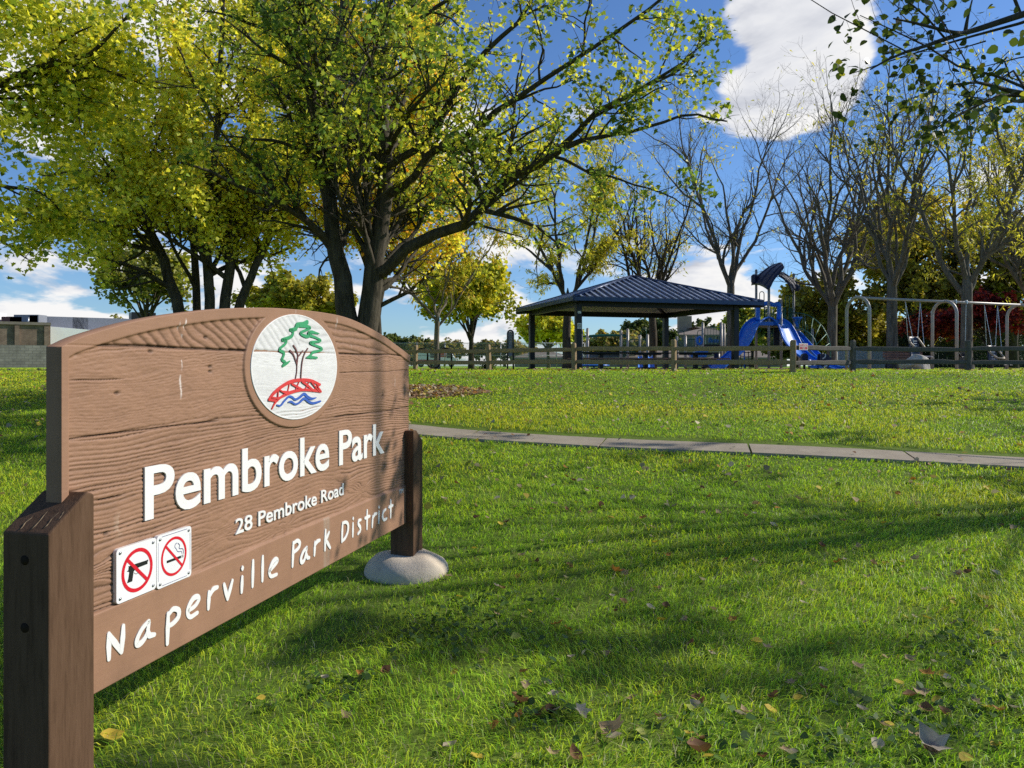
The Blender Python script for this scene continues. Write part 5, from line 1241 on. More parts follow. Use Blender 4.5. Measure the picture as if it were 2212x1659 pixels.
for i, (x, y) in enumerate(FP):
    z = zgf(x, y); mb = MB(); hgt = .82 + fr.uniform(-.03, .04); w = .125
    tl = fr.normal() * .015; M = Matrix.Rotation(fr.uniform(-.2, .2), 3, 'Z')
    a0 = math.atan2(FP[min(i + 1, len(FP) - 1)][1] - FP[max(i - 1, 0)][1], FP[min(i + 1, len(FP) - 1)][0] - FP[max(i - 1, 0)][0])
    R_ = Matrix.Rotation(a0, 4, 'Z'); rows = []
    prof = [(-.2, 1), (hgt * .3, 1), (hgt * .6, .97), (hgt - .05, .95), (hgt - .012, .80), (hgt, .55)]
    v = []
    for zz, k in prof:
        for sx, sy in ((-1, -.72), (-.72, -1), (.72, -1), (1, -.72), (1, .72), (.72, 1), (-.72, 1), (-1, .72)):
            v.append(Vector((x + tl * zz, y, z + zz)) + (R_ @ Vector((sx * w * .5 * k + fr.normal() * .003, sy * w * .52 * k + fr.normal() * .003, 0))))
    f = [(r * 8 + j, r * 8 + (j + 1) % 8, r * 8 + 8 + (j + 1) % 8, r * 8 + 8 + j) for r in range(5) for j in range(8)] + [tuple(range(40, 48))]
    mb.add(v, f); mb.build('post', M_RAIL if i < 7 else M_RAIL_SHADE, fence)
for i in range(len(FP) - 1):
    A = Vector((*FP[i], zgf(*FP[i]))); B = Vector((*FP[i + 1], zgf(*FP[i + 1])))
    for hz in (.60, .245):
        d = (B - A).normalized(); n = Vector((-d.y, d.x, 0)); o1 = fr.normal() * .012; o2 = fr.normal() * .012; mb = MB(); v = []; N = 9
        off = n * (-.018 if i % 2 else .018); h0, h1 = .062, .055
        for k in range(N):
            q = k / (N - 1); p = A.lerp(B, q) + d * (-.03 + .06 * q) + off + Vector((0, 0, hz + o1 * (1 - q) + o2 * q + fr.normal() * .005))
            hh_ = (h0 * (1 - .35 * (abs(q - .5) > .48))) + fr.normal() * .003; tk = .034 + fr.normal() * .002
            for sy, sz in ((-1, -.7), (-.5, -1), (.6, -1), (1, -.55), (1, .6), (.5, 1), (-.6, 1), (-1, .7)): v.append(p + n * (sy * tk) + Vector((0, 0, sz * hh_)))
        f = [(r * 8 + j, r * 8 + (j + 1) % 8, r * 8 + 8 + (j + 1) % 8, r * 8 + 8 + j) for r in range(N - 1) for j in range(8)] + [tuple(range(7, -1, -1)), tuple(range((N - 1) * 8, N * 8))]
        mb.add(v, f); mb.build('rail', M_RAIL if i < 6 else M_RAIL_SHADE, fence)
# maker's plate on the rail
A = Vector((*FP[6], 0)); B = Vector((*FP[7], 0)); d = (B - A).normalized(); nn = Vector((d.y, -d.x, 0))
def FS(u_, z_, e): 
    p = A + d * u_ + nn * (.055 + e); return Vector((p.x, p.y, zgf(*FP[6]) + z_))
M_PL = mat_simple('plate_white', (.72, .70, .66), .5, var=.05); M_PR = mat_simple('plate_red', (.42, .02, .04), .5, var=.1)
M_GALV = mat_simple('galvanised_wire', (.36, .38, .40), .4, .8)
u0, u1, z0_, z1_ = .20, .60, .55, .71
mb = MB(); mb.prism([FS(u0, z0_, 0), FS(u1, z0_, 0), FS(u1, z1_, 0), FS(u0, z1_, 0)], -nn * .006); pl = mb.build('name_plate', M_PL, fence); pl['label'] = 'small red and white metal name plate'
mb = MB(); mb.add([FS(u0 + .02, z0_ + .015, .002), FS(u1 - .02, z0_ + .015, .002), FS(u1 - .02, z1_ - .02, .002), FS(u0 + .02, z1_ - .02, .002)], [(0, 1, 2, 3)]); mb.build('red_field', M_PR, pl)
def free_text(name, body, org, ux, nrm_, h, width, mat, parent, off=.02, ext=.002):
    cu = bpy.data.curves.new(name, 'FONT'); cu.body = body; cu.size = 1; cu.offset = off; cu.extrude = .01; o = bpy.data.objects.new(name, cu); COL.objects.link(o)
    dg = bpy.context.evaluated_depsgraph_get(); me = bpy.data.meshes.new_from_object(o.evaluated_get(dg)); bpy.data.objects.remove(o)
    V = np.array([v.co[:] for v in me.vertices]); x0, x1 = V[:, 0].min(), V[:, 0].max(); mb = MB()
    mb.add([org + ux * ((p[0] - x0) / (x1 - x0) * width) + Vector((0, 0, p[1] / .7 * h)) + nrm_ * (p[2] * .1 + ext) for p in V], [tuple(p.vertices) for p in me.polygons]); bpy.data.meshes.remove(me)
    return mb.build(name, mat, parent)
free_text('plate_lettering', 'CLASSIC', FS(u0 + .03, z0_ + .075, .002), d, nn, .055, .34, M_PL, pl)
free_text('plate_lettering', 'FENCE', FS(u0 + .14, z0_ + .028, .002), d, nn, .032, .12, M_PL, pl)

# ------------------------------------------------------------------ pavilion
t = NT('navy_roof_steel'); v = t.coord(); M_ROOF = t.done(t.bsdf(t.ramp(t.noise(v, 1.5, 5), [(.3, (.012, .026, .075)), (.7, (.020, .040, .105))]), .42, .1, .5))
M_ROOFRIB = mat_simple('sunlit_roof_seam', (.26, .31, .42), .30, .1, var=.15)  # pale ribs on the navy roof, glancing sun put into their colour
M_FASCIA = mat_simple('navy_fascia', (.035, .065, .15), .4, .2, var=.12)
M_SOFFIT = mat_simple('grey_corrugated_soffit', (.62, .62, .60), .55, .0, var=.1)
M_STEEL = mat_simple('black_painted_steel', (.010, .011, .014), .42, .2, var=.2)
pa_, pb_ = Vector((.955, .296, 0)).normalized(), Vector((-.296, .955, 0)).normalized()
PF = Vector((2.18, 27, 0)); LA, LB = 7.75, 6.7; ZE, ZT = 3.76, 5.06
def PV_(a, b, z): 
    p = PF + pa_ * a + pb_ * b; return Vector((p.x, p.y, z))
pc_ = PV_(LA / 2, LB / 2, 0); gzp = 1.32
pav = empty('picnic_pavilion', (pc_.x, pc_.y, gzp), label='open park pavilion with navy standing-seam hip roof on four black posts', cat='pavilion')
apex = PV_(LA / 2, LB / 2, ZT); cs_ = [PV_(0, 0, ZE + .10), PV_(LA, 0, ZE + .10), PV_(LA, LB, ZE + .10), PV_(0, LB, ZE + .10)]
mb = MB(); 
for i in range(4): mb.add([cs_[i], cs_[(i + 1) % 4], apex], [(0, 1, 2)])
roof = mb.build('roof', M_ROOF, pav)
seams = MB()
for i in range(4):
    P0, P1 = cs_[i], cs_[(i + 1) % 4]; L = (P1 - P0).length; e = (P1 - P0).normalized(); mid = (P0 + P1) / 2; upv = (apex - mid); 
    nrm_ = e.cross(upv).normalized(); nrm_ = nrm_ if nrm_.z > 0 else -nrm_
    n = int(L / .30)
    for k in range(1, n):
        s_ = k * L / n; hfrac = 1 - abs(2 * s_ / L - 1)
        a = P0 + e * s_; b = a + upv * hfrac; w = e * .048
        seams.prism([a - w, a + w, b + w * .7, b - w * .7], nrm_ * .055)
seams.build('standing_seam', M_ROOFRIB, roof)['kind'] = 'stuff'
rd_ = MB()
for c_ in cs_: rd_.tube([c_ + Vector((0, 0, .03)), apex + Vector((0, 0, .03))], .07, 6)
rd_.build('ridge_cap', M_FASCIA, roof)
for i in range(4):
    P0, P1 = cs_[i], cs_[(i + 1) % 4]; e = (P1 - P0).normalized(); o_ = e.cross(Vector((0, 0, 1))); mb = MB()
    mb.prism([P0 + Vector((0, 0, .02)), P1 + Vector((0, 0, .02)), P1 - Vector((0, 0, .115)), P0 - Vector((0, 0, .115))], o_ * .035); mb.build('fascia', M_FASCIA, roof)
mb = MB()
for i in range(4):      # corrugated underside
    P0, P1 = cs_[i] - Vector((0, 0, .05)), cs_[(i + 1) % 4] - Vector((0, 0, .05)); L = (P1 - P0).length; e = (P1 - P0).normalized(); up_ = apex - Vector((0, 0, .08)) - (P0 + P1) / 2
    n = int(L / .11) * 2; A = []; B = []
    for k in range(n + 1):
        s_ = L * k / n; hf = max(.0, 1 - abs(2 * s_ / L - 1)); dz = Vector((0, 0, .03 * (k % 2)))
        A.append(P0 + e * s_ - dz); B.append(P0 + e * s_ + up_ * hf - dz)
    b0 = len(mb.v); mb.v += [tuple(p) for p in A] + [tuple(p) for p in B]; m = n + 1
    mb.f += [(b0 + k, b0 + m + k, b0 + m + k + 1, b0 + k + 1) for k in range(n)]; mb.sm += [False] * n
mb.build('soffit', M_SOFFIT, roof)
PP = [PV_(.4, .6, 0), PV_(LA - .85, .6, 0), PV_(LA - .85, LB - .6, 0), PV_(.5, LB - .6, 0)]
for p in PP:
    mb = MB(); rzp = math.atan2(pa_.y, pa_.x); mb.box((p.x, p.y, gzp + 1.15), (.22, .22, 2.6), rzp, bev=.012); mb.box((p.x, p.y, gzp + .0), (.36, .36, .05), rzp); mb.build('post', M_STEEL, pav)
for i in range(4):
    a, b = PP[i], PP[(i + 1) % 4]; dd = (b - a); mb = MB(); m = (a + b) / 2; mb.box((m.x, m.y, ZE - .06), (dd.length, .14, .22), math.atan2(dd.y, dd.x)); mb.build('beam', M_STEEL, pav)
for i, p in enumerate(PP):
    mb = MB(); a = Vector((p.x, p.y, ZE - .02)); b = apex - Vector((0, 0, .22)); c_ = cs_[i] - Vector((0, 0, .13)); mb.tube([c_, a, b], .075, 6); mb.build('hip_rafter', M_STEEL, pav)
# small notices on the front post
nrm_p = -pb_; fp = PP[0] + nrm_p * .112
for zz, w, h, sym in ((3.37, .13, .09, 0), (2.88, .16, .20, 1)):
    c_ = Vector((fp.x, fp.y, zz)); mb = MB(); q = pa_ * (w / 2); u_ = Vector((0, 0, h / 2)); mb.prism([c_ - q - u_, c_ + q - u_, c_ + q + u_, c_ - q + u_], nrm_p * .006); nb_ = mb.build('notice_plate', M_PL, pav)
    if sym:
        mb = MB(); rr_ = .055; ring = [c_ + nrm_p * .009 + pa_ * (rr_ * math.cos(k)) + Vector((0, 0, rr_ * math.sin(k))) for k in np.linspace(0, 6.283, 21)[:-1]]
        mb.tube(ring, .007, 4, closed=True); mb.tube([ring[3 * 1 + 4], ring[17]], .006, 4); mb.build('prohibition_ring', M_BLK, nb_)

# picnic tables under it
M_PLANK = mat_simple('red_brown_recycled_plank', (.28, .13, .085), .6, var=.25, scale=5)
def picnic_table(a, b, label):
    c_ = PV_(a, b, gzp); r = empty('picnic_table', c_, math.atan2(pa_.y, pa_.x), label=label, cat='table', group='picnic tables under the pavilion'); rz_ = r.rotation_euler.z
    Mx = Matrix.Translation(c_) @ Matrix.Rotation(rz_, 4, 'Z'); L = 1.9
    def bx(name, boxes, mat, par):
        mb = MB()
        for cc, sz in boxes: mb.box(Mx @ Vector(cc), sz, rz_, bev=.008)
        return mb.build(name, mat, par)
    bx('tabletop', [((0, -.3 + .15 * k, .63), (L, .14, .05)) for k in range(5)], M_STEEL, r)
    for s_ in (-1, 1): bx('bench', [((0, s_ * .78 + .10 * k, .40), (L + .1, .095, .05)) for k in (-1, 0, 1)], M_PLANK, r)
    bx('pedestal', [((0, 0, .30), (.16, .16, .60)), ((0, 0, .03), (.6, .6, .06)), ((0, 0, .345), (.08, 1.75, .06)), ((0, 0, .58), (1.2, .5, .05))], M_STEEL, r)
picnic_table(1.9, 2.0, 'black-topped picnic table with brown benches, left one under the pavilion')
picnic_table(4.2, 2.8, 'black-topped picnic table with brown benches, middle one under the pavilion')
picnic_table(6.0, 2.0, 'black-topped picnic table with brown benches, right one under the pavilion')

# ------------------------------------------------------------------ playground
M_PGREY = mat_simple('grey_powder_coat_post', (.42, .39, .36), .45, .1, var=.08)
M_PGREEN = mat_simple('green_powder_coat', (.015, .13, .085), .4, .1, var=.1)
M_PBLUE = mat_simple('blue_moulded_plastic', (.018, .19, .72), .32, 0, var=.10, scale=3, spec=.5)
M_PNAVY = mat_simple('navy_moulded_plastic', (.008, .016, .055), .45, 0, var=.2)
M_PDECK = mat_simple('dark_deck_steel', (.02, .024, .026), .5, .2)
M_TAN = mat_simple('tan_plastic', (.42, .33, .22), .5)
M_CHAIN = mat_simple('chain_steel', (.45, .46, .48), .3, .8)
def q8(zx, zy, D): return W(1508.7 + .16537 * zx, 548.6 + .16537 * zy, D)
def q7(zx, zy, D): return W((2250 + .3617 * zx) / 1.8228, (1000 + .3617 * zy) / 1.8228, D)
def gpost(par, p, top_z, r=.064, cap=True):
    z = zfar(p[0], p[1]); mb = MB(); mb.cyl((p[0], p[1], z - .1), (p[0], p[1], top_z), r, 12)
    if cap: mb.tube([(p[0], p[1], top_z), (p[0], p[1], top_z + .02), (p[0], p[1], top_z + .05)], [r * 1.02, r * .85, r * .3], 12)
    return mb.build('post', M_PGREY, par)
def barrier(par, a, b, z0, z1, n, mat=M_PGREEN, r=.016):
    a = Vector(a); b = Vector(b); mb = MB(); A = lambda t_, z: Vector((a.x + (b.x - a.x) * t_, a.y + (b.y - a.y) * t_, z))
    mb.tube([A(.04, z0), A(.04, z1), A(.96, z1), A(.96, z0)], r * 1.3, 6, closed=True)
    for k in range(n): mb.cyl(A(.04 + .92 * (k + 1) / (n + 1), z0), A(.04 + .92 * (k + 1) / (n + 1), z1), r * .8, 5)
    return mb.build('barrier', mat, par)
def hoop(par, p, dx, z0, z1, mat=M_PGREEN, r=.018, dy=0):
    p = Vector(p); mb = MB(); w = dx / 2; pts = [(p.x - w, p.y - dy, z0), (p.x - w, p.y - dy, z1 - abs(w))] + [(p.x + w * math.cos(t_), p.y + dy * math.cos(t_), z1 - abs(w) + abs(w) * math.sin(t_)) for t_ in np.linspace(math.pi, 0, 9)] + [(p.x + w, p.y + dy, z0)]
    mb.tube(pts, r, 6); return mb.build('grab_hoop', mat, par)

DT = 38.0
b0 = q8(920, 1510, DT); tower = empty('slide_tower', (b0.x, b0.y, zfar(b0.x, b0.y)), label='tall blue twin-slide play tower with navy saddle roof on grey posts', cat='play structure')
pt = {}
for nm, zx, zt, D in (('a', 755, 212, 39.4), ('b', 920, 430, 37.6), ('c', 1245, 265, 39.6), ('d', 1080, 605, 37.9), ('e', 1320, 995, 39.0), ('f', 1490, 985, 39.8)):
    p = q8(zx, 900, D); pt[nm] = p; gpost(tower, p, q8(zx, zt, D).z)
def qs(l, D0=None): return [q8(*p) for p in l]
dk_z = q8(900, 900, DT).z
mb = MB(); tri = [pt['a'], pt['b'], pt['d'], pt['c'], (pt['a'] + pt['c']) / 2 + Vector((0, 1.2, 0))]; mb.prism([Vector((p.x, p.y, dk_z)) for p in tri], Vector((0, 0, -.14))); mb.build('deck', M_PDECK, tower)
mb = MB(); mb.prism([q8(790, 885, 37.4), q8(1045, 885, 37.4), q8(1045, 932, 37.4), q8(790, 932, 37.4)], Vector((0, .05, 0))); mb.build('deck_fascia', M_PBLUE, tower)
def slide(name, A, B, sag, lab=None, n=26, steps=10, sv=(0, .55, -.85)):
    a = bspline(qs(A), n); b = bspline(qs(B), n); mb = MB(); mb.loft(a, b, steps, sag, Vector(sv).normalized(), .04, .42); o = mb.build(name, M_PBLUE, tower)
    if lab: o['label'] = lab
    for r_ in (a, b):
        m2 = MB(); m2.tube([Vector(p) for p in r_], .045, 8); m2.build('rolled_edge', M_PBLUE, o)
    return o
slide('slide', [(785, 828, 38.4), (700, 848, 38.3), (620, 905, 38.1), (562, 990, 37.9), (525, 1100, 37.6), (455, 1205, 37.2), (330, 1330, 36.8), (190, 1425, 36.5), (135, 1452, 36.3)],
      [(925, 828, 37.5), (865, 842, 37.4), (800, 900, 37.1), (750, 985, 36.8), (712, 1085, 36.5), (645, 1195, 36.2), (540, 1310, 35.8), (420, 1410, 35.5), (320, 1500, 35.2)], .20, 'blue slide curving down to the left')
slide('slide', [(925, 828, 37.5), (975, 845, 37.4), (1032, 905, 37.2), (1072, 1000, 36.9), (1100, 1090, 36.6), (1155, 1180, 36.3), (1240, 1275, 36.0), (1350, 1350, 35.7), (1470, 1400, 35.5)],
      [(1038, 830, 38.4), (1105, 850, 38.3), (1190, 900, 38.2), (1250, 985, 38.0), (1300, 1080, 37.7), (1345, 1175, 37.4), (1410, 1265, 37.0), (1490, 1335, 36.6), (1590, 1385, 36.3)], .20, 'blue slide curving down to the right')
slide('slide', [(1275, 1010, 39.0), (1340, 1035, 38.7), (1420, 1120, 38.3), (1510, 1225, 37.9), (1610, 1325, 37.5), (1730, 1420, 37.1), (1850, 1475, 36.8), (1960, 1470, 36.6)],
      [(1280, 1070, 38.6), (1330, 1100, 38.3), (1400, 1190, 37.9), (1490, 1290, 37.5), (1590, 1385, 37.1), (1700, 1470, 36.7), (1830, 1515, 36.4), (1950, 1510, 36.2)], .18, 'lower straight blue slide on the right')
mb = MB(); arc = bspline(qs([(778, 870, 38.2), (778, 760, 38.2), (785, 690, 38.2), (840, 662, 38.1), (915, 642, 37.9), (985, 664, 37.8), (1035, 652, 37.8), (1055, 700, 37.8), (1048, 850, 37.9)]), 40); mb.tube([Vector(p) for p in arc], .11, 8); mb.build('slide_hood', M_PBLUE, tower)
mb = MB(); mb.lathe(q8(1290, 985, 38.9), [(.07, 0), (.10, .25), (.17, .5), (.27, .62), (.24, .62), (.1, .3)], 16); mb.build('talk_tube', M_PBLUE, tower)
hoop(tower, q8(828, 600, 39.2), .23, q8(828, 820, 39.2).z, q8(828, 492, 39.2).z, r=.022)
barrier(tower, q8(855, 0, 39.2), q8(905, 0, 39.2), q8(0, 870, 39.2).z, q8(0, 690, 39.2).z, 4); barrier(tower, q8(935, 0, 39.0), q8(985, 0, 39.0), q8(0, 870, 39).z, q8(0, 718, 39).z, 4)
barrier(tower, q8(1100, 0, 39.4), q8(1140, 0, 39.4), q8(0, 930, 39.4).z, q8(0, 700, 39.4).z, 4); barrier(tower, q8(1180, 0, 39.6), q8(1240, 0, 39.6), q8(0, 925, 39.6).z, q8(0, 705, 39.6).z, 6)
hoop(tower, q8(1165, 700, 39.5), .2, q8(0, 930, 39.5).z, q8(0, 540, 39.5).z, r=.02); hoop(tower, q8(1210, 700, 39.7), .15, q8(0, 930, 39.7).z, q8(0, 548, 39.7).z, r=.02)
hoop(tower, q8(1345, 1000, 39.4), .14, q8(0, 1400, 39.4).z, q8(0, 800, 39.4).z); hoop(tower, q8(1412, 1000, 39.6), .13, q8(0, 1200, 39.6).z, q8(0, 925, 39.6).z); barrier(tower, q8(1345, 0, 39.6), q8(1480, 0, 39.8), q8(0, 1190, 39.6).z, q8(0, 1060, 39.6).z, 8)
barrier(tower, q8(930, 0, 39.4), q8(985, 0, 39.4), q8(0, 1185, 39.4).z, q8(0, 965, 39.4).z, 4)
mb = MB(); mb.tube([q8(805, 960, 38), q8(812, 1000, 38), q8(800, 1020, 38), q8(760, 1022, 38)], .018, 6); mb.build('handle', M_PGREEN, tower)
mb = MB(); mb.prism([q8(985, 960, 38.6), q8(1075, 960, 38.6), q8(1075, 1190, 38.6), q8(985, 1190, 38.6)], Vector((0, .04, 0))); mb.build('play_panel', M_PDECK, tower)
mb = MB(); net = lambda u_, v_: q8(545 + 160 * u_ + 20 * v_, 1275 + 225 * v_, 38.4)
for u_ in (0, .33, .66, 1): mb.tube([net(u_, k) for k in np.linspace(0, 1, 5)], .022, 5)
for v_ in (.0, .25, .5, .75, 1): mb.tube([net(k, v_ + .06 * math.sin(3 * k)) for k in np.linspace(0, 1, 5)], .022, 5)
mb.build('climbing_net', M_STEEL, tower)
mb = MB(); mb.cyl(q8(600, 1260, 38), q8(600, 1505, 38), .03, 8); mb.build('pole', M_PBLUE, tower)
for z in (1440,):
    mb = MB(); mb.lathe(q8(365, z + 55, 37), [(.05, -.0), (.06, .12), (.16, .16), (.2, .2), (.19, .24), (.05, .26)], 14); mb.build('step_pod', M_PBLUE, tower)
# saddle roof in two shells
def shell(F, B, par, th=.10, n=18):
    a = bspline(qs(F), n); b = bspline(qs(B), n); mb = MB(); mb.loft(a, b, 8, -.12, (0, 0, -1), th, .5)
    for k in (.2, .5, .8):
        mb.tube([Vector(a[i]).lerp(Vector(b[i]), k) + Vector((0, 0, .12 * (1 - abs(2 * k - 1) ** 2) + .0)) for i in range(n)], .035, 6)
    return mb.build('canopy_shell', M_PNAVY, par)
shell([(905, 445, 37.2), (945, 405, 37.2), (985, 325, 37.2), (1045, 248, 37.2), (1118, 160, 37.2)], [(690, 388, 40), (740, 300, 40), (815, 240, 40), (920, 165, 40), (1050, 132, 40)], tower)
shell([(1045, 268, 37.4), (1110, 308, 37.4), (1165, 365, 37.4), (1205, 425, 37.4), (1228, 492, 37.4)], [(1050, 238, 40), (1130, 268, 40), (1210, 318, 40), (1290, 385, 40), (1322, 440, 40)], tower)
mb = MB(); c_ = q8(732, 330, 39.4); mb.box(c_, (.34, .3, .5), .3, bev=.1); mb.build('canopy_bracket', M_PNAVY, tower); mb = MB(); mb.box(q8(1290, 440, 39.0), (.3, .3, .36), .3, bev=.1); mb.build('canopy_bracket', M_PNAVY, tower)
# arched climber
oa = bspline(qs([(1250, 770, 39.5), (1330, 775, 39.3), (1430, 800, 39.1), (1530, 862, 38.9), (1620, 950, 38.7), (1690, 1080, 38.5), (1720, 1200, 38.4), (1726, 1380, 38.4), (1726, 1520, 38.4)]), 40)
ia = bspline(qs([(1265, 958, 38.4), (1360, 985, 38.2), (1440, 1030, 38.0), (1500, 1092, 37.9), (1536, 1175, 37.8), (1545, 1280, 37.8), (1546, 1400, 37.8), (1546, 1510, 37.8)]), 40)
mb = MB(); mb.tube([Vector(p) for p in oa], .028, 7); mb.tube([Vector(p) for p in ia], .028, 7)
for k in (3, 8, 13, 18, 23, 28, 33): mb.tube([Vector(oa[k]), Vector(ia[k])], .02, 6)
mb.build('arch_climber', M_PGREEN, tower)

# lower deck structure with barred panel (x 1500-1610)
D2 = 41.0; b0 = q7(1530, 1250, D2); st2 = empty('play_structure', (b0.x, b0.y, zfar(b0.x, b0.y)), label='green-barred raised play deck left of the blue slides, seen past the pavilion post', cat='play structure')
for zx, zt, D in ((1430, 755, D2), (1630, 750, D2), (1660, 765, D2 + 1.2), (1355, 905, D2), (1240, 895, D2 - .5), (1150, 905, D2 + .3)): gpost(st2, q7(zx, 0, D), q7(zx, zt, D).z, .075)
mb = MB(); a = q7(1420, 985, D2); b = q7(1640, 985, D2); mb.prism([a, b, b + Vector((.2, 1.5, 0)), a + Vector((.2, 1.5, 0))], Vector((0, 0, -.1))); mb.build('deck', M_PDECK, st2)
barrier(st2, q7(1440, 0, D2), q7(1620, 0, D2), q7(0, 980, D2).z, q7(0, 800, D2).z, 9, r=.02); barrier(st2, q7(1240, 0, D2), q7(1355, 0, D2), q7(0, 1005, D2).z, q7(0, 930, D2).z, 7, r=.02); barrier(st2, q7(1160, 0, D2), q7(1235, 0, D2), q7(0, 1005, D2).z, q7(0, 935, D2).z, 5, r=.02)
for zx, zt in ((1195, 830), (1402, 830)): hoop(st2, q7(zx, 0, D2), .3, q7(0, 1010, D2).z, q7(0, zt, D2).z)
mb = MB(); mb.tube(bspline([q7(*p, D2) for p in ((1235, 940), (1280, 930), (1330, 925), (1360, 930))], 8), .03, 6); mb.build('rail', M_PGREEN, st2)
rg = [q7(1395 + 24 * math.cos(k), 945 + 38 * math.sin(k), D2 - .3) for k in np.linspace(0, 6.283, 25)[:-1]]; mb = MB(); mb.tube(rg, .075, 8, closed=True); mb.build('ring_panel', M_PBLUE, st2)
wv = [q7(1490, 965, D2 + .6), q7(1490, 925, D2 + .6), q7(1515, 905, D2 + .6), q7(1540, 935, D2 + .6), q7(1575, 925, D2 + .6), q7(1605, 935, D2 + .6), q7(1605, 965, D2 + .6)]; mb = MB(); mb.prism(wv, Vector((0, .05, 0))); mb.build('wave_panel', M_PBLUE, st2)
mb = MB(); mb.prism([q7(1285, 1085, D2 - .2), q7(1310, 1125, D2 - .2), q7(1470, 1125, D2 - .2), q7(1495, 1045, D2 - .2), q7(1400, 1050, D2 - .2)], Vector((0, .5, 0))); mb.build('crawl_panel', M_PBLUE, st2)
mb = MB(); mb.prism([q7(1450, 1190, D2 - .3), q7(1450, 1240, D2 - .3), q7(1640, 1240, D2 - .3), q7(1640, 1190, D2 - .3)], Vector((0, .6, 0))); mb.build('play_counter', M_PNAVY, st2)
mb = MB(); mb.cyl(q7(1585, 1070, D2), q7(1585, 1250, D2), .17, 10); mb.build('drum', M_PNAVY, st2)

# toddler structure with overhead ring and double slide
D3 = 43.0; b0 = q7(540, 1250, D3); st3 = empty('play_structure', (b0.x, b0.y, zfar(b0.x, b0.y)), label='low toddler play structure with green overhead bar seen under the left of the pavilion', cat='play structure')
for zx, zt in ((110, 830), (175, 815), (540, 838), (612, 822), (745, 890), (828, 882)): gpost(st3, q7(zx, 0, D3), q7(zx, zt, D3).z, .08)
mb = MB(); mb.tube(bspline([q7(*p, D3) for p in ((190, 898), (280, 892), (370, 888), (460, 886), (590, 890))], 20), .07, 8); mb.tube(bspline([q7(*p, D3 + 1.5) for p in ((100, 900), (280, 884), (460, 880), (590, 890))], 20), .05, 8); mb.build('overhead_bar', M_PGREEN, st3)
barrier(st3, q7(545, 0, D3), q7(612, 0, D3), q7(0, 1003, D3).z, q7(0, 930, D3).z, 4, r=.02); barrier(st3, q7(625, 0, D3), q7(745, 0, D3), q7(0, 1003, D3).z, q7(0, 930, D3).z, 8, r=.02); barrier(st3, q7(755, 0, D3), q7(825, 0, D3), q7(0, 1003, D3).z, q7(0, 925, D3).z, 5, r=.02)
barrier(st3, q7(555, 0, D3), q7(700, 0, D3), q7(0, 1110, D3).z, q7(0, 1060, D3).z, 10, r=.02)
hoop(st3, q7(786, 0, D3), .3, q7(0, 1003, D3).z, q7(0, 818, D3).z)
mb = MB(); a = q7(540, 1012, D3); b = q7(830, 1012, D3); mb.prism([a, b, b + Vector((0, 1.4, 0)), a + Vector((0, 1.4, 0))], Vector((0, 0, -.08))); mb.build('deck', M_PDECK, st3)
for x0, x1 in ((690, 790), (800, 905)):
    sgn = -1 if x0 < 750 else 1; A = [q7(*p) for p in ((x0 + 30, 1100, D3 - .3), (x0 + 34, 1115, D3 - .9), (x0 + 34, 1180, D3 - 1.5), (x0 + 34, 1240, D3 - 2.1))]; B = [q7(*p) for p in ((x1 - 25, 1100, D3 - .3), (x1 - 20, 1115, D3 - .9), (x1 - 4, 1180, D3 - 1.5), (x1, 1240, D3 - 2.1))]
    mb = MB(); mb.loft(bspline(A, 12), bspline(B, 12), 8, .12, (0, .4, -.9), .04, .42); mb.build('slide', M_PBLUE, st3)
mb = MB(); mb.lathe(q7(245, 1215, D3 - 1), [(.05, -.5), (.05, -.06), (.75, -.02), (.85, .0), (.85, .04), (.6, .06)], 20); mb.build('play_table', M_PBLUE, st3)

# swing set
SW = [(11.56, 25.7), (15.35, 27.3), (19.1, 28.95), (22.9, 30.5)]; bd = Vector((3.79, 1.6, 0)).normalized(); bp = Vector((-bd.y, bd.x, 0)); ZB_ = 3.76
sw = empty('swing_set', (15.35, 27.3, zgf(15.35, 27.3)), label='grey tube swing frame with arched legs and long top beam at the right', cat='swing set')
for (x, y) in SW:
    mb = MB(); c_ = Vector((x, y, 0)); w = .475; zg_ = zgf(x, y) - .1; pts = [c_ - bp * w + Vector((0, 0, zg_)), c_ - bp * w + Vector((0, 0, ZB_ - w - .02))] + [c_ + bp * (-w * math.cos(k)) + Vector((0, 0, ZB_ - w - .02 + w * math.sin(k))) for k in np.linspace(.15, math.pi - .15, 13)] + [c_ + bp * w + Vector((0, 0, ZB_ - w - .02)), c_ + bp * w + Vector((0, 0, zg_))]
    mb.tube(pts, .054, 12); mb.build('leg_arch', M_PGREY, sw)
mb = MB(); mb.cyl((SW[0][0], SW[0][1], ZB_ - .03), (SW[3][0], SW[3][1], ZB_ - .03), .045, 12); mb.build('top_beam', M_PGREY, sw)
def on_beam(u_): return Vector((SW[0][0], SW[0][1], ZB_ - .08)) + bd * u_
def chain(mb, a, b):
    n = max(4, int((b - a).length / .05)); 
    mb.tube([a.lerp(b, k / n) for k in range(n + 1)], [.008 if k % 2 else .013 for k in range(n + 1)], 5)
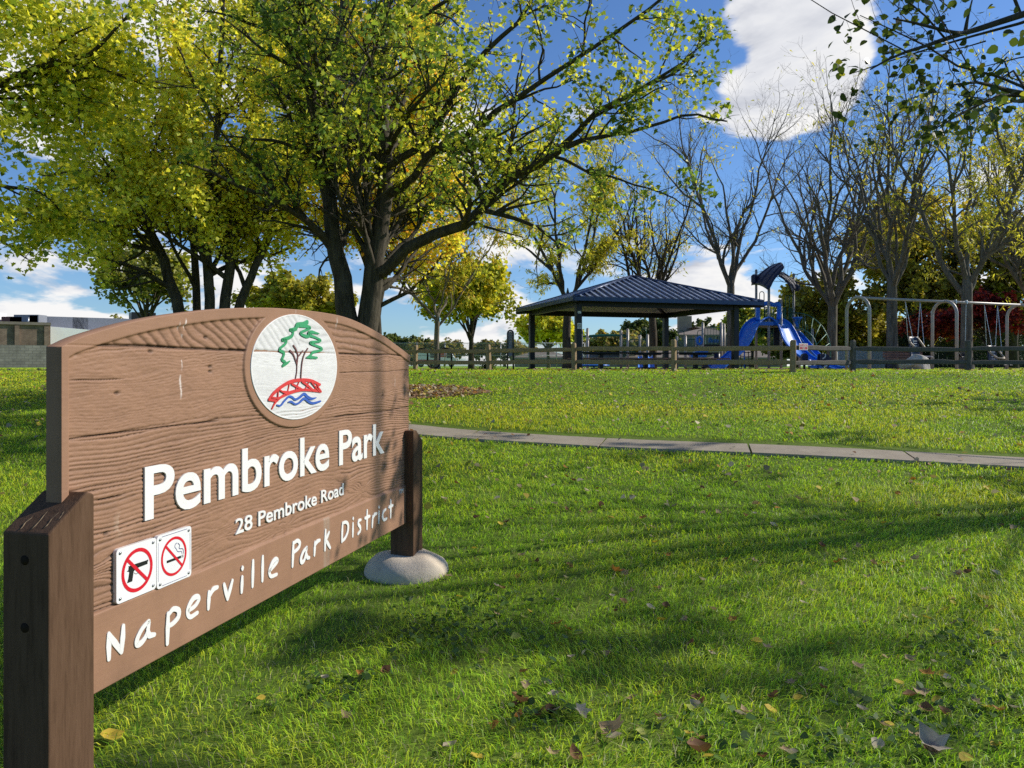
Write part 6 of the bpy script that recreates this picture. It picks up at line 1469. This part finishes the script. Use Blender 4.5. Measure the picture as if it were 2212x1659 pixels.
def belt_swing(u_, label, hang=1.75):
    r = empty('swing', on_beam(u_), label=label, cat='swing', group='swings on the swing set'); a = on_beam(u_ - .28); b = on_beam(u_ + .28); sa = a + bd * .06 + Vector((0, 0, -hang)); sb = b - bd * .06 + Vector((0, 0, -hang))
    for p, q in ((a, sa), (b, sb)):
        mb = MB(); chain(mb, p, q); mb.build('chain', M_CHAIN, r); mb = MB(); mb.box(p + Vector((0, 0, .06)), (.06, .1, .14), math.atan2(bd.y, bd.x), bev=.01); mb.build('hanger', M_CHAIN, r)
    c1 = [sa - bp * .09, sa.lerp(sb, .5) - bp * .09 - Vector((0, 0, .16)), sb - bp * .09]; c2 = [p + bp * .18 for p in c1]; mb = MB(); mb.loft(bspline(c1, 10), bspline(c2, 10), 2, 0, (0, 0, -1), .02); mb.build('seat', M_STEEL, r)
def bucket_swing(u_, label, hang=1.25, yaw=0):
    r = empty('swing', on_beam(u_), label=label, cat='swing', group='swings on the swing set'); c_ = on_beam(u_) + Vector((0, 0, -hang)); a = on_beam(u_ - .36); b = on_beam(u_ + .36)
    ax = bd; fw = -bp
    for s_, p in ((-1, a), (1, b)):
        for k in (0, 1):
            mb = MB(); chain(mb, p, c_ + ax * (.24 * s_) + fw * (.25 * k) + Vector((0, 0, .02 - .25 * k))); mb.build('chain', M_CHAIN, r)
    back = [[c_ + ax * (.22 * s_) + fw * yy + Vector((0, 0, zz)) for yy, zz in ((0, .06), (.02, -.2), (.05, -.5), (.12, -.62), (.4, -.60), (.62, -.66))] for s_ in (-1, 1)]
    mb = MB(); mb.loft(bspline(back[0], 18), bspline(back[1], 18), 6, -.06, fw, .05); mb.build('seat', M_PNAVY, r)
    mb = MB()
    for k in range(5): zz = -.08 - .085 * k; mb.prism([c_ + ax * (-.09) + fw * .085 + Vector((0, 0, zz)), c_ + ax * .09 + fw * .085 + Vector((0, 0, zz)), c_ + ax * .09 + fw * .085 + Vector((0, 0, zz - .028)), c_ + ax * (-.09) + fw * .085 + Vector((0, 0, zz - .028))], fw * .01)
    mb.build('slot_trim', M_WHITE, r)
    hb = [c_ + ax * (-.2) + Vector((0, 0, .05)), c_ + ax * (-.26) + fw * .12 + Vector((0, 0, -.15)), c_ + ax * (-.2) + fw * .34 + Vector((0, 0, -.38)), c_ + fw * .46 + Vector((0, 0, -.42)), c_ + ax * .2 + fw * .34 + Vector((0, 0, -.38)), c_ + ax * .26 + fw * .12 + Vector((0, 0, -.15)), c_ + ax * .2 + Vector((0, 0, .05))]
    mb = MB(); mb.tube(bspline(hb, 26), .035, 8); mb.build('harness_bar', M_TAN, r)
bucket_swing(2.55, 'navy high-backed swing seat with tan harness bar, left of the boulder arch', 1.28)
belt_swing(4.95, 'black belt swing on chains beside the dark fence post', 1.75); bucket_swing(6.55, 'navy harness swing seat hanging low near the right edge', 1.55)

# spring rider
p = W(1765, 800, 30.0); z = zfar(p.x, p.y); sr = empty('spring_rider', (p.x, p.y, z), label='navy spring rider with white handle in front of the right slide', cat='spring rider'); 
def q8r(zx, zy): return q8(zx, zy, 30.0)
for k in (0, .3):
    mb = MB(); mb.prism([v_ + Vector((0, k, 0)) for v_ in [q8r(1595, 1420), q8r(1600, 1310), q8r(1640, 1298), q8r(1690, 1312), q8r(1740, 1365), q8r(1745, 1430), q8r(1700, 1470), q8r(1620, 1465)]], Vector((0, .05, 0))); mb.build('side_panel', M_PNAVY, sr)
mb = MB(); mb.prism([v_ + Vector((0, .05, 0)) for v_ in [q8r(1465, 1455), q8r(1475, 1490), q8r(1650, 1490), q8r(1650, 1455)]], Vector((0, .25, 0))); mb.build('seat', M_PBLUE, sr)
mb = MB(); mb.tube(bspline([q8r(1655, 1305), q8r(1660, 1330), q8r(1645, 1355), q8r(1618, 1370)], 10), .022, 8); mb.build('handle', M_WHITE, sr); mb = MB(); mb.tube(bspline([q8r(1640, 1470), q8r(1660, 1465), q8r(1680, 1460)], 6), .03, 8); mb.build('footrest', M_WHITE, sr)
sc_c = q8r(1570, 1500); mb = MB(); mb.tube([(sc_c.x + .1 * math.cos(k), sc_c.y + .15 + .1 * math.sin(k), z + .02 + .22 * k / 25) for k in np.linspace(0, 25, 70)], .016, 5); mb.build('spring', M_STEEL, sr)
# second small rider panel
mb = MB(); pts = [q8(1355 + 40 + 40 * math.cos(k), 1340 - 42 * math.sin(k), 31) for k in np.linspace(0, math.pi, 10)]; mb.prism([q8(1435, 1450, 31)] + pts + [q8(1355, 1450, 31)], Vector((0, .2, 0)))
r2 = empty('spring_rider', (q8(1395, 1500, 31).x, 31, zfar(0, 31)), label='small dark rounded rider behind the fence plate', cat='spring rider'); mb.build('body', M_PNAVY, r2); mb = MB(); cc = q8(1395, 1460, 31); mb.cyl((cc.x, 31.1, zfar(0, 31) - .02), (cc.x, 31.1, cc.z + .05), .05, 8); mb.build('spring', M_STEEL, r2)

# boulder
def boulder():
    g = np.random.default_rng(4); c_ = W(1977, 804, 24.2); z0 = zfar(c_.x, c_.y); n1, n2 = 40, 64; th = np.linspace(0, np.pi, n1); ph = np.linspace(0, 2 * np.pi, n2 + 1)[:-1]; T, Pp = np.meshgrid(th, ph, indexing='ij')
    x = np.sin(T) * np.cos(Pp); y = np.sin(T) * np.sin(Pp); zz = np.cos(T); P = np.stack([x, y, zz], -1).reshape(-1, 3); d = norm(g.normal(size=(26, 3))); h = g.uniform(.74, 1.0, 26)
    s_ = P @ d.T; r = np.min(np.where(s_ > .05, h[None] / np.maximum(s_, .05), 9), 1).clip(.5, 1.15)
    r += .05 * (fbm(P[:, 0] * 4 + 5, P[:, 1] * 4 + P[:, 2] * 5, 4, 3) - .5)
    V = P * r[:, None] * np.array((.54, .42, .44)); left = np.clip(-V[:, 0] / .5, 0, 1); V[:, 2] *= 1 - .62 * left ** .8; V[:, 2] += .10; V += np.array((c_.x, c_.y, z0))
    I = np.arange(n1 * n2).reshape(n1, n2); F = np.stack([I[:-1], np.roll(I, -1, 1)[:-1], np.roll(I, -1, 1)[1:], I[1:]], -1).reshape(-1, 4)
    t = NT('pale_limestone'); f = t.noise(t.coord(), 3, 7, .65); c = t.ramp(f, [(.3, (.40, .38, .34)), (.7, (.66, .62, .56))]); m = t.done(t.bsdf(c, .95, 0, .1, t.bump(t.noise(t.coord(), 9, 6, .7), .8, .06)))
    o = np_mesh('boulder', V, [F[:, ::-1]], m); tag(o, 'pale limestone boulder lying behind the fence below the swings', 'boulder')
boulder()
# bench behind the boulder
p = W(1955, 800, 33); z = zfar(p.x, p.y); be = empty('park_bench', (p.x, p.y, z), label='red-brown slatted park bench half hidden by the boulder', cat='bench')
mb = MB()
for k in range(3): mb.box((p.x, p.y + .2, z + .55 + .12 * k), (1.8, .04, .10), .1, bev=.006)
mb.build('backrest', M_PLANK, be); mb = MB()
for k in range(3): mb.box((p.x, p.y - .25 + .13 * k, z + .45), (1.8, .11, .04), .1, bev=.006)
mb.build('seat', M_PLANK, be)
for s_ in (-.7, .7):
    mb = MB(); mb.box((p.x + s_, p.y - .1, z + .22), (.05, .4, .44)); mb.box((p.x + s_, p.y + .23, z + .45), (.05, .05, .9)); mb.build('leg', M_STEEL, be)

# wave bike rack, notice board, shrub
def q6(zx, zy, D): return W((1550 + .3617 * zx) / 1.8228, (1000 + .3617 * zy) / 1.8228, D)
DK = 29.0; mb = MB(); pts = [q6(240, 1262, DK), q6(240, 1100, DK)] + [q6(305 + 65 * math.cos(k), 1090 - 60 * math.sin(k), DK) for k in np.linspace(math.pi, 0, 9)] + [q6(370, 1190, DK)] + [q6(435 - 65 * math.cos(k), 1185 + 58 * math.sin(k), DK) for k in np.linspace(0, math.pi, 9)] + [q6(500, 1100, DK)] + [q6(565 - 65 * math.cos(k), 1088 - 62 * math.sin(k), DK) for k in np.linspace(0, math.pi, 9)] + [q6(629, 1262, DK)]
mb.tube(pts, .035, 8); o = mb.build('bike_rack', M_STEEL); tag(o, 'black looping wave bike rack behind the fence right of the sign', 'bike rack')
DN = 30.0; nb_ = empty('notice_board', q6(1270, 1255, DN), label='narrow grey arched notice board on two posts behind the fence', cat='notice board')
mb = MB(); pts = [q6(1240, 1260, DN), q6(1240, 870, DN)] + [q6(1271 - 31 * math.cos(k), 868 - 36 * math.sin(k), DN) for k in np.linspace(0, math.pi, 9)] + [q6(1303, 1260, DN)]; mb.tube(pts, .035, 8); mb.build('frame', mat_simple('dark_grey_tube', (.10, .10, .115), .4, .3), nb_)
mb = MB(); poly = [q6(1246, 1115, DN)] + [q6(1271 - 24 * math.cos(k), 872 - 28 * math.sin(k), DN) for k in np.linspace(0, math.pi, 9)] + [q6(1298, 1115, DN)]; mb.prism(poly, Vector((0, .03, 0))); mb.build('board', mat_simple('grey_blue_panel', (.24, .26, .32), .5), nb_)
def shrub():
    g = np.random.default_rng(9); c_ = W(1056, 798, 30.5); z = zfar(c_.x, c_.y); r = empty('shrub', (c_.x, c_.y, z), label='small dark shrub with golden tips behind the fence post', cat='shrub'); Wd = Wood(); n = 40
    d = norm(g.normal(size=(n, 3)) * (1, 1, .4) + (0, 0, .9)); P, rd = shoot(g, np.array((c_.x, c_.y, z)) + g.normal(size=(n, 3)) * .05 * (1, 1, 0), d, g.uniform(.3, .55, n), np.full(n, .008), 4, .1, .02); Wd.add(P, rd, 4)
    pos = on_twigs(g, P, 1500, .2, .05); tone = ((pos[:, 0] - c_.x > .12) & (g.random(1500) < .8)).astype(int); leaves(g, pos, g.uniform(.03, .06, 1500), LEAF_DIA, [(.02, .028, .012), (.42, .30, .04)], [1, 1], r, M_LEAF2, .1, .2, tone=tone); Wd.build(M_BARK_D, r, 'stem')
shrub()

# chain-link fence beyond
cl = empty('chain_link_fence', W(1050, 797, 55), label='tall galvanised chain-link fence crossing behind the pale-trunked locust', cat='fence')
xa, xb = W(840, 0, 55).x, W(1262, 0, 55).x; zb, zt = zfar(0, 55), 3.02; V = []; F = []
hgt = zt - zb - .05; n = int((xb - xa + hgt) / .075)
for s_ in (1, -1):
    for k in range(n):
        x0 = xa - hgt + k * .075 if s_ > 0 else xa + k * .075; x1 = x0 + s_ * hgt; pa0, pa1 = (x0, zb + .03), (x1, zb + .03 + hgt)
        # clip to the run
        def clipx(p, q, lim, side):
            if (p[0] - lim) * side >= 0: return p
            if q[0] == p[0]: return None
            w = (lim - p[0]) / (q[0] - p[0]); return (lim, p[1] + (q[1] - p[1]) * w) if 0 <= w <= 1 else None
        p = clipx(pa0, pa1, xa, 1); q = clipx(pa1, pa0, xa, 1)
        if p is None or q is None: continue
        p2 = clipx(p, q, xb, -1); q2 = clipx(q, p, xb, -1)
        if p2 is None or q2 is None: continue
        b = len(V); t_ = .0045; V += [(p2[0] - t_, 55, p2[1]), (p2[0] + t_, 55, p2[1]), (q2[0] + t_, 55, q2[1]), (q2[0] - t_, 55, q2[1])]; F.append((b, b + 1, b + 2, b + 3))
mb = MB(); mb.v = V; mb.f = F; mb.sm = [False] * len(F); mb.build('wire_mesh', M_GALV, cl, kind='stuff')
for x in np.arange(xa, xb + .1, 2.0):
    mb = MB(); mb.cyl((x, 55.03, zb - .1), (x, 55.03, zt + .03), .03, 8); mb.build('post', M_GALV, cl)
for z in (zt, zb + .9):
    mb = MB(); mb.cyl((xa, 55.05, z), (xb, 55.05, z), .022, 8); mb.build('top_rail', M_GALV, cl)

# ------------------------------------------------------------------ buildings
def wallmat(name, c1, c2, scale=2.0, brick=None, rough=.9):
    t = NT(name); v = t.coord(); f = t.noise(v, scale, 6, .65); c = t.ramp(f, [(.3, c1), (.7, c2)])
    if brick:
        br = t.n('ShaderNodeTexBrick'); mp = t.n('ShaderNodeMapping'); mp.inputs['Rotation'].default_value = (R(90), 0, 0); tcx = t.n('ShaderNodeTexCoord'); t.l(tcx.outputs['Object'], mp.inputs[0]); t.l(mp.outputs[0], br.inputs[0])
        br.inputs['Scale'].default_value = brick; br.inputs['Color1'].default_value = (1, 1, 1, 1); br.inputs['Color2'].default_value = (.8, .8, .8, 1); br.inputs['Mortar'].default_value = (.6, .6, .6, 1); c = t.mix(1.0, c, br.outputs[0], 'MULTIPLY')
    return t.done(t.bsdf(c, rough, 0, .2))
M_TANW = wallmat('tan_brick_wall', (.34, .26, .18), (.44, .35, .25), 1.0, 5.0); M_SHING = wallmat('grey_brown_shingle', (.17, .14, .115), (.27, .23, .19), 2.5); M_BRWN = wallmat('brown_block_wall', (.17, .12, .09), (.33, .24, .18), 1.2, 2.2); M_CONC = wallmat('grey_concrete_wall', (.20, .185, .17), (.36, .33, .30), 1.0, 1.0); M_WHT = wallmat('white_painted_wall', (.8, .8, .8), (.9, .9, .9), .8)
M_GLASS = mat_simple('dark_window_glass', (.02, .024, .03), .08, .0, var=.2, spec=.8); M_FRM = mat_simple('white_window_frame', (.6, .6, .58), .5)
def hip_block(par, x0, x1, D, dep, ze, zr, over=.5, hip=True):
    zg0 = zfar((x0 + x1) / 2, D); mb = MB(); mb.box(((x0 + x1) / 2, D + dep / 2, (zg0 + ze) / 2), (x1 - x0, dep, ze - zg0)); w = mb.build('wall', M_TANW, par)
    a = [Vector((x0 - over, D - over, ze)), Vector((x1 + over, D - over, ze)), Vector((x1 + over, D + dep + over, ze)), Vector((x0 - over, D + dep + over, ze))]; ins = (dep / 2 + over) if hip else 0
    r0 = Vector((x0 - over + ins, D + dep / 2, zr)); r1 = Vector((x1 + over - ins, D + dep / 2, zr)); mb = MB(); mb.add(a + [r0, r1] + [p - Vector((0, 0, .25)) for p in a], [(0, 1, 5, 4), (1, 2, 5), (2, 3, 4, 5), (3, 0, 4), (0, 6, 7, 1), (1, 7, 8, 2), (2, 8, 9, 3), (3, 9, 6, 0), (6, 9, 8, 7)]); rf = mb.build('roof', M_SHING, par); return w, rf
def window(par, x, z, w, h, y):
    mb = MB()
    for dx, dz, sx, sz in ((0, h / 2, w + .16, .1), (0, -h / 2, w + .16, .1), (-w / 2, 0, .1, h - .1), (w / 2, 0, .1, h - .1), (0, 0, .06, h - .1)): mb.box((x + dx, y - .04, z + dz), (sx, .1, sz))
    f = mb.build('window', M_FRM, par); mb = MB(); mb.add([(x - w / 2 + .05, y - .02, z - h / 2 + .05), (x + w / 2 - .05, y - .02, z - h / 2 + .05), (x + w / 2 - .05, y - .02, z + h / 2 - .05), (x - w / 2 + .05, y - .02, z + h / 2 - .05)], [(0, 1, 2, 3)]); mb.build('pane', M_GLASS, f)
def bx(x, D): return (x - CX_) / F_ * D
def bz(y, D): return HC + (CY_ - y) / F_ * D
D = 128.0; ap1 = empty('apartment_building', (bx(1405, D), D, zfar(0, D)), label='tan brick apartment block with low hip roof, left one seen under the pavilion', cat='building')
w_, rf = hip_block(ap1, bx(1352, D), bx(1450, D), D, 12, bz(726, D), bz(713, D), .6)
for px in (1375, 1398, 1437): window(ap1, bx(px, D), bz(737, D), 1.3, 1.3, D)
mb = MB(); mb.box((bx(1432, D), D + 8, bz(706, D) + .3), (1.6, 1.2, 3.0)); mb.build('chimney', M_TANW, rf)
D = 122.0; ap2 = empty('apartment_building', (bx(1540, D), D, zfar(0, D)), label='tan brick apartment block with stepped roofs and chimney, right one seen under the pavilion', cat='building')
w_, rf = hip_block(ap2, bx(1466, D), bx(1600, D), D, 12, bz(723, D), bz(702, D), .6)
for px in (1483, 1537, 1560): window(ap2, bx(px, D), bz(735, D), 2.0, 1.9, D)
mb = MB(); mb.box((bx(1503, D), D + 8, bz(698, D)), (2.2, 1.2, 3.2)); mb.build('chimney', M_TANW, rf)
w2, r2 = hip_block(ap2, bx(1590, D + 6), bx(1690, D + 6), D + 6, 12, bz(716, D + 6), bz(700, D + 6), .6)
D = 108.0
for x0, x1, lab in ((1112, 1236, 'low grey-roofed garage row behind the left pavilion post'), (1262, 1505, 'long low grey-roofed garage row behind the picnic tables'), (1560, 1700, 'low grey-roofed garage seen between the slide posts')):
    ga = empty('garage_row', (bx((x0 + x1) / 2, D), D, zfar(0, D)), label=lab, cat='garage', group='garages beyond the playground'); hip_block(ga, bx(x0, D), bx(x1, D), D, 7, bz(772, D), bz(755, D), .4)
    n = max(2, int((bx(x1, D) - bx(x0, D)) / 3.4))
    for k in range(n):
        xx = bx(x0, D) + (k + .5) * (bx(x1, D) - bx(x0, D)) / n; z0 = zfar(0, D); mb = MB(); mb.box((xx, D - .03, z0 + .7), (2.4, .06, 1.3)); mb.build('garage_door', M_SHING, ga)
# left: block wall, brown store, white wing with roof plant
D = 72.0
def slant(x0px, x1px, ztop, thick, D_, zb=None):
    """wall run whose face turns towards the low sun on the right"""
    r_ = Vector((bx(x1px, D_), D_, 0)); dr = Vector((-.82, -.57, 0)); k = 0
    a = (x0px - CX_) / F_; k = (a * D_ - r_.x) / (dr.x - a * dr.y); l = r_ + dr * k; nb = Vector((-.57, .82, 0)) * thick; z0 = zfar(0, D_) - .3 if zb is None else zb
    return [Vector((p.x, p.y, z0)) for p in (l, r_, r_ + nb, l + nb)], Vector((0, 0, ztop - z0)), l, r_
lw = MB(); q_, up_, _, _ = slant(-160, 101, bz(746, D), .3, D); lw.prism(q_, up_); o = lw.build('block_wall', M_CONC); tag(o, 'grey concrete block wall at the far left edge of the lawn', 'wall')
D = 78.0; br = empty('store_building', (bx(0, D), D, zfar(0, D)), label='dark brown flat-roofed building above the grey wall at the left edge', cat='building')
mb = MB(); q_, up_, L_, R_2 = slant(-200, 109, bz(702, D), 12, D); mb.prism(q_, up_); mb.build('wall', M_BRWN, br)
mb = MB(); q2, _, _, _ = slant(-200, 110, 1, 12.2, D - .15); mb.prism([Vector((p.x, p.y, bz(703, D))) for p in q2], Vector((0, 0, .28))); mb.build('parapet', M_SHING, br)
mb = MB(); dn = Vector((.57, -.82, 0)); 
for k in (.03, .25, .50, .74, .985):
    c_ = R_2.lerp(L_, k) + dn * .08; mb.box((c_.x, c_.y, (bz(705, D) + .8) / 2), (.4, .22, bz(705, D) - .8), math.atan2(.57, .82))
mb.build('pilaster', M_BRWN, br)
M_UNIT = mat_simple('grey_roof_unit', (.22, .23, .26), .5, .3); M_RUST = mat_simple('rusty_roof_unit', (.16, .07, .05), .7)
for px, w, h, m, nm in ((-8, 1.2, 1.3, M_WHT, 'roof_unit'), (28, 1.5, .9, M_RUST, 'roof_unit'), (44, 1.3, .9, M_RUST, 'roof_unit'), (66, 2.6, 1.1, M_UNIT, 'roof_unit'), (82, .9, 1.05, M_WHT, 'roof_unit')):
    mb = MB(); mb.box((bx(px, D + 3), D + 3, bz(700, D) + h / 2), (w, 1.5, h), bev=.03); mb.build(nm, m, br)
mb = MB(); mb.cyl((bx(34, D), D + 2, bz(700, D)), (bx(34, D), D + 2, bz(683, D)), .12, 10); mb.build('vent_pipe', M_GALV, br)
D = 80.0; wh = empty('store_building', (bx(150, D), D, zfar(0, D)), label='white-walled low building with rooftop machinery behind the left shoulder of the sign', cat='building')
mb = MB(); q0 = Vector((bx(108, D), D, 0)); q1 = Vector((bx(230, D + 22), D + 22, 0)); dd = q1 - q0; M = (q0 + q1) / 2; n_ = Vector((-.57, .82, 0)); zt_ = bz(709, D); dd = Vector((.82, .57, 0)) * 13; mb.prism([q0 + Vector((0, 0, 0)), q0 + dd, q0 + dd + n_ * 10, q0 + n_ * 10], Vector((0, 0, zt_))); mb.build('wall', M_WHT, wh)
for v_ in wh.children[0].data.vertices: v_.co.z -= (.9 * (v_.co.x) / 10.6 if v_.co.z > 2 else 0)
for t_, w, h, m in ((.12, 5, 1.5, M_UNIT), (.42, 6, 1.5, M_UNIT), (.75, 2.6, 2.3, M_STEEL), (.95, 2.0, 1.9, M_UNIT)):
    c_ = q0 + dd * t_ + n_ * 6; mb = MB(); mb.box((c_.x, c_.y, zt_ + h / 2), (w, 2, h), math.atan2(dd.y, dd.x), bev=.04); mb.build('roof_unit', m, wh)

# parked vans behind the chain-link
M_VRED = mat_simple('red_car_paint', (.36, .02, .02), .3, .1, coat=.6); M_VWHT = mat_simple('white_car_paint', (.7, .7, .7), .3, .1, coat=.6); M_TYRE = mat_simple('tyre_rubber', (.012, .012, .012), .8)
def van(px, D, L, label, up):
    x = bx(px, D); z = zfar(x, D); r = empty('parked_van', (x, D, z), label=label, cat='van'); prof = [(-L / 2, .35), (L / 2, .35), (L / 2, .95), (L * .42, 1.1), (L * .28, 1.75), (L * .2, 1.9), (-L * .48, 1.9), (-L / 2, 1.7)]
    mb = MB(); mb.prism([(x + a, D - .85, z + b) for a, b in prof], (0, 1.7, 0)); body = mb.build('body', M_VWHT, r)
    mb = MB(); mb.prism([(x + a, D - .865, z + b) for a, b in ((-L / 2 + .02, .4), (L / 2 - .02, .4), (L / 2 - .02, .9), (-L / 2 + .02, .9))] if not up else [(x + a, D - .865, z + b) for a, b in ((-L / 2 + .02, 1.2), (L * .1, 1.2), (L * .1, 1.85), (-L / 2 + .02, 1.85))], (0, .012, 0)); mb.build('side_stripe', M_VRED, r)
    mb = MB(); mb.add([(x + a, D - .87, z + b) for a, b in ((L * .12, 1.1), (L * .36, 1.1), (L * .26, 1.7), (L * .12, 1.75))], [(0, 1, 2, 3)]); mb.build('window', M_GLASS, r)
    for s_ in (-.3, .3):
        mb = MB(); mb.cyl((x + L * s_, D - .9, z + .33), (x + L * s_, D - .6, z + .33), .33, 18); wh_ = mb.build('wheel', M_TYRE, r); mb = MB(); mb.cyl((x + L * s_, D - .92, z + .33), (x + L * s_, D - .88, z + .33), .19, 14); mb.build('rim', M_GALV, wh_)
van(925, 92, 2.6, 'white van with red lower side beyond the chain-link fence, left of the locust trunk', False); van(960, 93, 3.0, 'white van with red upper panel beyond the chain-link fence, right of the locust trunk', True)
# fences at the right rear
vf = empty('vinyl_fence', W(1880, 797, 50), label='pale grey vinyl board fence behind the first swing arch', cat='fence')
xa, xb = bx(1812, 50), bx(1925, 50)
for k in range(4):
    mb = MB(); w = (xb - xa) / 3; 
    if k < 3: mb.box((xa + w * (k + .5), 50, zfar(0, 50) + .62), (w - .1, .05, 1.2)); mb.build('board_panel', mat_simple('pale_vinyl', (.42, .44, .48), .5) if k == 0 else bpy.data.materials['pale_vinyl'], vf)
    mb = MB(); mb.box((xa + w * k, 50, zfar(0, 50) + .7), (.12, .12, 1.45)); mb.build('post', bpy.data.materials['pale_vinyl'], vf)
M_DKW = mat_simple('dark_stained_boards', (.022, .024, .022), .8, var=.3); df = empty('board_fence', W(2120, 797, 55), label='dark stained wooden board fence behind the right-hand swings', cat='fence')
xa, xb = bx(1990, 55), bx(2290, 55); n = 4
for k in range(n):
    w = (xb - xa) / n; mb = MB()
    for j in range(16): mb.box((xa + w * (k + (j + .5) / 16), 55 + .02 * (j % 2), zfar(0, 55) + .8), (w / 16 - .008, .03, 1.55))
    mb.build('board_panel', M_DKW, df)
for k in range(n + 1):
    mb = MB(); mb.box((xa + (xb - xa) / n * k, 55.08, zfar(0, 55) + .85), (.11, .11, 1.75)); mb.build('post', M_DKW, df)
